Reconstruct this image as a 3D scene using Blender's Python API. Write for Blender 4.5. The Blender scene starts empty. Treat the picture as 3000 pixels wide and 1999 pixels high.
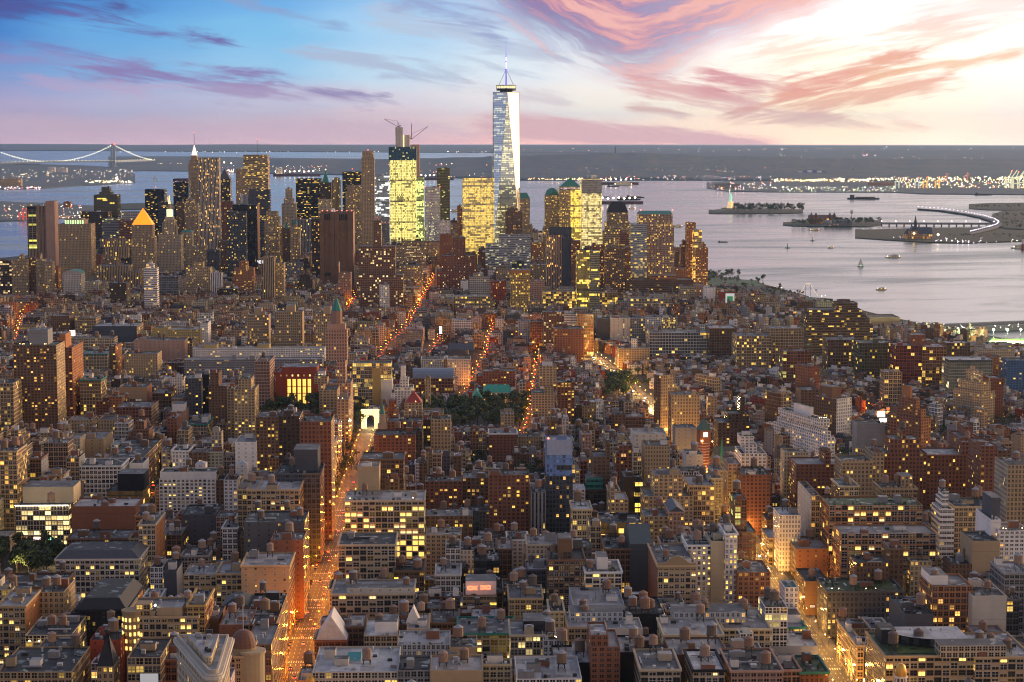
import bpy,bmesh,math,random
import numpy as np
from mathutils import Vector,Matrix
R=math.radians
C=bpy.context.scene.collection
SC=bpy.context.scene
# ------------------------------------------------------------------ camera
F=5700.0            # focal length in photo pixels (photo 3000 x 1999)
H=340.0             # observation deck above the sea
PITCH=math.atan((999.5-368.0)/F)
CP,SP=math.cos(PITCH),math.sin(PITCH)
cam_data=bpy.data.cameras.new('camera')
cam_data.sensor_width=36.0
cam_data.sensor_fit='HORIZONTAL'
cam_data.lens=36.0*F/3000.0
cam_data.clip_start=1.0
cam_data.clip_end=200000.0
cam=bpy.data.objects.new('camera',cam_data)
C.objects.link(cam)
cam.location=(0,0,H)
cam.rotation_euler=(math.pi/2-PITCH,0,0)
SC.camera=cam
SC.view_settings.view_transform='Standard'
SC.view_settings.look='None'
SC.view_settings.exposure=0.35
SC.view_settings.gamma=1.0
SC.cycles.use_denoising=True
SC.cycles.pixel_filter_type='BLACKMAN_HARRIS'
SC.cycles.filter_width=1.1
SC.cycles.max_bounces=4
SC.cycles.diffuse_bounces=2
SC.cycles.glossy_bounces=2
SC.cycles.transmission_bounces=2
SC.cycles.volume_bounces=0
SC.cycles.sample_clamp_indirect=4.0
SC.cycles.use_light_tree=True
SUN_AZ,SUN_EL=52.0,5.0          # degrees right of the view, above the horizon
sl=bpy.data.lights.new('sun','SUN')
sl.energy=2.0
sl.angle=R(9)
sl.color=(1.0,0.62,0.36)
so=bpy.data.objects.new('sun',sl)
C.objects.link(so)
sd=Vector((math.sin(R(SUN_AZ))*math.cos(R(SUN_EL)),math.cos(R(SUN_AZ))*math.cos(R(SUN_EL)),math.sin(R(SUN_EL))))
so.rotation_euler=(-sd).to_track_quat('-Z','Y').to_euler()
# ------------------------------------------------------------------ node helper
def lin(c):
 return tuple((x/12.92 if x<=0.04045 else ((x+0.055)/1.055) ** 2.4) for x in (v/255.0 for v in c))
class G:
 """tiny wrapper so node maths reads like maths"""
 def __init__(s,nt):s.nt=nt
 def new(s,t,**k):
  n=s.nt.nodes.new(t)
  for a,b in k.items():setattr(n,a,b)
  return n
 def lk(s,a,b):s.nt.links.new(a,b)
 def put(s,sock,v):
  if isinstance(v,X):s.lk(v.s,sock)
  elif isinstance(v,bpy.types.NodeSocket):s.lk(v,sock)
  else:
   if sock.type=='RGBA' and len(v)==3:v=(*v,1)
   sock.default_value=v
 def m(s,op,a,b=0.0,c=0.0,clamp=False):
  n=s.new('ShaderNodeMath',operation=op);n.use_clamp=clamp
  s.put(n.inputs[0],a);s.put(n.inputs[1],b)
  if op in ('MULTIPLY_ADD','SMOOTH_MIN','COMPARE','WRAP'):s.put(n.inputs[2],c)
  return X(s,n.outputs[0])
 def sstep(s,a,lo,hi):
  n=s.new('ShaderNodeMapRange',interpolation_type='SMOOTHSTEP')
  s.put(n.inputs[0],a);s.put(n.inputs[1],lo);s.put(n.inputs[2],hi)
  return X(s,n.outputs[0])
 def rng(s,a,lo,hi,o0,o1):
  n=s.new('ShaderNodeMapRange')
  s.put(n.inputs[0],a);s.put(n.inputs[1],lo);s.put(n.inputs[2],hi);s.put(n.inputs[3],o0);s.put(n.inputs[4],o1)
  return X(s,n.outputs[0])
 def mix(s,f,a,b,mode='MIX'):
  n=s.new('ShaderNodeMix',data_type='RGBA',blend_type=mode)
  s.put(n.inputs['Factor'],f);s.put(n.inputs[6],a);s.put(n.inputs[7],b)
  return n.outputs[2]
 def fmix(s,f,a,b):
  n=s.new('ShaderNodeMix',data_type='FLOAT')
  s.put(n.inputs['Factor'],f);s.put(n.inputs[2],a);s.put(n.inputs[3],b)
  return X(s,n.outputs[0])
 def xyz(s,x,y,z=0.0):
  n=s.new('ShaderNodeCombineXYZ')
  s.put(n.inputs[0],x);s.put(n.inputs[1],y);s.put(n.inputs[2],z)
  return n.outputs[0]
 def sep(s,v):
  n=s.new('ShaderNodeSeparateXYZ');s.put(n.inputs[0],v)
  return [X(s,o) for o in n.outputs]
 def noise(s,vec,scale,detail=3.0,rough=0.5,dist=0.0,col=False):
  n=s.new('ShaderNodeTexNoise')
  if vec is not None:s.lk(vec,n.inputs['Vector'])
  n.inputs['Scale'].default_value=scale;n.inputs['Detail'].default_value=detail
  n.inputs['Roughness'].default_value=rough;n.inputs['Distortion'].default_value=dist
  return n.outputs['Color'] if col else X(s,n.outputs['Fac'])
 def ramp(s,f,stops,interp='LINEAR'):
  n=s.new('ShaderNodeValToRGB');n.color_ramp.interpolation=interp
  e=n.color_ramp.elements
  e[0].position,e[0].color=stops[0][0],(*stops[0][1],1)
  e[1].position,e[1].color=stops[1][0],(*stops[1][1],1)
  for p,c in stops[2:]:
   k=e.new(p);k.color=(*c,1)
  s.put(n.inputs[0],f)
  return n.outputs[0]
class X:
 def __init__(s,g,k):s.g,s.s=g,k
 def __add__(s,o):return s.g.m('ADD',s,o)
 __radd__=__add__
 def __sub__(s,o):return s.g.m('SUBTRACT',s,o)
 def __rsub__(s,o):return s.g.m('SUBTRACT',o,s)
 def __mul__(s,o):return s.g.m('MULTIPLY',s,o)
 __rmul__=__mul__
 def __truediv__(s,o):return s.g.m('DIVIDE',s,o)
 def lt(s,o):return s.g.m('LESS_THAN',s,o)
 def gt(s,o):return s.g.m('GREATER_THAN',s,o)
 def abs(s):return s.g.m('ABSOLUTE',s)
 def floor(s):return s.g.m('FLOOR',s)
 def frac(s):return s.g.m('FRACT',s)
 def max(s,o):return s.g.m('MAXIMUM',s,o)
 def min(s,o):return s.g.m('MINIMUM',s,o)
 def pow(s,o):return s.g.m('POWER',s,o)
# ------------------------------------------------------------------ world: dusk sky with cirrus
def build_world():
 w=bpy.data.worlds.new('World');SC.world=w;w.use_nodes=True
 nt=w.node_tree;nt.nodes.clear();g=G(nt)
 tc=g.new('ShaderNodeTexCoord')
 dx,dy,dz=g.sep(tc.outputs['Generated'])
 az=g.m('ARCTAN2',dx,dy)                       # radians right of the view
 el=g.m('ARCSINE',g.m('MINIMUM',g.m('MAXIMUM',dz,-1.0),1.0))
 u=az*5.7+1.5
 v=0.368-el*5.7
 uv=g.xyz(u,v)
 wn=g.noise(g.xyz(u*1.2,v*5.0,3.1),1.6,4,0.55,col=True)
 wx,wy,wz=g.sep(wn)
 v2=v+(wx-0.5)*0.10
 u2=u+(wy-0.5)*0.30
 cols=[0,380,765,1150,1470,1785,2100,2420,2740,3000]
 rows=[
  (-300,[(38,70,140),(50,95,170),(70,120,190),(110,150,210),(150,165,205),(185,180,205),(225,210,215),(245,235,238),(250,240,238),(250,238,232)]),
  (0,  [(45,100,185),(85,150,220),(110,175,235),(150,200,245),(180,205,238),(210,215,240),(238,232,242),(255,250,252),(255,242,242),(255,238,238)]),
  (100,[(70,130,205),(105,172,230),(130,195,240),(175,215,248),(205,228,248),(228,234,247),(250,243,246),(255,255,252),(255,254,244),(255,252,246)]),
  (205,[(120,155,212),(125,180,230),(155,205,242),(200,228,248),(225,238,248),(243,243,246),(255,245,234),(255,251,230),(255,250,236),(255,250,242)]),
  (305,[(186,170,205),(190,186,216),(202,200,224),(226,220,232),(244,236,236),(254,245,232),(255,244,220),(255,242,206),(255,243,220),(255,241,226)]),
  (370,[(200,175,198),(205,180,200),(212,187,205),(225,197,208),(240,215,215),(252,226,215),(255,230,206),(255,230,200),(255,230,210),(255,228,216)]),
  (428,[(194,170,196),(205,178,198),(215,185,200),(228,190,200),(240,190,190),(248,196,190),(253,210,196),(255,222,200),(255,228,212),(255,226,216)]),
 ]
 gain=[1,1,1,1.0,1.02,1.05,1.14,1.25,1.28,1.22]
 t=u2/3.0
 cur=None
 for i,(y,cs) in enumerate(rows):
  rp=g.ramp(t,[(x/3000.0,tuple(k*gn*h_ for k,h_ in zip(lin(c),(1.5,1.33,1.16) if y>400 else (1.25,1.17,1.06) if y>350 else (1,1,1)))) for x,c,gn in zip(cols,cs,gain)],'EASE')
  if cur is None:cur=rp
  else:
   y0=rows[i-1][0]
   cur=g.mix(g.sstep(v2,y0/1000.0,y/1000.0),cur,rp)
 # ---- clouds
 wsh=(g.noise(g.xyz(u*2.6,v*7.0,9.7),1.5,4,0.55)-0.5)*2.6
 fa=g.noise(g.xyz((u+v*.16)*1.6,(v-u*.16)*13.0,4.0),2.4,6,.64,.5)
 fb=g.noise(g.xyz((u-v*.2)*1.6,(v+u*.2)*13.0,14.0),2.4,6,.64,.5)
 def seg(p,q,w0,w1,seed,sx=1.6,sy=13.0,lo=0.42,hi=0.62,bend=0.0,soft=0.25,warp=0.03):
  """streaky cloud between two sky points, w0/w1 half widths at its ends"""
  (x0,y0),(x1,y1)=p,q
  L=math.hypot(x1-x0,y1-y0);cx,cy=(x1-x0)/L,(y1-y0)/L
  a=u-x0;b=v-y0
  tt=a*cx+b*cy
  ss=b*cx-a*cy
  tn=tt/L
  if bend:ss=ss+(tn-0.5)*(tn-0.5)*(4*bend)-bend
  ss=ss+wsh*warp
  wd=tn*((w1-w0)*1.7)+w0*1.7
  e1=1.0-g.sstep((ss/wd).abs(),0.0,1.25)
  env=e1*g.sstep(tn,0.0,soft)*(1.0-g.sstep(tn,1.0-soft,1.0))
  n1=fa if cy*cx>-.03 else fb
  d=g.sstep(n1*1.3+env*0.30,lo+0.26,hi+0.42)
  return d*g.sstep(env,0.0,0.45)
 def lay(cur,d,c,op):return g.mix(d*op,cur,lin(c) if isinstance(c,tuple) else c)
 S=[  # p, q, half widths, colour, opacity, options
  ((-.15,-.03),(.55,.10),.05,.03,(82,84,150),.85,{}),
  ((.10,.035),(.80,.150),.028,.02,(112,100,168),.9,{}),
  ((-.2,.12),(.42,.185),.020,.012,(120,125,190),.7,{}),
  ((-.1,.175),(.55,.20),.02,.016,(150,140,195),.6,{}),
  ((.15,.205),(.95,.255),.030,.02,(142,128,182),.95,dict(bend=-.008)),
  ((.0,.245),(.7,.275),.02,.02,(196,165,200),.6,{}),
  ((.45,.262),(1.25,.315),.026,.022,(168,146,188),.85,dict(bend=-.006)),
  ((.85,.27),(1.2,.29),.014,.010,(150,138,184),.8,{}),
  ((.75,.125),(1.5,.265),.018,.03,(176,186,214),.75,{}),
  ((.60,-.02),(1.1,.10),.016,.012,(140,165,210),.75,{}),
  ((1.0,.02),(1.75,.215),.05,.04,(186,198,222),.7,{}),
  ((1.1,-.03),(1.55,.13),.04,.03,(150,160,205),.7,{}),
  ((1.3,.24),(1.72,.30),.022,.02,(215,200,208),.6,{}),
  ((1.75,.225),(2.35,.315),.045,.03,(232,176,174),.9,{}),
  ((1.98,.22),(2.42,.262),.035,.03,(222,150,156),.9,{}),
  ((2.75,.155),(2.20,.300),.03,.026,(240,164,146),.95,dict(lo=.4,hi=.6,bend=.012)),
  ((2.95,.10),(2.05,.20),.05,.05,(246,196,170),.5,dict(bend=.015)),
  ((2.85,.23),(2.15,.335),.03,.03,(244,176,150),.85,{}),
  ((2.5,.33),(2.05,.355),.018,.016,(238,168,150),.8,{}),
  ((3.1,.0),(2.55,.09),.05,.05,(250,214,208),.5,{}),
  ((3.05,.155),(2.42,.225),.018,.022,(248,196,158),.8,dict(lo=.42,hi=.6)),
  ((2.2,.34),(2.75,.37),.02,.02,(246,196,176),.7,{}),
  ((1.80,.305),(2.05,.350),.012,.010,(226,176,166),.8,{}),
  ((1.30,.355),(2.35,.425),.032,.012,(246,186,186),.95,dict(lo=.2,hi=.45,warp=.008)),
  ((-.5,.37),(1.6,.40),.03,.03,(214,176,196),.5,dict(lo=.3,hi=.6,warp=.01)),
 ]
 for k,(p,q,w0,w1,c,op,o) in enumerate(S):
  d=seg(p,q,w0,w1,7.0*k+1.0,**o)
  cur=lay(cur,d,c,op)
 du=u-1.86
 sw=v+(g.m('SQRT',du*du+0.006)-0.077)*g.fmix(g.sstep(du,-.1,.1),0.56,0.40)+wsh*.035
 fib=g.noise(g.xyz(u*1.3+sw*2.0,sw*12.0,2.2),2.0,6,0.62,0.35)
 fi2=g.noise(g.xyz(u*1.1-sw,sw*7.0,8.4),2.6,4,0.6,0.3)
 edge=g.fmix(g.sstep(du,-.35,.5),0.30,0.25)
 m=(1.0-g.sstep(sw,edge-0.16,edge+.04))*g.sstep(u,1.30,1.58)*(1.0-g.sstep(u+v*.8,2.25,3.15))
 m=m*(1.0-g.sstep(du-sw*1.2,.04,.30)*(1.0-g.sstep(sw,.02,.14))*.30)
 dn=g.sstep(fib*.62+fi2*.62+m*.40,.58,1.12)*g.sstep(m,.0,.45)
 tone=g.ramp(g.sstep(fi2+(fib-.5)*.9+g.sstep(du,-.45,.35)*.16,.34,.80),[(0.0,lin((92,84,148))),(.36,lin((146,116,166))),(.66,lin((210,150,166))),(1.0,lin((244,184,178)))])
 cur=g.mix(dn*.97,cur,tone)
 vis=cur
 # ---- the rest of the dome, which lights the city
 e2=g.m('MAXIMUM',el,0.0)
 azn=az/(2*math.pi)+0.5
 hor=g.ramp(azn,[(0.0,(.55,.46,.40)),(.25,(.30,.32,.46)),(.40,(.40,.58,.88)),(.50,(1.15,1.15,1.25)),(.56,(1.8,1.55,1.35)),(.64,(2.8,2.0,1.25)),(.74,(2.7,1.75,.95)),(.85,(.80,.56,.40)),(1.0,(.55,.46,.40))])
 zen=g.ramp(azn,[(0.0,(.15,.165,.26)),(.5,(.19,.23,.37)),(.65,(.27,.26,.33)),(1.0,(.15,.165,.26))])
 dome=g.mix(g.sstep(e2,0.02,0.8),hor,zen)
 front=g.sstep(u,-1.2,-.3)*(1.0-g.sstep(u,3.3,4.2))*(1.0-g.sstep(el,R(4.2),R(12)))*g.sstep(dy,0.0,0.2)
 vis=g.mix(1.0,vis,(.80,.785,.77),'MULTIPLY')
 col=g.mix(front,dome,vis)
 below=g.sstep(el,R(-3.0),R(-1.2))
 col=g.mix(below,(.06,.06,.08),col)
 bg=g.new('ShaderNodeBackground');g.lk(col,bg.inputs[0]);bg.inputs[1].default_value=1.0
 out=g.new('ShaderNodeOutputWorld');g.lk(bg.outputs[0],out.inputs[0])
 w.cycles.sampling_method='MANUAL';w.cycles.sample_map_resolution=1024
build_world()
# ------------------------------------------------------------------ projection helpers (photo pixels <-> the real place)
RC=7.4e6            # effective earth radius (with refraction)
def ray(px,py):
 a,b=(px-1500.0)/F,(999.5-py)/F
 return a,CP+b*SP,-SP+b*CP
def at(px,py,Y):
 d=ray(px,py);t=Y/d[1]
 return d[0]*t,Y,H+d[2]*t
def drop(x,y):return (x*x+y*y)/(2*RC)
def ground(px,py,z=0.0):
 d=ray(px,py)
 q=(d[0] ** 2+d[1] ** 2)/(2*RC)
 disc=d[2] ** 2-4*q*(H-z)
 if disc<0:t=-d[2]/(2*q)
 else:t=(-d[2]-math.sqrt(disc))/(2*q)
 x,y=d[0]*t,d[1]*t
 return x,y,z-drop(x,y)
def proj(x,y,z):
 zc=y*CP-(z-H)*SP
 yc=y*SP+(z-H)*CP
 return 1500+F*x/zc,999.5-F*yc/zc
GZ=8.0              # street level of the island
def gz(x,y):return GZ-drop(x,y)
GS=0.024            # the avenues lean this much to the left of the view
GROT=math.atan(GS)
def uv_of(x,y):return x+GS*y,y-GS*x          # street-grid coordinates (across, along)
def xy_of(u,v):
 k=1+GS*GS
 return (u-GS*v)/k,(v+GS*u)/k
# ------------------------------------------------------------------ materials
def mat(name,build,**k):
 m=bpy.data.materials.new(name);m.use_nodes=True
 nt=m.node_tree;nt.nodes.clear();g=G(nt)
 out=g.new('ShaderNodeOutputMaterial')
 bs=g.new('ShaderNodeBsdfPrincipled')
 g.lk(bs.outputs[0],out.inputs[0])
 build(g,bs)
 m.cycles.emission_sampling='NONE'
 return m
def attr(g,name):
 n=g.new('ShaderNodeAttribute',attribute_type='GEOMETRY',attribute_name=name)
 return n.outputs['Color'],X(g,n.outputs['Alpha'])
def pos(g):return g.new('ShaderNodeNewGeometry').outputs['Position']
def emit(g,bs,c,s):
 g.put(bs.inputs['Emission Color'],c);g.put(bs.inputs['Emission Strength'],s)
def facade(g,bs):
 uvn=g.new('ShaderNodeUVMap',uv_map='uv')
 u,v,_=g.sep(uvn.outputs[0])
 wc,dirt=attr(g,'wall')
 wn,seed=attr(g,'win')
 lc,ls=attr(g,'lamp')
 gc,rough=attr(g,'glass')
 wf,hf,lit=g.sep(wn)
 iu,iv,fu,fv=u.floor(),v.floor(),u.frac(),v.frac()
 shop=iv.lt(0.5)
 wn2=g.new('ShaderNodeTexWhiteNoise',noise_dimensions='3D')
 g.lk(g.xyz(iu,iv,seed*97.0),wn2.inputs['Vector'])
 r1,r2,r3=g.sep(wn2.outputs['Color'])
 wn3=g.new('ShaderNodeTexWhiteNoise',noise_dimensions='2D')
 g.lk(g.xyz(iv+(iu/9.0).floor()*37.0,seed*53.0),wn3.inputs['Vector'])
 fl=X(g,wn3.outputs['Value'])
 wfa=wf*(0.94+0.12*r3)
 mask=(fu-0.5).abs().lt(wfa*0.5)*(fv-0.52).abs().lt(hf*0.5)
 mull=(fu-0.5).abs().gt(0.035)+hf.gt(0.97)
 sash=(fv-0.52).abs().gt(0.025)+hf.gt(0.8)
 frame=mull.min(1.0)*sash.min(1.0)
 p=lit*(0.25+1.5*fl*fl)+shop*lit*0.8
 on=r1.lt(p*0.64)
 bl=g.sstep(fv-0.52-hf*0.5+hf*(r2*1.1),-0.02,0.02)       # a blind drawn part way down
 bright=(0.22+1.15*r3*r3)*(1.0-bl*0.45)
 P=pos(g)
 inn=g.noise(g.xyz(u*3.1,v*3.3,seed*11.0),1.7,2,0.6)
 glow=mask*frame*on*bright*(0.45+1.1*inn)*ls
 warm=g.mix(r2,(1.0,.43,.09),(1.0,.74,.30))
 lcol=g.mix(0.62,warm,lc)
 nz=g.noise(P,0.05,4,0.6)
 nz2=g.noise(g.xyz(u*.9,v*0.12,seed*7.0),1.0,3,0.55)
 course=fv.lt(0.07)*(1.0-hf.gt(.97))*0.22
 shade=(0.84+0.56*nz)*(0.90+0.28*nz2)*(1.0-course*(g.m('MODULO',iv,4.0)).lt(0.5)-course*.35)
 wcol=g.mix(1.0,wc,g.xyz(shade,shade,shade),'MULTIPLY')
 blind=g.mix(bl*0.30,gc,(.16,.15,.14))
 gv=.25+1.3*r3*r3
 blind=g.mix(1.0,blind,g.xyz(gv,gv,gv),'MULTIPLY')
 base=g.mix(mask*frame,wcol,blind)
 g.put(bs.inputs['Base Color'],base)
 g.put(bs.inputs['Roughness'],g.fmix(mask,0.85,rough))
 g.put(bs.inputs['Specular IOR Level'],g.fmix(mask,0.2,0.32))
 emit(g,bs,lcol,glow)
M_FACADE=mat('facade',facade)
def roofmat(g,bs):
 wc,dirt=attr(g,'wall');wn,seed=attr(g,'win')
 P=pos(g)
 x,y,z=g.sep(P)
 n=g.noise(P,.09,5,.62);n2=g.noise(P,.6,3,.6)
 seams=g.sstep(((x*.31+seed*9.0).frac()-.5).abs(),.44,.5)*.18
 sh=(.30+.85*n)*(.82+.36*n2)*(1.0-seams)
 pw=g.new('ShaderNodeTexWhiteNoise',noise_dimensions='3D');g.lk(g.xyz((x*.13+seed*5.0).floor(),(y*.10+seed*3.0).floor(),seed*71.0),pw.inputs['Vector'])
 sh=sh*(.66+.68*X(g,pw.outputs['Value']))
 pond=g.sstep(g.noise(g.xyz(x,y,seed*31.0),.13,3,.55),.56,.62)
 c=g.mix(1.0,wc,g.xyz(sh,sh,sh),'MULTIPLY')
 c=g.mix(pond*.6,c,(.05,.05,.055))
 g.put(bs.inputs['Base Color'],c)
 g.put(bs.inputs['Roughness'],g.fmix(pond,0.75,0.42))
 g.put(bs.inputs['Specular IOR Level'],.35)
M_ROOF=mat('roofing',roofmat)
def plain(g,bs):
 wc,dirt=attr(g,'wall');wn,seed=attr(g,'win')
 P=pos(g)
 n=g.noise(P,.5,4,.6)
 sh=.7+.6*n
 g.put(bs.inputs['Base Color'],g.mix(1.0,wc,g.xyz(sh,sh,sh),'MULTIPLY'))
 bs.inputs['Roughness'].default_value=.7
M_PLAIN=mat('painted_masonry',plain)
def lampmat(g,bs):
 lc,ls=attr(g,'lamp')
 g.put(bs.inputs['Base Color'],lc)
 emit(g,bs,lc,ls)
M_LAMP=mat('lamp_glow',lampmat)
def curtain(g,bs):
 """glass curtain wall with lit floors behind it"""
 uvn=g.new('ShaderNodeUVMap',uv_map='uv')
 u,v,_=g.sep(uvn.outputs[0])
 wc,dirt=attr(g,'wall');wn,seed=attr(g,'win');lc,ls=attr(g,'lamp');gc,rough=attr(g,'glass')
 wf,hf,lit=g.sep(wn)
 iu,iv,fu,fv=u.floor(),v.floor(),u.frac(),v.frac()
 w2=g.new('ShaderNodeTexWhiteNoise',noise_dimensions='3D');g.lk(g.xyz(iu,iv,seed*97.0),w2.inputs['Vector'])
 r1,r2,r3=g.sep(w2.outputs['Color'])
 w3=g.new('ShaderNodeTexWhiteNoise',noise_dimensions='2D');g.lk(g.xyz(iv,seed*53.0),w3.inputs['Vector'])
 fl=X(g,w3.outputs['Value'])
 w4=g.new('ShaderNodeTexWhiteNoise',noise_dimensions='3D');g.lk(g.xyz(((u+fl*9.0)/5.0).floor(),iv,seed*31.0),w4.inputs['Vector'])
 r4=X(g,w4.outputs['Value'])
 big=g.noise(g.xyz(u*.06,v*.11,seed*13.0),1.0,3,.6)
 mask=(fu-0.5).abs().lt(wf*0.5)*(fv-0.5).abs().lt(hf*0.5)
 on=r4.lt(lit*(0.32+0.8*fl+2.0*(big-.38)))*r1.lt(.88)
 glow=mask*(0.55+0.45*((u/6.0).frac().gt(.14)))*(0.35+.65*(g.m('MODULO',iv,13.0)).gt(.5))*(lit*.22+(1.0-lit*.22)*on)*(.5+.5*r3)*(.55+.9*g.noise(g.xyz(u*3.0,v*3.0,seed),1.3,2,.5))*ls
 g.put(bs.inputs['Base Color'],g.mix(mask,wc,gc))
 g.put(bs.inputs['Roughness'],g.fmix(mask,.45,rough))
 g.put(bs.inputs['Metallic'],dirt*mask)
 g.put(bs.inputs['Specular IOR Level'],.8)
 emit(g,bs,g.mix(r2*.25,lc,(1.0,.78,.34)),glow)
M_GLASS=mat('curtain_wall',curtain)
def foliage(g,bs):
 P=pos(g)
 n=g.noise(P,.35,3,.6);n2=g.noise(P,.03,2,.5)
 c=g.mix(g.sstep(n,.36,.66),(.012,.028,.009),(.085,.125,.035))
 c=g.mix(g.sstep(n2,.5,.7)*.5,c,(.09,.08,.02))
 g.put(bs.inputs['Base Color'],c);bs.inputs['Roughness'].default_value=.7
M_LEAF=mat('leaves',foliage)
def bark(g,bs):bs.inputs['Base Color'].default_value=(.06,.045,.035,1)
M_BARK=mat('bark',bark)
def panemat(g,bs):
 bs.inputs['Base Color'].default_value=(.02,.024,.03,1);bs.inputs['Roughness'].default_value=.08
MATS=dict(pane=mat('window_pane',panemat),facade=M_FACADE,roof=M_ROOF,plain=M_PLAIN,lamp=M_LAMP,glass=M_GLASS,leaf=M_LEAF,bark=M_BARK)
# ------------------------------------------------------------------ mesh builder
NOWIN=(0.,0.,0.)
class St:
 """surface style: wall colour, window (width, height, lit share), lamp colour and strength, glass colour and roughness"""
 def __init__(s,wall,win=NOWIN,lamp=(1,.6,.2),ls=1.6,glass=(.03,.035,.045),rough=.12,bay=3.4,st=3.6,dirt=0.0,mat='facade'):
  s.wall,s.win,s.lamp,s.ls,s.glass,s.rough,s.bay,s.st,s.dirt,s.mat=wall,win,lamp,ls,glass,rough,bay,st,dirt,mat
 def but(s,**k):
  n=St.__new__(St);n.__dict__.update(s.__dict__);n.__dict__.update(k);return n
 def blank(s):return s.but(win=NOWIN,mat='plain' if s.mat=='glass' else s.mat)
RND=random.Random(11)
class MB:
 def __init__(s):
  s.v,s.f,s.uv,s.sty,s.seed,s.m=[],[],[],[],[],[]
 def face(s,pts,st,uvs=None,mat=None,seed=None):
  b=len(s.v);s.v.extend(pts);s.f.append(tuple(range(b,b+len(pts))))
  s.uv.extend(uvs if uvs else [(0.,0.)]*len(pts));s.sty.append(st);s.seed.append(RND.random() if seed is None else seed);s.m.append(mat or st.mat)
 def wall(s,a,b,z0,z1,st,z0b=None,z1b=None,seed=None,base=0.0):
  """upright quad from a to b (seen with a on the left), uv in bays and storeys"""
  L=math.hypot(b[0]-a[0],b[1]-a[1]);n=max(1,round(L/st.bay));k=RND.randrange(1,400)*16.0
  h=max(1,round((z1-z0)/st.st)) if st.win[1]>0 else (z1-z0)/st.st
  b0=float(base)
  s.face([(a[0],a[1],z0),(b[0],b[1],z0 if z0b is None else z0b),(b[0],b[1],z1 if z1b is None else z1b),(a[0],a[1],z1)],st,
    [(k,b0),(k+n,b0),(k+n,b0+h),(k,b0+h)],seed=seed)
 def prism(s,pts,z0,z1,st,top=None,sides=None,seed=None,base=0.0,bottom=False):
  """upright prism over a ring of points listed anticlockwise from above"""
  n=len(pts);seed=RND.random() if seed is None else seed
  for i in range(n):
   a,b=pts[i],pts[(i+1) % n]
   s.wall(a,b,z0,z1,(sides[i] if sides and sides[i] else st),seed=seed,base=base)
  if top is not False:s.face([(p[0],p[1],z1) for p in pts],top or st.blank(),seed=seed)
  if bottom:s.face([(p[0],p[1],z0) for p in reversed(pts)],st.blank(),seed=seed)
 def box(s,cx,cy,z0,z1,w,d,st,rot=0.0,top=None,sides=None,seed=None,base=0.0,bottom=False):
  s.prism(rect(cx,cy,w,d,rot),z0,z1,st,top,sides,seed,base,bottom)
 def cyl(s,cx,cy,z0,z1,r0,r1,st,n=10,cap=True):
  seed=RND.random()
  R0=[(cx+r0*math.cos(2*math.pi*i/n),cy+r0*math.sin(2*math.pi*i/n)) for i in range(n)]
  R1=[(cx+r1*math.cos(2*math.pi*i/n),cy+r1*math.sin(2*math.pi*i/n)) for i in range(n)]
  for i in range(n):
   j=(i+1) % n
   if r1<1e-4:s.face([(*R0[i],z0),(*R0[j],z0),(cx,cy,z1)],st,seed=seed)
   else:s.face([(*R0[i],z0),(*R0[j],z0),(*R1[j],z1),(*R1[i],z1)],st,seed=seed)
  if cap and r1>1e-4:s.face([(*p,z1) for p in R1],st,seed=seed)
 def bar(s,p,q,w,st):
  p,q=Vector(p),Vector(q);d=(q-p).normalized()
  a=d.cross(Vector((0,0,1)))
  if a.length<.1:a=Vector((1,0,0))
  a.normalize();b=d.cross(a);a *= w/2;b *= w/2
  A=[p-a-b,p+a-b,p+a+b,p-a+b];B=[x+(q-p) for x in A]
  for i in range(4):
   j=(i+1) % 4
   s.face([tuple(A[j]),tuple(A[i]),tuple(B[i]),tuple(B[j])],st)
  s.face([tuple(x) for x in B],st);s.face([tuple(x) for x in reversed(A)],st)
 def blob(s,c,r,st):
  x,y,z=c
  t=[(x+r,y,z),(x,y+r,z),(x-r,y,z),(x,y-r,z),(x,y,z+r),(x,y,z-r)]
  for i in range(4):
   j=(i+1) % 4
   s.face([t[i],t[j],t[4]],st);s.face([t[j],t[i],t[5]],st)
 def dome(s,cx,cy,z0,r,hh,st,n=14,k=5,pw=1.0):
  for q in range(k):
   a0,a1=math.pi/2*q/k,math.pi/2*(q+1)/k
   s.cyl(cx,cy,z0+hh*math.sin(a0),z0+hh*math.sin(a1),r*math.cos(a0) ** pw,max(r*math.cos(a1) ** pw,0 if q==k-1 else .01),st,n,False)
 def gable(s,cx,cy,z0,zr,w,d,st,rot=0.0,along='d',wallst=None,hip=0.0):
  """pitched roof, ridge along the depth ('d') or the width ('w')"""
  if along=='w':w,d,rot=d,w,rot+math.pi/2
  A=rect(cx,cy,w,d,rot);k=hip*d
  f=((A[0][0]+A[1][0])/2,(A[0][1]+A[1][1])/2);b=((A[3][0]+A[2][0])/2,(A[3][1]+A[2][1])/2)
  ux,uy=(b[0]-f[0])/d,(b[1]-f[1])/d
  f=(f[0]+ux*k,f[1]+uy*k,zr);b=(b[0]-ux*k,b[1]-uy*k,zr)
  q=[(*p,z0) for p in A]
  s.face([q[1],q[2],b,f],st);s.face([q[3],q[0],f,b],st)
  s.face([q[0],q[1],f],wallst or st);s.face([q[2],q[3],b],wallst or st)
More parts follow.
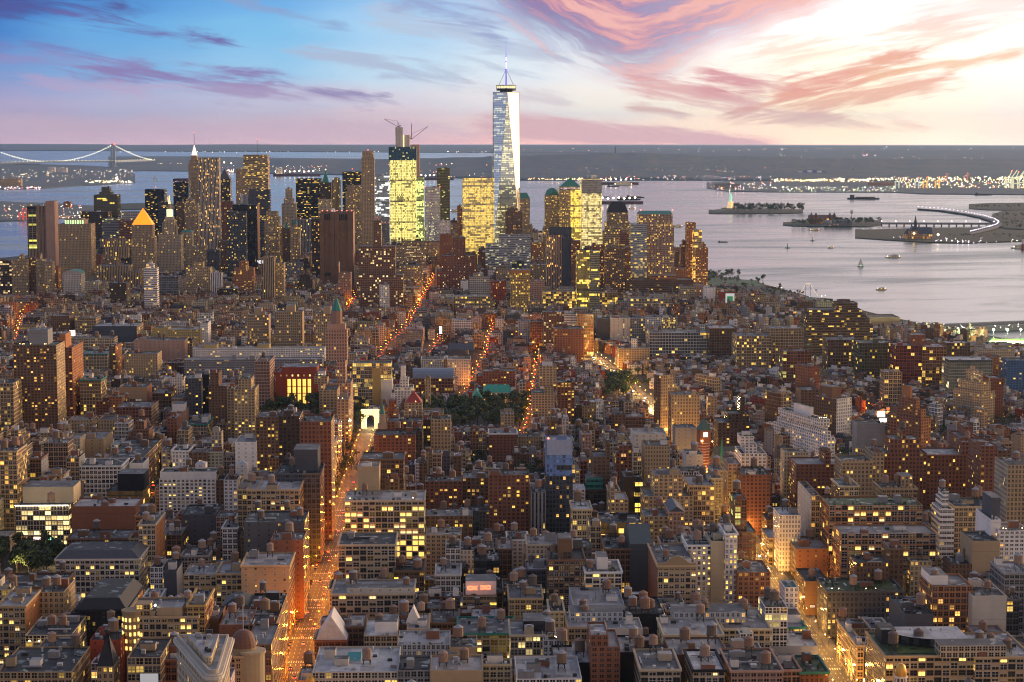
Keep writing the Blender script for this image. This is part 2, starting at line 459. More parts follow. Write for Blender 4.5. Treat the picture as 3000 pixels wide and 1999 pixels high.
 def build(s,name,parent=None,origin=(0,0,0),smooth=False):
  if not s.f:return None
  me=bpy.data.meshes.new(name)
  v=np.array(s.v,dtype=np.float64)-np.array(origin)
  me.from_pydata(v.tolist(),[],s.f)
  names=sorted(set(s.m));idx={n:i for i,n in enumerate(names)}
  for n in names:me.materials.append(MATS[n])
  me.polygons.foreach_set('material_index',[idx[n] for n in s.m])
  ul=me.uv_layers.new(name='uv');ul.data.foreach_set('uv',np.array(s.uv,dtype=np.float32).ravel())
  def at4(nm,rows):
   a=me.attributes.new(nm,'FLOAT_COLOR','FACE');a.data.foreach_set('color',np.array(rows,dtype=np.float32).ravel())
  at4('wall',[(*t.wall,t.dirt) for t in s.sty])
  at4('win',[(*t.win,q) for t,q in zip(s.sty,s.seed)])
  if any(n in ('facade','glass','lamp') for n in names):
   at4('lamp',[(*t.lamp,t.ls) for t in s.sty])
   at4('glass',[(*t.glass,t.rough) for t in s.sty])
  if smooth:me.polygons.foreach_set('use_smooth',[True]*len(s.f))
  me.update()
  o=bpy.data.objects.new(name,me);C.objects.link(o)
  o.location=origin if parent is None else (Vector(origin)-parent.location)
  if parent is not None:o.parent=parent
  return o
def rect(cx,cy,w,d,rot=0.0):
 c,s_=math.cos(rot),math.sin(rot)
 return [(cx+x*c-y*s_,cy+x*s_+y*c) for x,y in ((-w/2,-d/2),(w/2,-d/2),(w/2,d/2),(-w/2,d/2))]
def tag(o,label=None,cat=None,group=None,kind=None):
 if label:o['label']=label
 if cat:o['category']=cat
 if group:o['group']=group
 if kind:o['kind']=kind
 return o
def empty(name,loc,label,cat,group=None,kind=None):
 o=bpy.data.objects.new(name,None);C.objects.link(o);o.location=loc;o.empty_display_size=1
 return tag(o,label,cat,group,kind)
def hexc(*c):return lin(c)
# ------------------------------------------------------------------ sea, island, far shores
def grid_mesh(name,P,material,kind='structure'):
 """P: rows x cols of points"""
 n,m=len(P),len(P[0])
 me=bpy.data.meshes.new(name)
 me.from_pydata([p for r in P for p in r],[],[(i*m+j,i*m+j+1,(i+1)*m+j+1,(i+1)*m+j) for i in range(n-1) for j in range(m-1)])
 me.materials.append(material);me.polygons.foreach_set('use_smooth',[True]*len(me.polygons));me.update()
 o=bpy.data.objects.new(name,me);C.objects.link(o);o['kind']=kind
 return o
def water(g,bs):
 P=pos(g);x,y,z=g.sep(P)
 big=g.noise(g.xyz(x*.0006,y*.0011,0.),1.0,5,.6,.6)
 streak=g.noise(g.xyz(x*.0011+y*.0004,y*.0042-x*.0009,2.),1.0,6,.62,.8)
 bs.inputs['Base Color'].default_value=(.05,.06,.075,1)
 g.put(bs.inputs['Roughness'],.16+.22*g.sstep(streak*.7+big*.3,.42,.66))
 bs.inputs['IOR'].default_value=1.33
 bs.inputs['Specular IOR Level'].default_value=.5
 h=g.noise(P,.035,4,.6)+g.noise(P,.22,2,.6)*.25
 bp=g.new('ShaderNodeBump');bp.inputs['Strength'].default_value=.5;bp.inputs['Distance'].default_value=1.0
 g.put(bp.inputs['Height'],h*(0.3+1.2*streak));g.lk(bp.outputs[0],bs.inputs['Normal'])
M_WATER=mat('water',water)
rows=[]
for i in range(72):
 r=400.0*(160.0 ** (i/71.0))
 rows.append([(r*math.sin(R(a)),r*math.cos(R(a)),-drop(r,0)) for a in np.linspace(-62,62,72)])
rows.insert(0,[(p[0]*.01,-2500.0-abs(p[0])*.01,-.5) for p in rows[0]])
grid_mesh('water',rows,M_WATER)
def asphalt(g,bs):
 P=pos(g);n=g.noise(P,.02,4,.6);n2=g.noise(P,.4,3,.6)
 g.put(bs.inputs['Base Color'],g.mix(n*.6+n2*.4,(.022,.022,.024),(.055,.052,.05)));bs.inputs['Roughness'].default_value=.85
M_ASPH=mat('asphalt',asphalt)
coast=[(-500,775),(-200,768),(0,765),(160,748),(400,728),(1000,722),(1500,722),(1800,738),(2040,782),(2080,815),(2240,842),(2262,872),(2440,912),(2560,968),(2650,986),(3400,1036)]
cp=[ground(x,y,0) for x,y in coast]
NEAR=[(-3500,-2400),(4200,-2400)]
def on_island(x,y):
 ok=False;pts=[(p[0],p[1]) for p in cp]+NEAR[::-1]
 for i in range(len(pts)):
  (x0,y0),(x1,y1)=pts[i],pts[i-1]
  if (y0>y)!=(y1>y) and x<(x1-x0)*(y-y0)/(y1-y0)+x0:ok=not ok
 return ok
rows=[]
for t in [i/60.0 for i in range(61)]:
 rows.append([])
 for i in range(57):
  k=i/56.0*(len(cp)-1);a=min(int(k),len(cp)-2);fr=k-a
  bx=cp[a][0]*(1-fr)+cp[a+1][0]*fr;by=cp[a][1]*(1-fr)+cp[a+1][1]*fr
  nx=-3500+7700*i/56.0
  x,y=bx*(1-t)+nx*t,by*(1-t)-2400*t
  rows[-1].append((x,y,gz(x,y) if t>0 else gz(x,y)-0.4))
rows.insert(0,[(p[0],p[1]+.5,p[2]-14) for p in rows[0]])
grid_mesh('ground',rows,M_ASPH)
def hillmat(g,bs):
 P=pos(g);x,y,z=g.sep(P)
 n=g.noise(P,.012,4,.65);n2=g.noise(P,.0022,4,.6);n3=g.noise(P,.05,2,.6)
 c=g.mix(n,(.055,.08,.09),(.16,.19,.19))  # bluish, lifted tones put the distance haze into the colour
 c=g.mix(g.sstep(n2,.52,.66)*.55,c,(.17,.155,.13))
 c=g.mix(g.sstep(n3,.66,.70)*g.sstep(n2,.42,.6)*.8,c,(.32,.29,.26))
 g.put(bs.inputs['Base Color'],c);bs.inputs['Roughness'].default_value=.9
 bp=g.new('ShaderNodeBump');bp.inputs['Strength'].default_value=1.0;bp.inputs['Distance'].default_value=14.0
 g.put(bp.inputs['Height'],n);g.lk(bp.outputs[0],bs.inputs['Normal'])
M_HILL=mat('wooded_land',hillmat)
def meadow(g,bs):
 n=g.noise(pos(g),.01,4,.6);g.put(bs.inputs['Base Color'],g.mix(n,(.022,.028,.010),(.07,.06,.025)));bs.inputs['Roughness'].default_value=.9
M_MEADOW=mat('meadow',meadow)
def isle(g,bs):
 n=g.noise(pos(g),.02,4,.6);g.put(bs.inputs['Base Color'],g.mix(n,(.012,.02,.009),(.05,.055,.03)));bs.inputs['Roughness'].default_value=.9
M_ISLE=mat('island_ground',isle)
HR=random.Random(5)
LANDS={}
def land(name,prof,deep,back=1.6,cols=120,prof_pow=.7,rough=.10,material=None):
 """land seen over its near shore: prof lists (px, shore py, skyline py); the skyline stands `deep` times the shore distance away"""
 xs=[p[0] for p in prof];px=np.linspace(xs[0],xs[-1],cols)
 ys=np.interp(px,xs,[p[1] for p in prof]);yr=np.interp(px,xs,[p[2] for p in prof])
 jit=np.convolve(np.array([HR.gauss(0,1) for _ in range(cols+8)]),np.ones(5)/5,'same')[4:-4]
 nrow=16;P=[[] for _ in range(nrow+3)]
 for j in range(cols):
  sx,sy,sz=ground(px[j],ys[j],0.5)
  dist=math.hypot(sx,sy);k=(deep or 1)*dist
  ux,uy=sx/dist,sy/dist
  if deep is None:gx,gy,_=ground(px[j],yr[j],3.0);k=max(math.hypot(gx,gy),dist*1.01)
  rx,ry=ux*k,uy*k
  d=ray(px[j],yr[j]);zr=H+d[2]*(ry/d[1])+drop(rx,ry)
  zr=3.0 if deep is None else max(zr,3.0)*(1+rough*jit[j])
  P[0].append((sx,sy,sz-6))
  for i in range(nrow):
   t=i/(nrow-1);q=dist*(1-t)+k*t;x,y=ux*q,uy*q
   hz=2.0+(zr-2.0)*t ** prof_pow*(1+rough*HR.gauss(0,.45)*(t<.95))
   P[i+1].append((x,y,hz-drop(x,y)))
  for i,(f_,hh) in enumerate(((1+(back-1)*.5,.5),(back,.02))):
   x,y=ux*k*f_,uy*k*f_;P[nrow+1+i].append((x,y,max(zr*hh,-3)-drop(x,y)))
 o=grid_mesh(name,P,material or M_HILL)
 LANDS[name]=(px,P)
 return o
land('far_hills',[(-700,442,421),(0,443,422),(300,443,423),(420,444,426),(560,445,424),(700,445,423),(860,446,424),(1100,447,428),(1300,448,430),(1500,449,429),(1650,449,428),(2000,451,431),(2300,452,430),(2700,452,429),(3000,452,429),(3700,452,429)],1.5,1.3,160,.8,.02)
land('west_plain',[(1480,466,452),(1800,474,450),(2100,486,447),(2500,490,445),(3000,492,442),(3700,492,442)],1.5,1.5,120,.9,.03)
land('staten_hills',[(318,503,497),(350,503,484),(430,502,480),(560,503,478),(640,505,477),(760,509,478),(830,511,469),(900,512,468),(1000,514,472),(1150,518,465),(1300,522,461),(1420,526,461),(1510,530,456),(1650,530,453),(1780,530,447),(1900,530,449),(2050,530,454),(2250,531,460),(2450,532,464),(2700,532,466),(3000,530,466),(3700,530,466)],1.28,1.25,220,.75,.06)
land('port_flats',[(2070,553,547),(2130,562,545),(2260,564,543),(2620,565,541),(2700,570,538),(3000,572,536),(3700,572,536)],None,1.1,90,.4,.2)
land('harbor_bluff',[(-500,562,500),(0,556,497),(60,555,497),(120,554,500),(240,545,504),(300,543,508),(340,540,513),(356,538,523),(396,537,534)],None,1.2,90,.55,.10)
land('dock_land',[(-500,660,600),(0,650,598),(70,648,602),(160,641,604),(235,633,610),(300,622,613)],None,1.05,70,.3,.2)
land('governors_shore',[(340,615,606),(420,614,604),(520,613,607)],None,1.05,30,.4,.2,M_ISLE)
land('sand_islet',[(40,482,479),(80,483,478.5),(118,483,481)],1.02,1.02,14,.5,.2,M_ISLE)
land('liberty_island',[(2076,626,624.5),(2100,627.5,621),(2150,627.5,619),(2190,627.5,618),(2240,627,618),(2290,627,618),(2330,626,620),(2352,625,624)],None,1.04,60,.35,.3,M_ISLE)
land('ellis_island',[(2294,661,658),(2325,664,655),(2400,665,652),(2540,666,650),(2585,660,652)],None,1.03,60,.25,.3,M_ISLE)
land('park_shore',[(2505,698,695),(2600,705,692),(2720,712,688),(2830,714,688),(3000,708,684),(3700,690,670)],None,1.08,80,.3,.2,M_MEADOW)
land('marsh_shore',[(2905,652,648),(2940,672,632),(3000,676,625),(3700,676,610)],None,1.08,40,.3,.15,M_MEADOW)
land('marsh_point',[(2838,613,607),(2900,617,604),(3000,617,603),(3700,617,603)],None,1.05,30,.3,.15,M_ISLE)
# ------------------------------------------------------------------ building kit
COL=dict(tan=(.385,.285,.18),cream=(.52,.43,.29),pale=(.55,.50,.43),white=(.74,.70,.66),brick=(.235,.105,.064),red=(.30,.075,.045),rust=(.38,.175,.085),
   brown=(.175,.105,.066),dkbrown=(.085,.058,.042),grey=(.25,.245,.25),dkgrey=(.10,.10,.11),slate=(.075,.08,.095),black=(.022,.022,.026),stone=(.44,.37,.275),
   pink=(.40,.26,.20),sand=(.44,.325,.20),olive=(.14,.125,.07),gold=(.42,.29,.12),blue=(.10,.17,.30),green=(.05,.22,.18),silver=(.40,.42,.44),ochre=(.46,.36,.16))
CN=dict(tan='tan',cream='cream',pale='pale stone',white='white',brick='red-brown brick',red='dark red',rust='orange-brick',brown='brown',dkbrown='dark brown',grey='grey',dkgrey='dark grey',
   slate='slate grey',black='black',stone='stone',pink='pinkish',sand='sandy',olive='olive',gold='golden',blue='blue',green='green',silver='silver',ochre='yellow-tan')
WIN=dict(loft=dict(win=(.74,.66,.22),bay=3.4,st=4.0),punch=dict(win=(.50,.58,.16),bay=3.0,st=3.5),apt=dict(win=(.56,.54,.22),bay=3.6,st=3.0),slab=dict(win=(.62,.5,.24),bay=3.2,st=2.9),
   ribbon=dict(win=(1.0,.45,.35),bay=4.0,st=3.8),big=dict(win=(.84,.74,.4),bay=4.6,st=4.2),rib=dict(win=(.45,1.0,.05),bay=3.2,st=3.9),grid=dict(win=(.62,.62,.3),bay=2.7,st=3.7),
   blank=dict(win=(.20,.36,.10),bay=6.5,st=3.8),none=dict(win=NOWIN,bay=6,st=4),glass=dict(win=(.95,.86,.4),bay=2.3,st=3.9,mat='glass'),row=dict(win=(.46,.56,.20),bay=2.4,st=3.5))
ROOFC=dict(grey=(.125,.125,.135),pale=(.33,.325,.335),dark=(.04,.04,.045),black=(.025,.025,.028),green=(.05,.085,.03),brown=(.12,.09,.07),white=(.50,.50,.51),teal=(.06,.20,.17))
YEL,WARM,GRN,WHT=(1,.62,.06),(1,.46,.05),(.80,.92,.22),(1,.76,.38)
def pl(c):return style(c,'none',mat='plain')
WOOD=[St((.20,.13,.085)),St((.26,.15,.10)),St((.13,.10,.085)),St((.30,.20,.15))]
for w_ in WOOD:w_.mat='plain'
METAL=St((.30,.30,.31),mat='plain');IRON=St((.03,.03,.032),mat='plain');ZINC=St((.45,.46,.48),mat='plain')
def style(col,win='punch',lit=None,lamp=WARM,ls=1.7,jit=None,**k):
 c=COL[col] if isinstance(col,str) else col
 if jit:c=tuple(max(.01,x*(1+jit.uniform(-.22,.22)*.6)*q) for x in c for q in (1,)) if False else tuple(max(.01,x*jit.uniform(.93,1.07)) for x in c)
 lu=sum(c)/3;c=tuple(max(.012,lu+(x-lu)*1.06) for x in c)
 s=St(c,lamp=lamp,ls=ls,**WIN[win])
 if lit is not None:s.win=(s.win[0],s.win[1],lit)
 return s.but(**k)
TALL=[]                    # every individually built building, for the auto labels and for window parts
class Spec:
 pass
def spec(cx,cy,w,d,z0,z1,rot,st,**k):
 s=Spec();s.__dict__.update(cx=cx,cy=cy,w=w,d=d,z0=z0,z1=z1,rot=rot,st=st,side=None,roof='grey',tiers=(),tanks=0,bulk=1,hvac=3,cornice=False,par=1.0,crown=None,label=None,name='building',cat='building',group=None,rng=random.Random(RND.random()),trim=None,extra=None,front=None,garden=0,lamps=0,wp=False)
 s.__dict__.update(k);return s
def loc(s,x,y):
 c,q=math.cos(s.rot),math.sin(s.rot)
 return s.cx+x*c-y*q,s.cy+x*q+y*c
TANK_TYPES=[]
def tank(s,P,x,y,z,r=None,leg=None):
 """timber water tank with a conical lid on an iron stand"""
 q=s.rng;r=r or q.uniform(1.9,2.6);leg=q.uniform(1.8,5.5) if leg is None else leg;hh=r*q.uniform(1.7,2.1);w=q.choice(WOOD);lid=q.choice([w,METAL,WOOD[1]])
 X0,Y0=loc(s,x,y);g=P.group('water_tank')
 T,Lm,Sm=g['water_tank'],g['tank_lid'],g['tank_stand']
 if leg>.3:
  for a in (-1,1):
   for b in (-1,1):Sm.bar((X0+a*r*.75,Y0+b*r*.75,z),(X0+a*r*.62,Y0+b*r*.62,z+leg),.28,IRON)
  if leg>3:
   Sm.bar((X0-r*.72,Y0-r*.72,z+.3),(X0+r*.64,Y0-r*.64,z+leg),.16,IRON);Sm.bar((X0+r*.72,Y0-r*.72,z+.3),(X0-r*.64,Y0-r*.64,z+leg),.16,IRON)
  Sm.box(X0,Y0,z+leg-.25,z+leg,r*1.9,r*1.9,IRON)
 T.cyl(X0,Y0,z+leg,z+leg+hh,r,r*.97,w,10)
 Lm.cyl(X0,Y0,z+leg+hh,z+leg+hh+r*.62,r*1.08,0.0,lid,10)
class Parts:
 """collects the meshes of one building; kept apart for an individual, poured together for the far mass"""
 def __init__(s,pool=None):s.pool,s.d,s.g=pool,{},[]
 def __getitem__(s,k):
  if s.pool is not None:return s.pool
  return s.d.setdefault(k,[MB()])[0]
 def new(s,k):
  """another part of the same kind"""
  if s.pool is not None:return s.pool
  m=MB();s.d.setdefault(k,[]).append(m);return m
 def group(s,main):
  if s.pool is not None:return _Same(s.pool)
  g={main:MB()};s.g.append((main,g));return _Auto(g)
class _Auto(dict):
 def __init__(s,g):s.g=g
 def __getitem__(s,k):return s.g.setdefault(k,MB())
class _Same:
 def __init__(s,m):s.m=m
 def __getitem__(s,k):return s.m
def roof_at(s,P,x0,x1,y0,y1,z,wst,first=True):
 """parapet ring and deck over the local rectangle"""
 p=.45;seed=s.rng.random()
 kk=s.rng.uniform(.7,1.3);kw=s.rng.uniform(-.06,.06);deck=St(tuple(c*kk*(1+kw*e) for c,e in zip(ROOFC[s.roof],(1,0,-1))),mat='roof')
 o=[loc(s,*q) for q in ((x0,y0),(x1,y0),(x1,y1),(x0,y1))]
 i=[loc(s,*q) for q in ((x0+p,y0+p),(x1-p,y0+p),(x1-p,y1-p),(x0+p,y1-p))]
 rim=(s.trim or wst).blank();zz=z-s.par;M=P['roof']
 for k in range(4):
  j=(k+1) % 4
  M.face([(*o[k],z),(*o[j],z),(*i[j],z),(*i[k],z)],rim,seed=seed)
  M.face([(*i[j],zz),(*i[k],zz),(*i[k],z),(*i[j],z)],rim,seed=seed)
 M.face([(*q,zz) for q in i],deck,seed=seed)
 return zz
def build_spec(s,pool=None):
 P=Parts(pool);q=s.rng;w2,d2=s.w/2,s.d/2
 front=s.front or s.st;side=s.side or s.st
 W=P['wall'];seed=q.random()
 def body(x0,x1,y0,y1,za,zb,base=0.0,mb=None):
  pts=[loc(s,*p) for p in ((x0,y0),(x1,y0),(x1,y1),(x0,y1))]
  (mb or W).prism(pts,za,zb,s.st,top=False,sides=[front,side,s.st,side],seed=q.random(),base=base)
 if s.wp:front=front.but(win=NOWIN)
 body(-w2,w2,-d2,d2,s.z0-2,s.z1)
 levels=[(-w2,w2,-d2,d2,s.z1)]
 for (l,r,f,b,dh) in s.tiers:
  x0,x1,y0,y1,z=levels[-1]
  nx=(x0+l,x1-r,y0+f,y1-b,z+dh)
  body(nx[0],nx[1],nx[2],nx[3],z-s.par,z+dh,base=1.0)
  levels.append(nx)
 zdeck=[roof_at(s,P,*L,s.st) for L in levels]
 if s.cornice:
  cst=(s.trim or s.st).blank().but(wall=tuple(min(.7,c*1.12) for c in (s.trim or s.st).wall));Cm=P['cornice']
  for (x0,x1,y0,y1,z) in levels[:1]:
   for (xa,xb,ya,yb) in ((x0-.7,x1+.7,y0-.7,y0-.003),(x1+.003,x1+.7,y0,y1),(x0-.7,x0-.003,y0,y1)):
    cx,cy=loc(s,(xa+xb)/2,(ya+yb)/2)
    Cm.box(cx,cy,z-1.3,z+.12,xb-xa,yb-ya,cst,s.rot,bottom=True)
 if s.crown:s.crown(s,P,levels[-1])
 x0,x1,y0,y1,z=levels[-1];zz=zdeck[-1];ww,dd=x1-x0,y1-y0
 used=[]
 def spot(a,b,tries=12):
  for _ in range(tries):
   x=q.uniform(x0+a/2+.8,x1-a/2-.8) if ww>a+1.8 else (x0+x1)/2;y=q.uniform(y0+b/2+.8,y1-b/2-.8) if dd>b+1.8 else (y0+y1)/2
   if all(abs(x-u[0])>(a+u[2])/2+.3 or abs(y-u[1])>(b+u[3])/2+.3 for u in used):
    used.append((x,y,a,b));return x,y
  return None
 if not s.crown:
  for k in range(s.bulk):
   a,b,hh=min(q.uniform(3.5,8.5),ww*.6),min(q.uniform(3.5,7.5),dd*.6),q.uniform(2.6,5.2)
   p=spot(a,b)
   if p:
    bst=q.choice([s.st.blank(),s.st.blank(),style('grey','none'),style('brick','none'),style('white','none')]).but(mat='plain')
    X0,Y0=loc(s,*p);m=P.new('bulkhead')
    m.box(X0,Y0,zz,zz+hh,a,b,bst,s.rot,top=St(ROOFC[q.choice(['grey','dark','pale'])],mat='roof'))
    if q.random()<.25:m.box(X0,Y0,zz+hh,zz+hh+.6,a*.5,b*.5,METAL,s.rot)
  for k in range(s.tanks):
   r=q.uniform(2.1,3.0) if s.d>14 else 1.7
   p=spot(2*r+1,2*r+1)
   if p:tank(s,P,p[0],p[1],zz,r)
  for k in range(s.hvac):
   a,b,hh=q.uniform(1.2,3.6),q.uniform(1.2,3.0),q.uniform(.9,2.2)
   p=spot(a,b)
   if p:
    X0,Y0=loc(s,*p);t=q.random();m=P.new('roof_unit') if s.cy<2300 else P['roof_unit']
    if t<.55:m.box(X0,Y0,zz,zz+hh,a,b,q.choice([METAL,ZINC,IRON,style('grey','none',mat='plain')]),s.rot)
    elif t<.75:m.cyl(X0,Y0,zz,zz+hh,.5,.5,ZINC,8);m.cyl(X0,Y0,zz+hh,zz+hh+.4,.8,.3,ZINC,8)
    elif t<.9:m.gable(X0,Y0,zz+.4,zz+1.5,a,b+1.5,St((.10,.16,.18),mat='plain'),s.rot);m.box(X0,Y0,zz,zz+.4,a,b+1.5,ZINC,s.rot)
    else:m.cyl(X0,Y0,zz,zz+q.uniform(2,5),.16,.1,IRON,5)
 if s.cy<1450 and not s.crown and ww>8:
  for k in range(q.randrange(1,4)):
   ln=q.uniform(3,min(14,ww*.6));xx,yy=q.uniform(x0+1,x1-ln-.5),q.uniform(y0+1,y1-1);al=q.random()<.6 or dd<ln+2
   A=loc(s,xx,yy);B_=loc(s,xx+ln,yy) if al else loc(s,xx,min(yy+ln,y1-.8));P.new('duct').bar((*A,zz+.7),(*B_,zz+.7),q.uniform(.35,.9),q.choice([ZINC,METAL,IRON]))
 for k in range(s.garden):
  x,y=q.uniform(x0+1,x1-1),q.choice([q.uniform(y0+.8,y0+3),q.uniform(y0+1,y1-1)])
  X0,Y0=loc(s,x,y);shrub(P['roof_garden'],X0,Y0,zz,q.uniform(.6,1.5),q)
 for k in range(s.lamps):
  X0,Y0=loc(s,q.uniform(x0+1,x1-1),q.uniform(y0+.6,y0+2.5));P['roof_light'].blob((X0,Y0,zz+2.4),.32,St((1,.7,.3),lamp=(1,.62,.22),ls=14,mat='lamp'));P['roof_light'].bar((X0,Y0,zz),(X0,Y0,zz+2.2),.12,IRON)
 if s.extra:s.extra(s,P,levels,zdeck)
 if pool is not None:return None
 grid=window_grid(s) if s.wp else None
 root=empty(s.name,(s.cx,s.cy,s.z0),s.label,s.cat,s.group)
 root['_pad']=0;del root['_pad']
 for k,ms in P.d.items():
  for m in ms:m.build(k,root,(s.cx,s.cy,s.z0))
 if grid:hang_windows(s,root,*grid)
 for main,g in P.g:
  mo=g[main].build(main,root,(s.cx,s.cy,s.z0))
  for k,m in g.items():
   if k!=main:
    o=m.build(k,None,(s.cx,s.cy,s.z0))
    if o:o.parent=mo;o.location=(0,0,0)
 return root
WMESH={}
def wmesh(w,h,kind):
 """one window: frame, sash bar, sill and pane; kind 0-5 lit, 6-8 dark"""
 k=(round(w,1),round(h,1),kind)
 if k not in WMESH:
  m=MB();fr=pl(['white','dkgrey','cream'][kind % 3]);hw=w/2
  if kind<6:m.face([(-hw,-.06,0),(hw,-.06,0),(hw,-.06,h*[1,.7,1,1,.55,1][kind]),(-hw,-.06,h*[1,.7,1,1,.55,1][kind])],St((.5,.4,.2),lamp=[(1,.62,.09),(1,.70,.18),(1,.46,.05),(1,.55,.07),(1,.76,.36),(1,.40,.04)][kind],ls=[1.5,1.3,.55,.9,1.0,.28][kind],mat='lamp'))
  if kind in (1,4):m.face([(-hw,-.065,h*[0,.7,0,0,.55][kind]),(hw,-.065,h*[0,.7,0,0,.55][kind]),(hw,-.065,h),(-hw,-.065,h)],St((.3,.22,.12),lamp=(1,.5,.15),ls=.18,mat='lamp'))
  else:
   m.face([(-hw,-.06,0),(hw,-.06,0),(hw,-.06,h),(-hw,-.06,h)],St((.02,.024,.03),mat='pane'))
   if kind==8:m.face([(-hw,-.07,h*.5),(hw,-.07,h*.5),(hw,-.07,h),(-hw,-.07,h)],pl('stone'))
  for a,b_ in (((-hw,0),(-hw,h)),((hw,0),(hw,h)),((-hw,h),(hw,h)),((-hw,h*.52),(hw,h*.52)),((0,0),(0,h))):m.bar((a[0],-.08,a[1]),(b_[0],-.08,b_[1]),.14,fr)
  m.bar((-hw-.15,-.14,-.1),(hw+.15,-.14,-.1),.26,pl('stone'))
  o=m.build('window');WMESH[k]=o.data;bpy.data.objects.remove(o)
 return WMESH[k]
def window_grid(s):
 st=s.front or s.st;n=max(1,round(s.w/st.bay));hh=s.z1-s.z0;m=max(1,round(hh/st.st));return st,n,m,s.w/n,hh/m
def hang_windows(s,root,st,n,m,bw,bh):
 q=random.Random(s.label);cells=[(i,j) for j in range(m-1,0,-1) for i in range(n)];W_,H_=bw*st.win[0],bh*st.win[1];rest=MB();rowlit=[q.uniform(.3,1.7) for _ in range(m)]
 for c,(i,j) in enumerate(cells[:100]):
  lit=q.random()<st.win[2]*rowlit[j];kind=q.choice([0,1,1,2,3,4,5]) if lit else q.choice([6,6,7,8])
  o=bpy.data.objects.new('window',wmesh(W_,H_,kind));C.objects.link(o);o.parent=root;x,y=loc(s,-s.w/2+(i+.5)*bw,-s.d/2);o.location=(x-s.cx,y-s.cy,j*bh+bh*.22);o.rotation_euler=(0,0,s.rot)
 for i,j in cells[100:]:
  a,b_=loc(s,-s.w/2+i*bw+(bw-W_)/2,-s.d/2-.06),loc(s,-s.w/2+i*bw+(bw+W_)/2,-s.d/2-.06);z=s.z0+j*bh+bh*.22;lit=q.random()<st.win[2]
  rest.face([(*a,z),(*b_,z),(*b_,z+H_),(*a,z+H_)],St((.5,.4,.2),lamp=(1,.62,.14),ls=1.1,mat='lamp') if lit else St((.02,.024,.03),mat='pane'))
 o=rest.build('lower_windows',root,(s.cx,s.cy,s.z0))
 if o:o['kind']='stuff'
LEAFST=St((.05,.09,.03),mat='leaf')
def shrub(m,x,y,z,r,q):
 for i in range(7):
  a=q.uniform(0,6.28);c=(x+r*.5*math.cos(a),y+r*.5*math.sin(a),z+r*q.uniform(.4,1.5));e=r*q.uniform(.35,.6)
  m.blob(c,e,LEAFST)
# ------------------------------------------------------------------ buildings read off the photograph
TILE=dict(A=(0,400,3.136),B=(750,400,3.136),C=(1500,400,3.136),D=(2250,400,3.136),E=(0,900,3.136),F=(750,900,3.136),G=(1500,900,3.136),H=(2250,900,3.136),
   I=(0,1300,2.243),J=(750,1300,2.243),K=(1500,1300,2.243),L=(2250,1300,2.243))
OCC=dict(A=20,B=20,C=20,E=14,F=14,G=12,H=12,I=24,J=24,K=24,L=18)
HAND,PROT,SPECIAL=[],[],{}
def px_of(t,x,y):
 a,b,k=TILE[t];return a+x/k,b+y/k
def b(t,x0,x1,yt,yb,col,win,label,Y=None,d=30,lit=None,lamp=None,ls=1.8,rot=None,xs=None,name='building',cat='building',an=None,side='win',swin=None,scol=None,prot=True,key=None,jit=True,occ=None,**k):
 ax,ay=px_of(t,x0,yt);bx,by=px_of(t,x1,yb)
 if Y is None:
  r_=ray((ax+bx)/2,by);oc=OCC[t] if occ is None else occ
  Y=r_[1]/-r_[2]*(H-GZ-oc)
 else:
  r_=ray((ax+bx)/2,by);Y=min(Y,max(900,r_[1]/-r_[2]*(H-GZ-4)))
 p0,p1=at(ax,ay,Y),at(bx,ay,Y)
 w=p1[0]-p0[0];z1=p0[2];ry=GROT
 f,a_=(-math.sin(GROT),math.cos(GROT)),(math.cos(GROT),math.sin(GROT))
 if rot is None:
  mx,my=(p0[0]+p1[0])/2,Y
  cx,cy=mx+f[0]*d/2,my+f[1]*d/2
 else:
  ph=R(rot);ex,_=px_of(t,xs,0)
  c0=at(ex,ay,Y)
  d=(c0[0]-p0[0])/math.sin(ph);w=(p1[0]-c0[0])/math.cos(ph);ry=ph
  cx=c0[0]+w/2*math.cos(ph)-d/2*math.sin(ph);cy=Y+w/2*math.sin(ph)+d/2*math.cos(ph)
 z0=gz(cx,cy)
 L=lamp or YEL
 st=style(col,win,lit,L,ls)
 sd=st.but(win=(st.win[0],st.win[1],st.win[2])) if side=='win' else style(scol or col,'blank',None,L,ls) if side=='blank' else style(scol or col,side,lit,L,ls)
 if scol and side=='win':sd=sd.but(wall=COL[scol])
 k.setdefault('roof',random.Random(label+'r').choice(['grey','grey','pale','dark','black']))
 if t in 'IJKL' and 'tanks' not in k and 'crown' not in k:k['tanks']=random.Random(label+'t').choice([0,1,1,2])
 if t in 'IJKL' and win in ('loft','punch') and 'cornice' not in k:k['cornice']=random.Random(label+'c').random()<.5
 s=spec(cx,cy,w,d,z0,z1,ry,st,side=sd,label=label,name=name,cat=cat,rng=random.Random(label),**k)
 s.px=(min(ax,bx),max(ax,bx),ay,by);s.Y=Y;s.an=an;s.key=key
 HAND.append(s)
 if key:SPECIAL[key]=s
 if prot:PROT.append((s.px[0],s.px[1],by,Y+2))
 return s
def see(x0,x1,yb,Y):PROT.append((x0,x1,yb,Y))
TW=dict(name='tower',cat='tower');AP=dict(name='apartment_building',cat='apartment building');LF=dict(name='loft_building',cat='loft building')
def pyramid(hz,col,lit=0.0,r=1.0,lampc=(1,.5,.08)):
 def f(s,P,L):
  x0,x1,y0,y1,z=L;cx,cy=loc(s,(x0+x1)/2,(y0+y1)/2)
  st=St(col,mat='lamp' if lit else 'plain',lamp=lampc,ls=lit)  # a lit roof glows by itself in place of floodlights
  w,d=(x1-x0)*r,(y1-y0)*r;A=rect(cx,cy,w,d,s.rot)
  for i in range(4):P['spire_roof'].face([(*A[i],z),(*A[(i+1) % 4],z),(cx,cy,z+hz)],st)
 return f
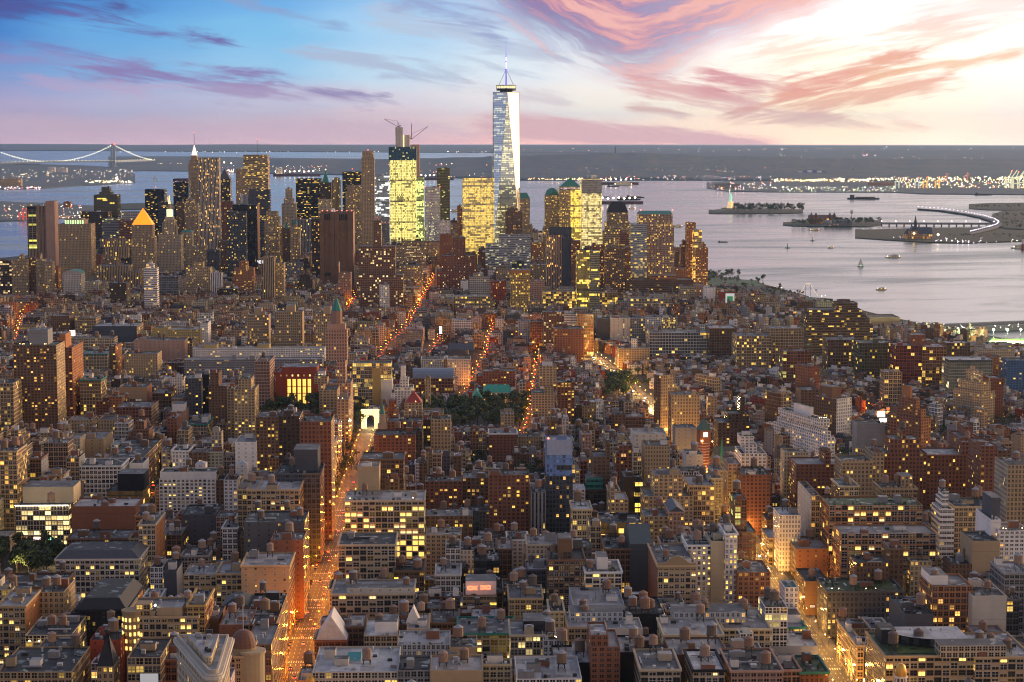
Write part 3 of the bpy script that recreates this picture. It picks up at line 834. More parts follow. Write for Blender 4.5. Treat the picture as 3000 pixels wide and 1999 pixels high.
def domed(hh,col,r=.48,drum=0.0,mast=0.0,lit=0.0,pw=1.0):
 def f(s,P,L):
  x0,x1,y0,y1,z=L;cx,cy=loc(s,(x0+x1)/2,(y0+y1)/2);rr=min(x1-x0,y1-y0)*r
  if drum:P['drum'].cyl(cx,cy,z-.5,z+drum,rr,rr,s.st.blank(),16)
  P['dome'].dome(cx,cy,z+drum,rr,hh,St(COL[col] if isinstance(col,str) else col,mat='plain'),16,6,pw)
  if mast:P['mast'].bar((cx,cy,z+drum+hh-.5),(cx,cy,z+drum+hh+mast),.8,IRON)
 return f
def mansard(hh,col,inset=3.0,top='dark'):
 def f(s,P,L):
  x0,x1,y0,y1,z=L;st=St(COL[col] if isinstance(col,str) else col,mat='plain');M=P['mansard_roof']
  o=[loc(s,*p) for p in ((x0,y0),(x1,y0),(x1,y1),(x0,y1))];i=[loc(s,*p) for p in ((x0+inset,y0+inset),(x1-inset,y0+inset),(x1-inset,y1-inset),(x0+inset,y1-inset))]
  for k in range(4):
   j=(k+1) % 4;M.face([(*o[k],z),(*o[j],z),(*i[j],z+hh),(*i[k],z+hh)],st)
  M.face([(*p,z+hh) for p in i],St(ROOFC[top],mat='roof'))
 return f
def gabled(hh,col,along='d',hip=0.0,wall=None):
 def f(s,P,L):
  x0,x1,y0,y1,z=L;cx,cy=loc(s,(x0+x1)/2,(y0+y1)/2)
  P['pitched_roof'].gable(cx,cy,z,z+hh,x1-x0,y1-y0,St(COL[col] if isinstance(col,str) else col,mat='plain'),s.rot,along,wall,hip)
 return f
def topbox(l,r,f,b_,hh,col,win='none',**k):
 """a machine floor or penthouse standing on the roof: fractions of the roof"""
 def ex(s,P,levels,zd):
  x0,x1,y0,y1,z=levels[-1];w,d=x1-x0,y1-y0
  cx,cy=loc(s,x0+w*(l+r)/2,y0+d*(f+b_)/2);st=style(col,win,**k)
  P.new('penthouse').box(cx,cy,zd[-1],zd[-1]+hh,w*(r-l),d*(b_-f),st,s.rot,top=St(ROOFC['grey'],mat='roof'),base=1.0)
 return ex
def multi(*fs):
 def ex(s,P,levels,zd):
  for f in fs:f(s,P,levels,zd)
 return ex
def mast(fx,fy,hh,w=.7,light=True):
 def ex(s,P,levels,zd):
  x0,x1,y0,y1,z=levels[-1];cx,cy=loc(s,x0+(x1-x0)*fx,y0+(y1-y0)*fy)
  P['mast'].bar((cx,cy,zd[-1]),(cx,cy,zd[-1]+hh),w,IRON)
  if light:P['beacon'].blob((cx,cy,zd[-1]+hh),1.0,RED)
 return ex
RED=St((1,.1,.05),lamp=(1,.08,.04),ls=10,mat='lamp')
def redcorners(s,P,levels,zd):
 x0,x1,y0,y1,z=levels[-1]
 for x in (x0,x1):P.new('beacon').blob((*loc(s,x,y0),z+1),1.1,RED)
def litband(fz0,fz1,fx0,fx1,col,ls,name='lit_panel'):
 """glowing windows on the front between fractions of its height and width"""
 def ex(s,P,levels,zd):
  w=s.w;hh=s.z1-s.z0;a=loc(s,-w/2+w*fx0,-s.d/2-.12);b_=loc(s,-w/2+w*fx1,-s.d/2-.12)
  st=s.st.but(win=(.86,.78,1.0),lamp=col,ls=ls,bay=s.st.bay)
  P[name].wall(a,b_,s.z0+hh*fz0,s.z0+hh*fz1,st,base=1.0)
 return ex
# ---- tile A: the left of downtown
b('A',245,420,640,1130,'tan','rib','broad slab tower with ribbed face and one glowing yellow-green window column',Y=4300,d=40,roof='dark',an='the slab tower with the glowing column',key='slab',**TW)
b('A',416,498,597,1195,'pink','none','plain pinkish windowless shaft joined beside the ribbed slab tower',Y=4290,d=40,bulk=0,hvac=0,roof='grey',**TW)
b('A',535,833,805,1310,'tan','punch','wide grey-tan courthouse tower with green lit loggia at its top',Y=4100,d=50,lit=.07,bulk=0,hvac=1,tiers=((14,14,4,4,9),),an='the wide tan courthouse tower',key='moyn',extra=topbox(.12,.88,.02,.9,3,'tan'),**TW)
b('A',575,745,1262,1392,'pale','punch','pale stone building with a rounded arch-topped front below the tan courthouse tower',d=40,lit=.05,crown=None,extra=lambda s,P,L,z:arch_top(s,P,'green'))
b('A',-40,104,1145,1345,'brown','big','brown slab block with bright striped rows of lit balconies at the left edge',lit=.55,lamp=WHT,d=20,**AP)
b('A',104,250,1130,1365,'tan','slab','tan cross-plan housing tower beside the striped balcony block',lit=.16,d=24,tiers=((16,10,0,0,9),),**AP)
b('A',250,325,1118,1360,'brown','slab','narrow brown housing tower behind the tan cross-plan tower',lit=.2,d=24,**AP)
b('A',330,402,1130,1385,'tan','slab','tan housing tower with a raised stair head below the slab tower',lit=.15,d=24,tiers=((8,8,2,2,9),),**AP)
b('A',402,478,1150,1395,'tan','slab','lower tan housing wing between two housing towers',lit=.18,d=26,**AP)
b('A',478,532,1210,1372,'rust','apt','small orange-brown block between the housing towers and the courthouse',lit=.35,**AP)
b('A',860,1078,537,720,'black','glass','black glass tower with stepped dark crown standing at the river',Y=5000,d=45,lit=.06,roof='black',tiers=((14,17,4,4,7),(5,5,4,4,12)),an='the black glass river tower',**TW)
b('A',740,992,692,935,'dkbrown','loft','dark brown office block with rows of yellow lights below the black river tower',Y=4900,d=50,lit=.22,**TW)
b('A',938,1100,756,1010,'grey','ribbon','grey-green office slab with horizontal bands left of the gold pyramid tower',Y=4700,d=40,lit=.3,lamp=GRN,**TW)
b('A',1095,1226,772,985,'brick','ribbon','red-brown brick office block just left of the gold pyramid tower',Y=4650,d=40,lit=.22)
b('A',1120,1310,692,765,'white','big','white low-rise block with dark windows behind the gold pyramid tower',Y=5000,d=40,lit=.05,occ=40)
b('A',1330,1510,487,700,'black','ribbon','dark glass office tower with yellow lit floors and a red roof lamp',Y=5300,d=45,lit=.4,roof='black',extra=mast(.5,.5,6),**TW)
b('A',1510,1527,560,690,'white','ribbon','thin pale banded tower edge beside the dark glass tower',Y=5350,d=45,lit=.2,prot=False,**TW)
b('A',1455,1556,606,800,'slate','ribbon','slate blue glass block left of the tower with the gilded statue',Y=5100,d=40,lit=.12,**TW)
b('A',1210,1400,812,1290,'tan','punch','tan courthouse tower crowned by a glowing gold pyramid roof',Y=4100,d=32,lit=.10,bulk=0,hvac=0,crown=pyramid(35,(.5,.25,.03),1.0,1.0,(1,.30,.01)),cornice=True,an='the gold pyramid tower',key='pyr',**TW)
b('A',1205,1418,935,1290,'tan','punch','lower tan shoulders of the gold pyramid tower',Y=4097,d=36,lit=.13,bulk=0,hvac=0,prot=False,key='pyrbase',**TW)
b('A',1452,1660,908,1255,'stone','punch','grand pale stone municipal block with tiered turret and gilded statue on top',Y=4250,d=40,lit=.10,bulk=0,hvac=0,cornice=True,an='the municipal block with the gilded turret',key='muni',roof='teal',**TW)
b('A',1660,1762,880,1250,'stone','punch','pale stone side wing with green roof beside the gilded turret block',Y=4300,lit=.15,bulk=0,hvac=0,crown=mansard(4,'green',4),**TW)
b('A',1590,1730,390,700,'black','grid','dark grid tower with purple-lit crown just left of the white spire tower',Y=5100,d=45,lit=.3,bulk=0,roof='grey',extra=litband(.955,.995,.04,.96,(.7,.45,1),.5),**TW)
b('A',1730,1830,250,560,'tan','punch','slender stone tower with stepped white-lit spire',Y=5250,d=32,lit=.12,bulk=0,tiers=((3,3,3,3,10),(4,4,4,4,12)),crown=pyramid(30,(.5,.42,.35),1.1,.9,(1,.75,.6)),extra=mast(.5,.5,62,1.0),an='the white-lit spire tower',**TW)
b('A',1822,2008,198,1030,'sand','rib','very tall rippling silver-tan apartment tower glowing with small lights',Y=4500,d=32,lit=.42,lamp=WARM,bulk=0,**TW,an='the tall rippling tower',key='gehry')
b('A',2003,2112,390,640,'dkbrown','loft','dark stone tower with steep hipped top right of the rippling tower',Y=5200,d=36,lit=.35,bulk=0,crown=pyramid(26,(.10,.09,.09)),**TW)
b('A',1618,1700,600,860,'brown','punch','dark brown tower with bright cream crown below the white spire tower',Y=4900,lit=.22,**TW)
b('A',1695,1815,612,900,'tan','punch','tan tower speckled with yellow lights left of the rippling tower',Y=4800,d=36,lit=.35,tiers=((4,12,2,2,8),),**TW)
b('A',2000,2130,600,900,'brick','punch','dark brick tower between the rippling tower and the patterned slab',Y=4700,d=36,lit=.2,**TW)
b('A',2085,2258,692,1190,'slate','grid','patterned slate office slab with a dotted line of lights down its edge',Y=3950,d=24,lit=.26,roof='dark',an='the patterned slate slab',**TW)
b('A',2135,2362,628,1150,'black','rib','tall black striped federal office slab behind the patterned slate slab',Y=3985,d=46,lit=.03,roof='black',an='the black striped slab',scol='brown',side='none',**TW)
b('A',2165,2240,300,610,'tan','punch','tan stone tower cut by the striped tower at its right',Y=5150,lit=.22,**TW)
b('A',2195,2285,537,640,'white','rib','small white ribbed block above the patterned slab',Y=4900)
b('A',2283,2360,487,640,'dkgrey','none','dark windowless block above the black striped slab',Y=4880)
b('A',2232,2460,228,720,'tan','ribbon','broad tan office tower with many yellow lit bands and a mast',Y=5000,d=50,lit=.55,bulk=0,scol='pink',side='ribbon',tiers=((1,1,1,1,16),),extra=mast(.55,.4,40),an='the broad banded office tower',**TW)
b('A',1895,2010,1045,1200,'dkgrey','punch','dark grey block at the foot of the rippling tower',Y=4000,lit=.15)
b('A',1765,1890,1010,1180,'tan','punch','tan block at the foot of the rippling tower',Y=4100,lit=.25)
b('A',2000,2090,960,1200,'brown','punch','brown block between the rippling tower and the patterned slab',Y=4150,lit=.35)
b('A',1710,1930,1205,1420,'sand','apt','sandy apartment block with rust penthouse and glowing windows near the civic towers',lit=.4,tiers=((14,14,3,3,10),),**AP)
b('A',1320,1440,1210,1568,'white','ribbon','slim white glass tower with dotted lights standing in front of the gold pyramid tower',lit=.28,lamp=WARM,d=22,tiers=((4,6,3,3,7),),crown=domed(4,'gold',.3,3,2),an='the slim white tower',**TW)
b('A',890,1180,1190,1330,'tan','rib','tan setback courthouse block with orange-lit terraces',Y=3900,d=50,lit=.2,tiers=((40,30,12,8,16),(20,22,6,6,22),(7,7,4,4,14)),an='the orange-lit courthouse block',key='court')
b('A',1170,1285,1240,1400,'tan','rib','tan ribbed wing right of the orange-lit courthouse block',Y=3880,d=50,lit=.1)
b('A',1005,1160,1345,1530,'dkbrown','punch','dark cube building with green lit edge below the courthouse block',d=40,lit=.1,lamp=GRN)
b('A',775,900,1340,1410,'stone','punch','low round-cornered stone building with arcade by the dark trees',d=40,lit=.1)
b('A',840,928,1085,1205,'brick','blank','red-brown blank block between the tan courthouse tower and the setback courthouse',Y=4300)
b('A',835,950,960,1090,'dkgrey','ribbon','dark office slab right of the tan courthouse tower',Y=4400,lit=.2)
b('A',950,1090,1010,1130,'tan','punch','tan slab with lights behind the setback courthouse',Y=4500,lit=.3)
b('A',1110,1212,990,1140,'dkbrown','apt','dark apartment tower touching the gold pyramid tower at its left',Y=4350,lit=.3)
b('A',1440,1635,1290,1455,'grey','big','grey low block with dark long roof right of the slim white tower',d=40,lit=.06)
b('A',1935,2035,1255,1440,'white','rib','white ribbed narrow block in front of the black striped slab',d=24,lit=.02)
b('A',2150,2330,1210,1420,'rust','apt','reddish stepped apartment tower below the black striped slab',d=26,lit=.35,tiers=((10,12,3,3,12),),**AP)
b('A',1995,2180,1400,1460,'dkbrown','apt','low dark roofed block below the striped slab',lit=.3)
# ---- tile B: the centre of downtown
b('B',365,595,390,755,'black','ribbon','broad black tower with scattered yellow floors in front of the harbor',Y=4800,d=50,lit=.55,bulk=0,roof='black',an='the broad black tower',**TW)
b('B',583,690,425,640,'dkbrown','punch','dark brown tower with a green copper pinnacle',Y=4680,d=28,lit=.12,bulk=0,crown=pyramid(30,(.05,.25,.18),0,.6),extra=lambda s,P,L,z:P['lantern'].blob((s.cx,s.cy,s.z1+31),1.6,St((1,.9,.5),lamp=(1,.9,.4),ls=4,mat='lamp')),an='the green pinnacle tower',**TW)
b('B',573,692,580,690,'cream','punch','cream lit block at the foot of the green pinnacle tower',Y=4600,lit=.3,cornice=True)
b('B',697,775,405,700,'tan','rib','slim tan stepped tower right of the green pinnacle tower',Y=4900,d=26,lit=.1,tiers=((3,3,2,2,6),),**TW)
b('B',793,968,327,670,'black','ribbon','black tower with yellow floors behind the tan stepped block',Y=4900,d=45,lit=.4,bulk=1,roof='black',extra=mast(.5,.5,8),**TW)
b('B',822,970,505,980,'tan','punch','tan stone tower with stepped crown in front of the black tower',Y=4600,d=34,lit=.32,bulk=0,tiers=((4,4,3,3,14),),**TW)
b('B',968,1085,195,985,'sand','apt','very slender tan stone residential tower with dark-windowed top',Y=4420,d=28,lit=.08,bulk=0,tiers=((2,2,2,2,14),),extra=mast(.5,.5,4),an='the slender tan tower',scol='tan',**TW)
b('B',1060,1225,362,930,'silver','glass','silver glass tower under construction with a red-lit band across it',Y=4600,d=40,lit=.35,lamp=(.9,.95,1),bulk=1,an='the silver tower with the red band',key='redband',**TW)
b('B',1225,1468,190,960,'olive','glass','tall unfinished glass tower lit bright yellow under blue safety netting',Y=4710,d=55,lit=.95,lamp=(1,.82,.20),ls=1.4,bulk=0,roof='dark',an='the unfinished yellow-lit tower',key='wtc3',**TW)
b('B',1424,1502,76,400,'pink','none','pale pinkish tower shaft behind the unfinished yellow-lit tower',Y=4900,bulk=0,hvac=0,prot=False,**TW)
b('B',1464,1542,378,970,'silver','glass','narrow glass tower with greenish lights right of the unfinished tower',Y=4780,d=40,lit=.5,lamp=GRN,**TW)
b('B',1553,1690,466,960,'white','grid','white gridded tower with greenish-yellow lights',Y=4500,lit=.38,lamp=GRN,bulk=1,extra=redcorners,an='the white gridded tower',**TW)
b('B',1555,1688,790,960,'white','grid','white gridded lower wing with pale green windows',Y=4480,d=20,lit=.55,lamp=(.8,1,.6))
b('B',1662,1780,292,780,'olive','ribbon','dark olive glass tower standing behind the white gridded tower',Y=4800,d=40,lit=.22,lamp=GRN,bulk=1,**TW)
b('B',1690,1785,775,900,'white','apt','small white block below the dark olive glass tower',Y=4450,lit=.2)
b('B',1848,1895,640,900,'brick','punch','thin brick tower left of the wide glass office tower by the water',Y=4800,lit=.35,**TW)
b('B',1895,2190,383,1060,'gold','glass','wide glass office tower glowing yellow with a pale green crown',Y=4490,d=42,lit=.95,ls=1.25,bulk=0,roof='grey',an='the wide yellow-lit glass tower',key='wtc7',**TW)
b('B',592,892,695,1355,'brown','none','tall windowless brown granite tower with vertical shafts and dark vents',Y=3927,d=50,bulk=2,hvac=4,roof='dark',an='the windowless granite tower',key='longlines',scol='pink',**TW)
b('B',76,215,742,1130,'tan','punch','tan office tower with rounded top right of the black striped slab',Y=4200,d=36,lit=.5,bulk=0,tiers=((4,4,3,3,12),),**TW)
b('B',215,253,830,1130,'sand','punch','narrow sandy tower edge lit beside the tan rounded tower',Y=4210,d=40,lit=.3,prot=False)
b('B',240,310,845,1140,'brown','punch','dark brown block with green turret',Y=4150,lit=.12,crown=pyramid(14,(.05,.2,.15),0,.5))
b('B',310,402,835,1140,'tan','punch','brown stone block with domed green turret and green arcade',Y=4140,lit=.3,crown=domed(9,'green',.2,6,2),an='the block with the domed green turret')
b('B',330,515,765,1060,'grey','rib','grey-white ribbed office block behind the green turrets',Y=4350,d=40,lit=.12)
b('B',512,600,760,1300,'dkbrown','apt','dark brown apartment tower on the left flank of the windowless granite tower',Y=4000,d=40,lit=.35,lamp=WARM,**AP)
b('B',235,365,620,860,'stone','punch','stone tower with stepped pyramid top by the black tower',Y=4650,lit=.2,tiers=((5,5,3,3,12),(4,4,3,3,24)),**TW)
b('B',5,125,490,740,'dkgrey','ribbon','dark latticed block with red band before the broad banded tower',Y=4600,lit=.2)
b('B',925,1350,1275,1568,(.27,.15,.09),'loft','broad base of the massive brown-brick block full of lit windows',Y=3600,d=60,lit=.30,lamp=WHT,bulk=0,prot=True,an='the massive brown-brick block',key='aoa',tiers=((4,14,8,4,52),(26,26,8,8,46)),**TW)
b('B',1255,1560,1010,1180,'tan','slab','wide housing block with rainbow-like rows of lit balconies',Y=4250,d=24,lit=.6,lamp=WHT,**AP)
b('B',1335,1690,968,1110,'tan','punch','broad tan block behind the balcony housing block',Y=4400,d=40,lit=.3)
b('B',1318,1530,1190,1350,'tan','punch','tan college block lit yellow right of the massive brown-brick block',d=40,lit=.45)
b('B',1345,1512,1385,1430,'cream','none','low cream building with floodlit wall beside the orange street',extra=litband(.05,.95,.0,1,(1,.8,.4),1.0))
b('B',1660,2070,1235,1400,'brick','punch','wide base of the stepped red-brick telegraph building',Y=3919,d=60,lit=.16,lamp=WHT,bulk=1,tiers=((10,8,6,4,30),(22,24,8,8,36)),an='the stepped red-brick telegraph building',key='hudson',**TW)
b('B',1690,1800,900,1010,'brick','blank','brick block behind the stepped telegraph building',Y=4300)
b('B',2110,2352,990,1220,'silver','ribbon','glass block with stacked pale green ribbon floors below the white-edged tower',Y=4250,d=36,lit=.75,lamp=(.82,.9,.5),ls=1.0)
b('B',50,165,1115,1490,'tan','rib','tan ribbed tower with a white number sign near its top',lit=.06,bulk=1,an='the tower with the number sign',key='sign401',**TW)
b('B',160,255,1165,1480,'sand','apt','sandy ribbed wing glowing with windows right of the number sign tower',lit=.45,swin='apt')
b('B',755,870,1252,1440,'pink','apt','pinkish narrow apartment block in front of the windowless granite tower',lit=.14,tiers=((0,22,0,0,16),),**AP)
b('B',1957,2150,1295,1460,'pale','loft','pale stone loft with gridded dark windows right of the telegraph building',d=34,lit=.12,tiers=((8,12,4,4,6),),**LF)
b('B',2155,2300,1330,1500,'red','punch','dark red block with arched lights right of the pale gridded loft',lit=.35,lamp=WARM)
b('B',1815,2150,1470,1568,'sand','loft','long sandy block with bright lit window grid in the middle distance',occ=16,d=36,lit=.6,an='the long sandy lit block')
b('B',1880,1950,1330,1420,'white','blank','small pale teal tower block by the orange street',d=18,lit=.05)
b('B',270,430,1160,1300,'grey','apt','grey jumbled apartment block below the green turrets',lit=.35)
b('B',1135,1220,1370,1568,'white','apt','slim whitish apartment block in front of the massive brown-brick block',occ=14,d=20,lit=.3,**AP)
# ---- tile C: right of downtown
b('C',50,165,570,960,'tan','punch','tan office tower with green flat-topped mansard right of the white-edged tower',Y=4800,d=45,lit=.25,bulk=0,crown=mansard(13,'green',7),**TW)
b('C',-60,95,690,890,'brown','punch','brown stone telephone building with ornate lit top under the white-edged tower',Y=4480,d=40,lit=.25,lamp=WARM,tiers=((4,10,4,4,6),),an='the brown telephone building',key='barclay',**TW)
b('C',165,190,820,960,'tan','punch','lower tan step beside the green mansard tower',Y=4790,d=45,lit=.2,prot=False,**TW)
b('C',-120,172,905,1150,'silver','ribbon','white glass block with stacked floors below the brown telephone building',Y=4150,d=40,lit=.5,lamp=(.95,.92,.62),ls=1.0,an='the white stacked glass block')
b('C',303,442,540,960,'tan','grid','tan office tower with round green dome',Y=4650,d=40,lit=.35,bulk=0,crown=domed(17,'green',.46),an='the green domed tower',**TW)
b('C',285,330,850,1070,'tan','grid','lower tan wing left of the green domed tower',Y=4640,d=44,lit=.35,prot=False,**TW)
b('C',436,642,462,960,'tan','grid','tan office tower with green pyramid roof and white-lit eaves',Y=4619,d=45,lit=.55,bulk=0,crown=pyramid(22,(.05,.24,.18),0,.9),extra=litband(.955,.99,.02,.98,(1,.7,.95),1.2),an='the green pyramid tower',**TW)
b('C',545,640,490,960,'gold','glass','glassy left half of the curved gold-lit bank tower',Y=4460,lit=.85,bulk=0,prot=False,**TW)
b('C',638,826,392,1000,'sand','glass','gold-lit bank tower of glass with dark banded crown',Y=4440,d=50,lit=.98,lamp=(1,.76,.28),ls=1.3,bulk=0,roof='grey',extra=multi(litband(.845,.995,.0,1,(.9,.8,.8),.12,'crown_louvre'),redcorners),an='the gold-lit bank tower',**TW)
b('C',855,1090,790,1010,'tan','loft','tan office block with stepped dark hipped top by the water',Y=4420,d=44,lit=.4,bulk=0,tiers=((5,5,4,4,22),),crown=mansard(25,'black',9,'dark'),an='the tan block with the dark hipped top',**TW)
b('C',838,990,880,1030,'sand','loft','lower sandy wing with rows of lit windows below the dark hipped block',Y=4380,d=40,lit=.5,**TW)
b('C',990,1105,880,1020,'brick','ribbon','dark reddish block with green glass below the hipped block',Y=4300,lit=.3)
b('C',1165,1490,820,1285,'pink','grid','broad pinkish office tower with green gabled crown and gridded lights',Y=3765,d=46,lit=.5,bulk=0,cornice=True,tiers=((0,3,0,0,22),),crown=gabled(6,'green','w',.04,pl('red')),an='the pinkish office tower with the green gable',key='citi',**TW)
b('C',1090,1240,808,1300,'silver','ribbon','blue glass half-tower attached left of the pinkish gabled tower',Y=3750,d=36,lit=.42,bulk=1,scol='slate',**TW)
b('C',320,470,905,1370,'pink','rib','brown apartment tower with white ribbed corners left of the dark shaft',Y=3780,d=32,lit=.3,lamp=WARM,bulk=0,roof='dark',**AP)
b('C',345,548,838,940,'slate','none','dark slate cap block on top of the brown ribbed apartment tower',Y=3800,d=26,bulk=0,prot=False,**AP)
b('C',468,545,930,1370,'slate','none','dark blank shaft between two brown apartment towers',Y=3775,bulk=0,**AP)
b('C',543,632,960,1350,'brick','apt','brick apartment tower with thin white strip beside the dark shaft',Y=3770,lit=.4,lamp=WARM,**AP)
b('C',595,715,1045,1568,'black','glass','dark glass residential tower with scattered lights in front of the gold-lit bank tower',Y=3350,d=26,lit=.26,bulk=1,roof='grey',an='the dark glass residential tower',key='tribeca',**TW)
b('C',712,806,1052,1568,'silver','glass','pale mirrored half of the dark glass residential tower',Y=3345,d=24,lit=.12,bulk=0,extra=litband(.80,.86,.2,.5,(.02,.02,.03),0.01,'dark_panel'),prot=True,**TW)
b('C',738,853,1002,1400,'brick','apt','brown-red apartment tower right of the dark glass residential tower',Y=3700,lit=.4,lamp=WARM,**AP)
b('C',855,1040,1020,1420,'brown','apt','dark brown apartment slab with pale corner strips',Y=3650,lit=.35,lamp=WARM,an='the dark brown slab with pale strips',**AP)
b('C',1038,1092,1020,1300,'brick','apt','brick tower edge right of the dark brown slab',Y=3660,d=34,lit=.3,**AP)
b('C',1045,1665,1320,1435,'brown','ribbon','long low brown granite podium at the foot of the pinkish gabled tower',d=60,lit=.14,roof='brown',extra=topbox(.36,.76,.1,.7,9,'rust','ribbon',lit=.1),an='the long granite podium')
b('C',1606,1692,850,1330,'rust','apt','orange-brick apartment tower with glass prow at the river',Y=3900,lit=.55,lamp=WARM,tiers=((0,0,6,2,12),),an='the riverside orange-brick tower',**AP)
b('C',1665,1745,860,1075,'silver','glass','rounded glass corner bay of the riverside orange-brick tower',Y=3885,d=16,lit=.45,lamp=WARM,prot=False,**AP)
b('C',1690,1802,1025,1335,'rust','apt','right orange-brick wing of the riverside tower',Y=3880,lit=.55,lamp=WARM,tiers=((14,4,2,2,7),),**AP)
b('C',1553,1606,1000,1230,'brick','apt','dark left wing of the riverside orange-brick tower',Y=3920,lit=.3,tiers=((4,2,2,2,9),),**AP)
b('C',1500,1560,1060,1300,'brown','apt','brown apartment block between the gabled tower and the riverside tower',Y=4000,lit=.4,**AP)
b('C',1510,1610,1215,1320,'rust','apt','low orange-brick block before the riverside tower',Y=3850,lit=.35,**AP)
b('C',170,285,975,1150,'rust','apt','pair of orange-brown apartment blocks beneath the green domed tower',Y=4300,lit=.4,**AP)
b('C',-10,165,1255,1568,'gold','grid','yellow-lit glass office block with a rust top floor',d=34,lit=.75,extra=topbox(0,1,0,1,6,'rust','none'),an='the yellow-lit block with the rust top')
b('C',165,300,1325,1500,'pink','punch','pinkish-brown brick building right of the rust-topped lit block',d=34,lit=.06)
b('C',285,600,1425,1550,'sand','big','low sandy block with bright lit strip windows left of the dark glass residential tower',d=40,lit=.7)
b('C',805,970,1435,1535,'gold','big','bright lit loft right of the dark glass residential tower',lit=.85,**LF)
b('C',1090,1465,1490,1568,'cream','big','long cream warehouse with large gridded windows below the granite podium',occ=22,d=44,lit=.35,tanks=1,an='the long cream warehouse',**LF)
b('C',1545,1680,1385,1475,'cream','loft','cream loft near the river park',d=34,lit=.1,**LF)
b('C',1680,1810,1375,1470,'pink','punch','pink-grey block with dark windows facing the river park',d=34,lit=.06)
b('C',1770,1870,1390,1500,'white','blank','white blank-sided block beside the park trees',d=24,lit=.04)
b('C',1910,2050,1430,1530,'red','none','red block with a green and white billboard by the river park',d=24,extra=lambda s,P,L,z:billboard(s,P,.35,.98,.40,.95,(.75,.78,.74),(.02,.30,.10)))
b('C',170,350,1180,1335,'tan','punch','tan office block with dark penthouse left of the ribbed brown tower',d=34,lit=.35)
b('C',0,110,1150,1240,'dkgrey','big','dark glass-topped block below the white stacked block',Y=3950,lit=.35,lamp=GRN)
# ---- tile E: left middle distance
b('E',120,515,352,1130,'brown','apt','huge brown apartment tower with planted lit roof terrace at the left',Y=2050,d=44,lit=.34,lamp=WARM,scol='sand',side='apt',garden=14,lamps=6,bulk=0,extra=topbox(.30,.74,.35,.9,16,'grey'),an='the huge brown apartment tower',roof='green',**AP)  # sand west side paints the sunset light on the brown walls
b('E',590,660,372,1000,'brick','apt','second brown apartment tower with zigzag balconies behind the huge brown tower',Y=2120,d=62,lit=.1,lamp=WARM,scol='rust',side='apt',extra=topbox(-.6,.2,.0,.5,16,'rust'),bulk=0,**AP)  # rust west side carries the sunset light in its colour
b('E',735,925,668,985,'tan','loft','tan loft with green cornice and yellow top-floor lights right of the huge brown tower',d=34,lit=.2,cornice=True,trim=St(COL['green']),**LF)
b('E',735,985,428,575,'cream','loft','cream loft with green cornice between the brown towers and the red-brick slab',d=40,lit=.22,cornice=True,trim=St(COL['green']),tanks=1,**LF)
b('E',1138,1445,430,640,'sand','punch','sandy block with evenly spaced small windows and dark roof',d=36,lit=.2,roof='dark',an='the sandy block with even windows')
b('E',1230,1695,305,485,'pink','blank','long pale pinkish block with few slit windows behind the sandy block',d=34,lit=.04,tanks=2)
b('E',1695,1765,310,460,'tan','loft','tan loft end right of the long pinkish block',d=40,lit=.2,**LF)
b('E',640,1045,285,385,'cream','loft','low cream block with floodlit roof corner and water tanks',lit=.06,tanks=2)
b('E',850,1255,175,320,'slate','none','windowless slate grey wall block with flat grey roof',d=60,scol='tan',side='loft',tanks=3,bulk=2,an='the windowless slate block')
b('E',1490,1725,145,200,'white','loft','white penthouse block above the yellow-tan block',d=24,lit=.1)
b('E',1545,1838,205,360,'ochre','punch','yellow-tan block with dark rows of windows',d=34,lit=.2,tanks=1)
b('E',1400,1545,190,285,'ochre','blank','blank yellow-tan wall left of the yellow-tan block',d=28,lit=.05)
b('E',1838,1910,145,355,'white','punch','white narrow building right of the yellow-tan block',d=34,lit=.12)
b('E',1000,1060,360,625,'brown','apt','brown-red sliver with orange-lit west face between two lofts',d=46,lit=.2,scol='rust',side='apt')
b('E',1775,2980,380,530,'white','slab','long white apartment slab with balconies and roof tank houses',Y=2560,d=22,lit=.25,bulk=1,roof='pale',extra=multi(topbox(.08,.18,.1,.9,6,'ochre'),topbox(.49,.58,.1,.9,6,'ochre')),an='the long white apartment slab',**AP)
b('E',1690,2960,480,640,'grey','slab','second long grey-white apartment slab in front of the first',Y=2440,d=22,lit=.25,bulk=2,roof='pale',**AP)
b('E',690,880,100,240,'tan','loft','tan loft with bright side left of the slate block',d=40,lit=.12,tanks=1,**LF)
b('E',465,640,80,240,'brown','punch','grey-brown block with arched top ornaments at the far left',d=34,lit=.1)
b('E',1095,1350,735,905,'tan','none','tan windowless block with a bright lit modern shopfront',d=34,bulk=1,scol='brick',extra=multi(litband(.12,.42,.36,.80,(1,.62,.10),2.2,'lit_storefront'),litband(.45,.62,.36,.80,(.2,.5,.45),.3,'glass_storefront')),an='the bright shopfront block')
b('E',885,1000,870,985,'brick','apt','red-brick block with lit terrace left of the bright shopfront block',d=34,lit=.2)
b('E',1000,1120,825,980,'rust','apt','orange-brown apartment house with balconies beside the bright shopfront block',lit=.2)
b('E',1400,1575,790,930,'brown','loft','dark red-brown block with arched top-floor windows',d=40,lit=.15,cornice=True)
b('E',1700,1850,655,975,'dkgrey','apt','tall grey-brown apartment house with pale left flank',d=36,lit=.1,bulk=2,an='the grey-brown apartment house',**AP)
b('E',1850,1920,620,960,'black','apt','dark recessed apartment sliver between two apartment houses',lit=.15,prot=False,**AP)
b('E',1915,2085,725,1060,'brown','apt','brown apartment house with rust upper tower and arched belfry top',d=36,lit=.1,tiers=((2,9,2,4,14),),**AP)
b('E',2085,2150,750,1170,'tan','apt','lower tan left wing of the tan terrace tower',lit=.15,prot=False,**AP)
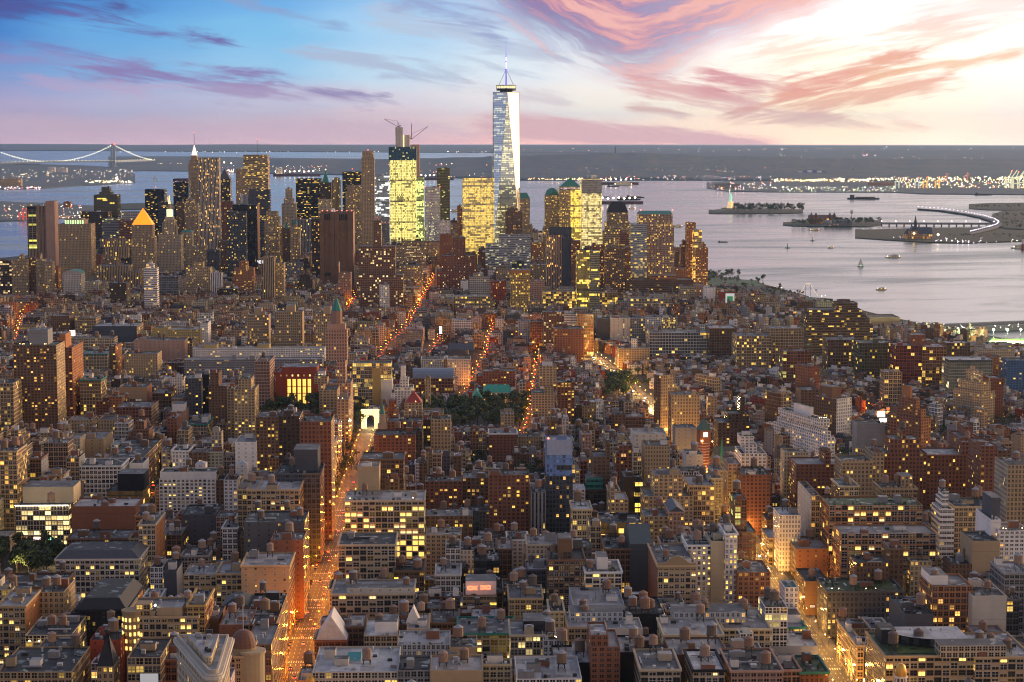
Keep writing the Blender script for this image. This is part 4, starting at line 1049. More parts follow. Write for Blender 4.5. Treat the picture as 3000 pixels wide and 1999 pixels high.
b('E',2150,2340,755,1230,'sand','apt','tan terrace tower with planted setback and red-brown penthouse',d=40,lit=.28,garden=6,tiers=((4,4,4,6,10),),an='the tan terrace tower',**AP)
b('E',1720,1900,1075,1200,'stone','loft','stone palace building with pediment and gabled top',d=50,lit=.3,cornice=True,trim=St(COL['green']),extra=topbox(.62,.95,.35,.8,6,'white'))
b('E',1535,1625,1020,1270,'brick','punch','red-brick tower house with round window',d=40,lit=.05,scol='brick')
b('E',1580,1700,955,1080,'pink','blank','pinkish block with bright white box penthouse',extra=topbox(.0,.9,.1,.8,8,'white'),bulk=0)
b('E',625,845,1035,1150,'tan','punch','tan block with garden front below the huge brown tower, left half',lit=.1)
b('E',900,1160,1035,1180,'tan','punch','tan block with green roof cap below the huge brown tower, right half',lit=.1)
b('E',1050,1180,1070,1210,'pale','loft','small white-grey loft with lit corner window',lit=.25,**LF)
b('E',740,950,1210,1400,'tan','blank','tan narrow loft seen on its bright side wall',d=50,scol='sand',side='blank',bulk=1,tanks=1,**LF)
b('E',1065,1390,920,1075,'brick','loft','low dark red block with blue-grey roof and west-facing windows',d=50,lit=.03,side='loft',scol='tan',tanks=1)
b('E',0,60,1145,1240,'sand','loft','sandy corner block at the left edge',lit=.3)
b('E',-60,120,700,1060,'tan','loft','tan block at the left edge left of the huge brown tower',Y=2000,lit=.25,d=40,scol='sand')
b('E',2160,2352,1240,1500,'white','blank','white industrial block with outside stair and smokestack',d=40,lit=.06,occ=30)
b('E',1800,1890,1440,1568,'white','slab','white block with louvred roof box beside the white apartment house',d=14,lit=.03,prot=False)
# ---- tile F: the avenue and the square
b('F',172,425,45,372,'tan','grid','middle of the three identical slab towers with glass grid fronts',Y=2720,d=28,lit=.34,lamp=WARM,bulk=1,extra=topbox(.4,.72,.2,.8,10,'tan'),side='none',an='the middle slab tower',**TW)
b('F',530,778,60,368,'tan','grid','right one of the three identical slab towers with glass grid fronts',Y=2680,d=28,lit=.34,lamp=WARM,bulk=1,extra=topbox(.35,.62,.2,.8,10,'tan'),side='none',an='the right slab tower',**TW)
b('F',-80,115,72,365,'tan','grid','left one of the three identical slab towers with glass grid fronts',Y=2740,d=28,lit=.34,lamp=WARM,bulk=1,extra=topbox(.3,.65,.2,.8,10,'tan'),side='none',an='the left slab tower',**TW)
b('F',178,620,598,815,'red','none','massive dark red library cube with tall bright yellow windows',Y=2290,d=52,bulk=0,hvac=2,roof='brown',scol='red',side='rib',extra=multi(topbox(.12,.85,.15,.85,6,'red'),lambda s,P,L,z:lib_windows(s,P)),an='the dark red library cube',key='library',cornice=True)
b('F',655,870,700,830,'pink','punch','stepped lower stage of the pinkish art deco tower with green lantern',Y=2080,d=46,lit=.08,bulk=0,tiers=((10,6,6,10,25),),**TW,prot=True,an='the pinkish art deco tower',key='onefifth')
b('F',582,745,765,975,'tan','apt','tan stepped apartment house with round-cornered terraces by the square',Y=2010,d=44,lit=.15,tiers=((4,20,4,10,7),(4,4,3,6,7)),garden=8,lamps=2,**AP)
b('F',742,850,850,980,'tan','apt','tan apartment house with lit terraces facing the avenue by the square',Y=1960,d=44,lit=.15,lamps=2,**AP)
b('F',870,1070,690,900,'stone','big','glass-crowned building on the square with bright gridded lit windows',Y=2330,d=36,lit=.95,ls=1.7,bulk=0,tiers=((2,-22,6,2,22),),extra=multi(litband(.80,.95,.1,.95,(1,.7,.2),1.2)),an='the bright gridded building on the square',key='kimmel')
b('F',1068,1145,560,900,'gold','none','golden-tan blank slab joined right of the bright gridded building',Y=2326,d=40,bulk=0,side='grid',scol='tan',roof='grey')
b('F',1240,1445,790,850,'white','apt','white stepped apartment house with tall white stair tower',Y=2230,d=36,lit=.2,tiers=((4,0,4,4,6),(6,6,4,4,9)),extra=topbox(.1,.62,.3,.9,16,'white'),**AP)
b('F',1440,1810,655,790,'brick','loft','brick school building with long grey-blue barrel-vaulted roof',Y=2330,d=40,lit=.35,bulk=0,hvac=0,crown=lambda s,P,L:barrel(s,P,L,'blue'),an='the brick building with the vaulted roof')
b('F',1555,1605,655,905,'tan','punch','slim tan bell tower with lit openings',Y=2200,d=9,lit=.3,bulk=0,hvac=0,crown=pyramid(4,COL['brown'],0,1.1),name='bell_tower',cat='bell tower')
b('F',1365,1525,880,1020,'sand','apt','sandy tower house with red hipped roof',Y=2000,d=26,lit=.10,lamps=1,bulk=0,hvac=0,crown=pyramid(11,(.32,.05,.03),0,.95),an='the red hipped roof house',**AP)
b('F',1220,1290,860,950,'brick','punch','small brick block with round window left of the red hipped roof house',Y=2020,d=20,lit=.06)
b('F',1525,1720,965,1020,'tan','apt','low tan terrace house right of the red hipped roof house',Y=1990,d=26,lit=.15)
b('F',1205,1530,1050,1180,'brick','apt','wide brick apartment house with arched top windows behind the striped brick one',Y=1800,lit=.15,tanks=2,**AP)
b('F',1085,1465,1175,1400,'brick','apt','brick apartment house striped with pale bands facing the avenue',Y=1740,d=34,lit=.2,tanks=2,an='the striped brick apartment house',**AP)
b('F',1465,1530,1140,1390,'dkbrown','apt','dark brick wing right of the striped brick apartment house',Y=1750,d=34,lit=.1,**AP)
b('F',1530,1605,1035,1330,'dkbrown','apt','dark brown side of the golden-tan apartment tower',Y=1830,d=34,lit=.2,prot=False,**AP)
b('F',1605,1790,1030,1300,'sand','punch','golden-tan apartment tower with planted roof above the rowhouses',Y=1828,lit=.12,garden=8,an='the golden-tan apartment tower',**AP)
b('F',402,690,1052,1568,'brick','punch','tall brick slab with lit stair windows left of the avenue',Y=1540,d=40,lit=.06,scol='tan',side='apt',bulk=1,tanks=0,garden=3,an='the tall brick slab',**AP)
b('F',205,400,1002,1420,'dkbrown','apt','dark apartment block with steel outside stair and roof cooling towers',Y=1600,d=36,lit=.12,bulk=2,tanks=1,**AP)
b('F',-2,205,1010,1300,'brown','apt','brown apartment block with warm lit windows left of the steel stair',Y=1700,d=40,lit=.35,bulk=1,**AP)
b('F',-10,125,500,880,'pink','loft','pinkish-tan loft with arched windows left of the library cube',Y=2240,d=60,lit=.06,tanks=1,scol='pink',side='loft',**LF)
b('F',1518,1725,480,580,'pale','punch','left of two pale ornate hotels with flat tiled roofs',Y=2500,d=36,lit=.2,cornice=True,roof='brown',tanks=1)
b('F',1760,1970,480,600,'pale','punch','right of two pale ornate hotels with flat tiled roofs',Y=2480,d=36,lit=.15,cornice=True,roof='brown',tanks=1)
b('F',1725,1760,480,580,'tan','punch','recess between the two pale ornate hotels',Y=2520,lit=.1,prot=False)
b('F',2085,2380,590,745,'brick','apt','brick apartment house with bright yellow top-floor row above the green roofs',Y=2400,lit=.35,**AP)
b('F',2085,2352,785,860,'stone','punch','law school with long bright green copper roof, main wing',Y=2300,d=26,lit=.35,bulk=0,hvac=0,crown=gabled(8,(.05,.33,.24),'w',.1),an='the green copper roof')
b('F',1985,2080,835,870,'stone','punch','law school side gable with green copper roof, left wing',Y=2270,d=40,lit=.3,bulk=0,hvac=0,crown=gabled(8,(.05,.33,.24),'d',.1))
b('F',2140,2400,1160,1280,'brick','apt','brick apartment house with white arched top-floor ornament',Y=1900,lit=.06,cornice=True,trim=St(COL['white']),**AP)
b('F',2250,2370,980,1130,'tan','apt','tan stepped block rising behind the arched brick apartment house',Y=2010,lit=.1)
b('F',965,1355,1395,1530,'brown','loft','brown-corniced loft with two rows of arched windows',Y=1480,d=34,lit=.08,cornice=True,trim=St(COL['brown']),an='the brown-corniced arched loft',**LF)
b('F',930,1130,1465,1700,'sand','none','blank sandy side wall block in front of the arched loft',Y=1440,d=24,bulk=1,roof='pale')
b('F',1770,2000,390,470,'slate','none','dark church hall with long pitched slate roof',Y=2600,bulk=0,hvac=0,crown=gabled(7,'slate','w'),name='church',cat='church')
b('F',1805,1990,120,200,'white','loft','small white block with dark window squares by the soho street',lit=.15,d=26)
b('F',1535,1645,85,200,'slate','ribbon','dark banded box building left of a bright white sign',lit=.05,d=26,bulk=0)
b('F',1480,1570,20,100,'grey','ribbon','grey glass building with bright ground floor lights',lit=.5,d=26)
b('F',1120,1250,670,770,'white','none','low white roofed hall right of the golden-tan slab',Y=2280,d=34,bulk=0)
b('F',955,998,470,520,'red','none','bright red rooftop billboard box above low roofs',Y=2560,d=3,bulk=0,hvac=0,prot=True,extra=lambda s,P,L,z:billboard(s,P,.06,.94,.06,.94,(.8,.03,.05),(.95,.75,.75)))
# ---- tile G: the village
b('G',185,385,790,1010,'sand','apt','sandy apartment house with small lantern tower by the glowing street',Y=2130,d=34,lit=.10,tiers=((24,10,6,6,7),(3,6,3,5,22)),an='the sandy house by the glowing street',**AP)
b('G',418,575,692,985,'brick','apt','brick apartment house full of yellow lit windows',Y=2150,d=34,lit=.45,tanks=1,an='the yellow-lit brick house',**AP)
b('G',1312,1500,630,945,'tan','punch','tan apartment tower with dark left flank and water tower',rot=34,xs=1368,lit=.18,Y=2060,scol='brown',side='punch',tanks=1,an='the tan tower with the dark flank',**AP)  # brown left flank paints the shaded side of the tan walls
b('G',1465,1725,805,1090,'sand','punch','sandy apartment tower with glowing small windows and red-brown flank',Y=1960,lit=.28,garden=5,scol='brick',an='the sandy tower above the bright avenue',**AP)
b('G',1265,1815,235,440,'pale','big','big pale gridded printing loft with two wings',Y=3000,d=44,lit=.20,tanks=3,garden=4,an='the big pale gridded loft',**LF)
b('G',1210,1395,95,215,'white','grid','white gridded block with bright terrace level behind the pale printing loft',Y=3150,d=40,lit=.25)
b('G',1375,1528,95,215,'cream','grid','cream right half with bright terrace behind the pale printing loft',Y=3148,d=40,lit=.6,tanks=2)
b('G',915,1085,100,310,'pale','blank','pale block with a bright lit stair slot in its blank wall',Y=2950,d=36,lit=.1,extra=litband(.05,.98,.63,.69,(1,.8,.25),1.6,'stair_light'))
b('G',1085,1225,105,320,'grey','loft','grey gridded loft with lit top right of the stair slot block',Y=2980,d=36,lit=.35,**LF)
b('G',785,915,110,300,'dkgrey','none','dark scaffolded block with no lights',Y=3000,d=34)
b('G',1815,2065,195,460,'brown','loft','broad brown loft with lattice of dark windows and arched top',Y=2950,d=50,lit=.05,cornice=True,tanks=0,an='the broad brown lattice loft',**LF)
b('G',2065,2385,265,570,'tan','loft','tan industrial loft with bright-lit top floor',Y=2720,d=50,lit=.25,tanks=1,scol='sand',an='the tan loft with the lit top floor',**LF)
b('G',390,660,200,430,'brick','apt','brick apartment block with pale balconies in the middle village',Y=2700,d=40,lit=.2,an='the brick balcony block',**AP)
b('G',290,480,45,330,'brown','apt','brown apartment tower with yellow-white lit column behind the brick balcony block',Y=2850,d=34,lit=.42,lamp=WHT,**AP)
b('G',600,750,65,330,'rust','big','red-framed loft with greenish-yellow lit floors',Y=2800,d=34,lit=.5,lamp=GRN,an='the red-framed loft',**LF)
b('G',480,600,65,230,'white','ribbon','white-topped block between the brown tower and the red-framed loft',Y=2840,lit=.2)
b('G',165,290,135,270,'rust','loft','reddish loft with arched windows by the trees',Y=2880,d=34,lit=.2,**LF)
b('G',60,160,130,270,'silver','grid','silver modern block with mirrored dark panes',Y=2900,lit=.15,bulk=1)
b('G',978,1265,380,510,'tan','apt','tan twin-winged apartment house with white lantern tower',Y=2650,lit=.22,extra=topbox(.44,.62,.3,.7,13,'white','punch'),an='the tan house with the white lantern',**AP)
b('G',1710,1920,645,755,'sand','loft','sandy three-storey corner loft among low village houses',rot=30,xs=1860,d=24,lit=.06,Y=2330,**LF)
b('G',1120,1420,1165,1300,'pale','blank','pale grey blank-walled block beside the bright avenue',Y=1740,d=36,lit=.02,bulk=1,roof='pale',an='the pale blank block')
b('G',910,1045,990,1130,'brown','apt','brown brick house with a planted grey terrace',d=24,lit=.15,garden=5)
b('G',1045,1220,1010,1130,'brown','loft','brown loft with skylit glass roof',lit=.1,cornice=True,**LF)
b('G',745,900,1375,1568,'brown','apt','brown stepped house with pale lit upper windows',Y=1580,lit=.08,tiers=((14,3,3,3,10),))
b('G',955,1105,1345,1568,'brick','apt','brick tower house with brightly lit arched crown',Y=1610,d=24,lit=.3,bulk=0,tiers=((14,11,5,5,6),),extra=litband(.90,1.0,.30,.64,(1,.45,.15),2.0,'lit_arches'),an='the house with the lit arched crown')
b('G',1895,2185,1060,1310,'dkbrown','apt','dark brown stepped apartment house right of the clock tower',Y=1850,d=34,lit=.16,lamp=WARM,tiers=((10,0,4,4,8),(12,4,3,3,16)),an='the dark stepped house by the clock tower',**AP)
b('G',2105,2340,1345,1530,'white','apt','white terraced apartment house with planted setbacks',Y=1680,d=40,lit=.06,garden=16,tiers=((4,8,4,6,7),(8,14,4,6,7)),an='the white terraced house',**AP)
b('G',1985,2105,1440,1700,'pink','apt','pinkish side wing of the brick slab beside the avenue',Y=1590,d=40,lit=.12,prot=True,**AP)
b('G',1220,1450,1275,1370,'tan','row','tan low block with round glass drum at its corner',Y=1600,lit=.08)
b('G',60,265,1190,1290,'tan','row','tan house row with round-headed windows',d=24,lit=.1)
b('G',1500,1690,1110,1180,'grey','blank','low grey hall below the sandy tower',Y=1850,d=24,lit=.0,bulk=0)
# ---- tile H: the right middle distance
b('H',348,965,165,460,'brown','ribbon','wide stepped dark office building with long horizontal lit bands by the river',Y=3000,d=60,lit=.22,bulk=1,tiers=((2,4,3,3,7),(2,5,3,3,7),(2,5,3,3,7),(70,36,5,5,9)),an='the stepped banded office building',key='stepped')
b('H',550,842,300,490,'brown','loft','brown brick warehouse with dark red roof before the stepped office building',Y=2550,d=40,lit=.15,**LF)
b('H',842,1172,330,560,'olive','loft','olive-lit warehouse with glowing rooftop sheds',Y=2480,d=44,lit=.12,tanks=1,**LF)
b('H',1172,1420,355,600,'red','big','red brick warehouse left bay with yellow lit rows',Y=2420,d=44,lit=.25,extra=topbox(.68,1.2,.3,.8,13,'brick','blank'),an='the red brick warehouse',**LF)
b('H',1420,1645,365,605,'rust','big','red brick warehouse right bay with gridded windows',Y=2416,d=44,lit=.25,**LF)
b('H',1665,2065,485,650,'silver','glass','white glass building reflecting the pink sunset',Y=2330,d=36,lit=.12,lamp=WHT,bulk=1,roof='white',an='the white glass building')
b('H',0,330,195,395,'tan','loft','tan warehouse with grid of dark windows left of the stepped office building',Y=2650,d=40,lit=.08,tanks=0,**LF)
b('H',1990,2150,460,640,'rust','apt','orange-lit building right of the white glass building',Y=2400,lit=.35)
b('H',2200,2420,490,650,'blue','apt','blue netted scaffolded building at the right edge',Y=2350,lit=.1,bulk=0)
b('H',140,400,405,530,'brick','big','brick building with white-framed green windows',Y=2380,lit=.2,lamp=GRN)
b('H',280,480,545,670,'brick','punch','low brick corner building with pale cornice',rot=32,xs=395,Y=2250,d=24,lit=.06)
b('H',470,790,845,1150,'white','punch','white-fronted apartment tower with brown brick left side',rot=36,xs=632,Y=1960,scol='brown',side='punch',lit=.14,bulk=2,tanks=0,extra=topbox(.1,.7,.3,.9,12,'brown'),an='the white-fronted tower',**AP)  # white front and brown flank paint the low sun's light and shade
b('H',300,470,760,960,'brown','apt','dark brown apartment slab behind the white-fronted tower',Y=2060,lit=.05,tiers=((16,4,4,4,8),),**AP)
b('H',0,225,800,960,'tan','loft','tan corner loft with many dark windows',rot=30,xs=120,Y=2010,lit=.1,scol='brown',side='loft',**LF)
b('H',180,620,1200,1400,'white','apt','white ziggurat apartment house with stepped terraces and lit crown',rot=20,xs=545,Y=1760,lit=.22,lamp=WARM,bulk=0,scol='white',tiers=((2,2,4,4,5),(3,3,4,4,5),(4,4,4,4,5)),extra=multi(topbox(.35,.65,.3,.7,9,'white'),mast(.5,.5,16,.4,False)),garden=6,lamps=5,an='the white ziggurat house',**AP)
b('H',1160,1515,1030,1310,'rust','apt','bright rust-orange stepped apartment tower',rot=38,xs=1410,Y=1790,lit=.2,scol='brick',side='apt',bulk=0,tiers=((4,3,4,8,8),(4,8,5,3,10),),extra=topbox(.2,.65,.4,.9,12,'rust'),an='the rust-orange stepped tower',**AP)
b('H',1770,2110,780,915,'sand','apt','sandy stepped apartment tower in the far village',rot=34,xs=1965,Y=2150,lit=.16,tiers=((3,3,4,4,10),(6,6,6,6,12)),bulk=1,an='the sandy stepped tower',**AP)
b('H',1750,1930,1190,1330,'brick','apt','brown-red setback block with flat pale top',Y=1640,d=34,lit=.05,tiers=((6,4,4,4,8),),roof='pale',bulk=0,**AP)
b('H',2040,2165,655,780,'brick','row','brick hall with curved gable',Y=2180,lit=.06,bulk=0)
b('H',1070,1230,595,690,'tan','big','tan low block with deep dark window bays',Y=2190,d=24,lit=.05)
b('H',150,370,1330,1450,'cream','row','cream low house with angled bright wall',Y=1640,d=20,lit=.05,bulk=0)
b('H',820,1080,1070,1140,'grey','none','long grey blank wall building by the bright billboards',Y=1830,d=24,bulk=0,roof='dark')
b('H',1180,1290,920,1040,'brown','row','brown house right of the bright billboards',Y=1960,lit=.1)
b('H',935,1215,95,185,'sand','none','long blank tan pier shed at the water',Y=3500,d=60,bulk=0,hvac=0,roof='brown',name='pier_shed',cat='pier shed')
b('H',1345,1470,225,300,'pink','none','pinkish ventilation block near the pier',Y=3050,bulk=0)
b('H',1865,1952,262,320,'rust','none','small bright orange cube house by the playing field',Y=2950,d=26,bulk=0)
b('H',1640,1860,330,450,'brown','loft','brown warehouse right of the red brick warehouse',Y=2560,d=34,lit=.25,**LF)
b('H',1860,2260,350,400,'sand','ribbon','long low sandy market building',Y=2780,d=40,lit=.1,bulk=2)
b('H',1950,2270,385,440,'cream','punch','cream low curved building in front of the market',Y=2600,lit=.05)
# ---- tile I: near left
b('I',-30,108,48,560,'sand','loft','tall sandy tower with rows of yellow lit windows at the left edge by the park',Y=1560,d=36,lit=.45,lamp=WARM,cornice=True,trim=None,side='loft',an='the tall sandy tower',**LF)
b('I',100,450,408,650,'stone','big','brightly lit glass-fronted department store facing the park trees',Y=1540,d=46,lit=1.0,lamp=(1,.82,.34),ls=2.4,bulk=0,tanks=1,extra=multi(topbox(.06,1.02,.35,.98,13,'cream'),lambda s,P,L,z:store_lamps(s,P)),an='the bright department store',key='store')
b('I',705,938,310,405,'black','glass','black glass block with one warm lit window behind the red-brown blank wall',Y=1600,d=36,lit=.12,lamp=WARM,bulk=0,roof='black',extra=topbox(.25,1.0,.2,.9,14,'black'))
b('I',510,795,145,345,'white','loft','white loft with many roof vents and pale cornice',Y=1660,d=40,lit=.16,bulk=2,hvac=9,cornice=True,an='the white loft with roof vents',**LF)
b('I',850,942,128,250,'white','none','narrow plain white building with teal window right of the white loft',Y=1690,bulk=0)
b('I',690,940,95,150,'brown','loft','long brown loft with lit tan west front running back along its street',Y=1730,d=110,lit=.12,side='loft',scol='sand',lamp=WARM,bulk=3,tanks=2,roof='dark',**LF)
b('I',1045,1415,232,440,'white','apt','wide white-brick apartment house with warm lit windows, left half',Y=1600,lit=.2,lamp=WARM,garden=5,tiers=((0,0,6,3,5),),an='the wide white-brick apartment house',**AP)
b('I',1415,1470,240,440,'brown','apt','narrow brown recess in the white-brick apartment house',Y=1605,d=26,lit=.1,prot=False)
b('I',1470,1560,238,430,'white','apt','right end of the white-brick apartment house with planted terrace',Y=1600,lit=.2,lamp=WARM,garden=4,**AP)
b('I',1283,1350,135,225,'white','blank','white stair tower with slit vents above the white-brick house, left',Y=1625,d=12,bulk=0,hvac=0,prot=False,crown=pyramid(2,(.4,.4,.4)))
b('I',1555,1622,135,225,'white','blank','white stair tower with slit vents above the white-brick house, right',Y=1625,d=12,bulk=0,hvac=0,prot=False,crown=pyramid(2,(.4,.4,.4)))
b('I',1130,1240,45,205,'white','punch','white corner apartment block with small round cupola',Y=1690,lit=.15,bulk=1)
b('I',1240,1360,60,210,'brown','apt','grey-brown block right of the white corner block',Y=1690,lit=.1,tanks=1)
b('I',470,890,412,590,'brick','none','big red-brown blank party wall with pale roof',Y=1500,d=36,bulk=2,hvac=6,roof='pale',scol='brick',an='the big blank party wall')
b('I',440,838,622,715,'brown','loft','brown brick house row with arched dormer and roof lights',Y=1430,d=34,lit=.35,bulk=2,hvac=8)
b('I',910,1020,530,925,'stone','loft','narrow stone loft standing tall with brick west flank',Y=1370,d=44,lit=.2,lamp=WARM,scol='rust',side='blank',tanks=2,bulk=1,an='the narrow stone loft',**LF)
b('I',365,912,758,1010,'pale','loft','broad pale stone store building with rows of arches and grey mansard roof',Y=1330,d=40,lit=.12,bulk=0,hvac=0,cornice=True,crown=mansard(5,'slate',6),an='the broad pale arched store',key='lord')
b('I',1460,1560,552,790,'white','loft','white gridded narrow loft with black fire escape beside it',Y=1420,lit=.02,scol='dkbrown',**LF)
b('I',1195,1420,465,650,'dkgrey','blank','dark grey blank-walled studio building with skylit roof',Y=1470,d=40,lit=.2,roof='dark',hvac=8)
b('I',1070,1140,500,590,'pink','blank','small pinkish house with white cylinder tank',Y=1480,d=24,tanks=1)
b('I',1030,1190,600,770,'brown','loft','brown brick loft with orange-lit lower windows and stair box',Y=1420,d=36,lit=.25,tanks=1,**LF)
b('I',1560,1685,298,490,'tan','loft','tan beaux arts loft corner at left of the avenue block',Y=1425,d=40,lit=.2,prot=False,**LF)
b('I',1205,1420,862,1065,'sand','loft','sandy loft with four roof fans, left section',Y=1260,d=34,lit=.12,lamp=WARM,roof='pale',hvac=8,bulk=0,**LF)
b('I',1420,1588,852,1115,'sand','loft','sandy loft with lit lower windows, middle section',Y=1255,d=34,lit=.3,lamp=WARM,roof='pale',bulk=1,**LF)
b('I',1585,1900,800,1110,'sand','blank','big sandy blank side wall by the avenue with few windows',Y=1240,d=40,lit=.08,scol='sand',side='loft',roof='pale',bulk=1,hvac=4,tanks=1,cornice=True,an='the big sandy wall by the avenue')
b('I',985,1068,812,930,'white','loft','small white house with one bright arched window',Y=1330,d=26,lit=.2)
b('I',1075,1160,840,1000,'dkgrey','none','dark roofed house with sharp white west wall',Y=1290,d=40,scol='white',side='none',bulk=1)
b('I',-20,165,1065,1500,'tan','loft','tan corner loft with rust gable side at the lower left',Y=1120,d=40,lit=.35,lamp=WARM,scol='rust',side='blank',bulk=2,roof='pale',hvac=6,an='the tan corner loft with the rust gable',**LF)
b('I',165,470,1258,1500,'cream','big','cream-fronted building with floodlit cornice lamps and two roof tanks',Y=1085,d=44,lit=.22,bulk=2,tanks=2,hvac=8,roof='dark',extra=lambda s,P,L,z:cornice_lamps(s,P,5))
b('I',240,465,1345,1535,'tan','none','large tan windowless roof box at the lower left',Y=1040,d=26,bulk=0,hvac=2)
b('I',250,420,975,1150,'sand','punch','sandy apartment block with parapet behind the two roof tanks',Y=1160,d=34,lit=.12,garden=3)
b('I',-20,400,940,1000,'brown','punch','dark block with large timber tank by the park corner',Y=1230,d=40,lit=.03,tanks=1,bulk=1)
b('I',-20,470,1500,1600,'tan','loft','flat roofed tan block filling the lower left corner',Y=985,d=50,lit=.3,bulk=3,hvac=14,roof='dark')
b('I',820,1300,1135,1450,'tan','loft','ornate tan block with round corner turret and gold-lit upper windows',Y=1055,d=44,lit=.5,cornice=True,bulk=2,hvac=8,extra=lambda s,P,L,z:turret(s,P),an='the ornate tan block with the turret')
b('I',1230,1345,1060,1260,'gold','loft','raised right end of the ornate tan block',Y=1060,d=40,lit=.4,prot=False,scol='rust',**LF)
b('I',500,830,1090,1260,'black','punch','long black mansard store building sloping away from the street',Y=1130,d=60,lit=.1,bulk=0,crown=mansard(6,'black',5,'black'),scol='rust',extra=None,an='the long black mansard building')
b('I',590,790,1290,1400,'red','blank','small red-painted house between the mansard building and the turret block',Y=1040,lit=.3,bulk=1)
b('I',835,1055,1405,1620,'tan','big','tan building carrying a blank white billboard',Y=985,d=40,lit=.2,bulk=1,extra=lambda s,P,L,z:billboard(s,P,.36,.94,.25,.86,(.62,.62,.64),(.62,.62,.64)),an='the building with the blank billboard')
b('I',1050,1160,1420,1620,'brick','loft','brick building between the blank billboard and the triangular building',Y=1000,d=40,lit=.1)
b('I',635,745,1465,1620,'tan','punch','tan corner building with dark slate lantern turret on its roof',Y=985,d=16,lit=.15,bulk=0,hvac=0,crown=mansard(18,'black',5.5))
b('I',1540,1640,1395,1600,'tan','punch','pale building right of the triangular building with copper-brown dome and flagpole',Y=935,lit=.1,bulk=0,extra=lambda s,P,L,z:corner_dome(s,P),an='the copper dome building')
b('I',1350,1440,1150,1270,'brown','none','brown rear wall block behind the triangular building',Y=1080)
b('I',1440,1640,1190,1280,'brick','blank','brick block with pale flat canopy and two small tanks',Y=1060,d=40,tanks=2)
b('I',1450,1640,1080,1190,'black','none','black mansard roofed hall left of the avenue',Y=1120,bulk=1,crown=mansard(4,'black',6,'black'))
# ---- tile J: the avenue foreground
b('J',135,420,195,260,'dkgrey','loft','dark loft with slate grey windowless penthouse left of the avenue',Y=1460,d=44,lit=.05,bulk=0,hvac=8,scol='pink',side='loft',extra=topbox(.36,.92,.3,.95,17,'slate'),roof='dark',**LF)
b('J',-60,282,302,500,'tan','loft','grand tan beaux arts loft with rows of tall windows left of the avenue',Y=1420,d=46,lit=.16,lamp=WARM,cornice=True,roof='pale',side='loft',an='the grand tan loft',**LF)
b('J',-80,318,515,625,'dkgrey','blank','dark grey building with two domed water tanks left of the avenue',Y=1330,d=40,lit=.1,tanks=3,roof='dark',side='loft',scol='tan')
b('J',95,310,632,725,'brick','blank','rust-topped building with grey roofs left of the avenue',Y=1290,bulk=1,hvac=5,scol='tan',side='loft')
b('J',-60,165,1090,1265,'black','none','black roofed building with dark skylights left of the avenue',Y=1110,d=40,bulk=2,hvac=8,roof='black',side='loft',scol='tan')
b('J',-90,130,1190,1420,'brown','loft','brown building with dark cornice left of the avenue',Y=1060,d=40,lit=.06,side='loft',scol='tan',bulk=2)
b('J',-70,100,1320,1568,'brown','loft','brown loft in the lower corner left of the avenue',Y=1010,d=44,lit=.1,side='loft',scol='tan')
b('J',582,1105,372,860,'stone','big','large cream stone loft with arched top windows and many bright yellow panes',Y=1400,d=40,lit=.62,lamp=(1,.84,.42),ls=1.9,cornice=True,bulk=2,tanks=1,garden=14,lamps=3,roof='pale',an='the large cream arched loft',key='archloft',**LF)
b('J',540,915,662,880,'stone','big','stone corner loft with bright lower row and pale cornice on the avenue',Y=1300,d=40,lit=.2,lamp=WHT,cornice=True,bulk=1,hvac=5,tanks=0,roof='dark',an='the stone corner loft',**LF)
b('J',905,1105,835,960,'brown','loft','dark brown building with arched lit windows and three water tanks',Y=1290,d=38,lit=.3,tanks=3,bulk=1,cornice=True,roof='black',**LF)
b('J',495,1037,985,1130,'stone','big','long stone three-storey front with pilasters and roof sheds on the avenue',Y=1215,d=40,lit=.08,cornice=True,bulk=1,tanks=2,hvac=8,roof='pale',extra=topbox(.18,1.0,.12,.4,3.5,'pale','blank'),an='the long stone pilastered front',**LF)
b('J',395,597,1292,1430,'brick','loft','brick corner house with white gabled roof facing the avenue',Y=1105,d=24,lit=.06,bulk=0,hvac=0,crown=gabled(14,'white','d',0.0,pl('white')),scol='tan',an='the white gabled house',key='gable')
b('J',597,710,1200,1420,'brown','loft','brown brick wing recessed right of the white gabled house',Y=1120,lit=.04,roof='white',prot=False,bulk=1,**LF)
b('J',708,930,1262,1420,'tan','loft','tan brick wing with white shed roof and iron-legged water tank',Y=1095,d=40,lit=.06,roof='white',tanks=1,bulk=0,hvac=3,extra=topbox(.3,.98,.25,.7,6.5,'white'),**LF)
b('J',930,1000,1190,1290,'brown','punch','brown recess with one arched lit window',Y=1125,lit=.2,prot=False)
b('J',998,1132,1215,1290,'tan','loft','tan end block with white pointed dormer and large round tank',Y=1110,d=36,lit=.12,roof='white',tanks=1,extra=lambda s,P,L,z:dormer(s,P))
b('J',930,1275,1318,1480,'silver','grid','grey-green glass apartment building with lit rooms and planted balconies',Y=1060,lit=.35,bulk=1,roof='pale',garden=6,an='the grey-green glass apartments',**AP)
b('J',1272,1455,1338,1475,'sand','none','sandy blank stucco block with two dark openings',Y=1055,d=26,bulk=0,hvac=5,roof='dark')
b('J',370,930,1500,1620,'pale','loft','flat pale roofed building with teal skylight and small tanks at the bottom',Y=985,d=50,lit=.1,bulk=2,tanks=1,hvac=9,roof='white',extra=lambda s,P,L,z:skylight(s,P,.38,.54,.45,.75,(.06,.28,.30)))
b('J',930,1145,1490,1620,'grey','loft','grey building with teal awnings at the bottom',Y=985,lit=.2,bulk=1)
b('J',1145,1490,1490,1620,'sand','none','wide blank sandy stucco block at the bottom',Y=980,bulk=1,hvac=6,roof='pale')
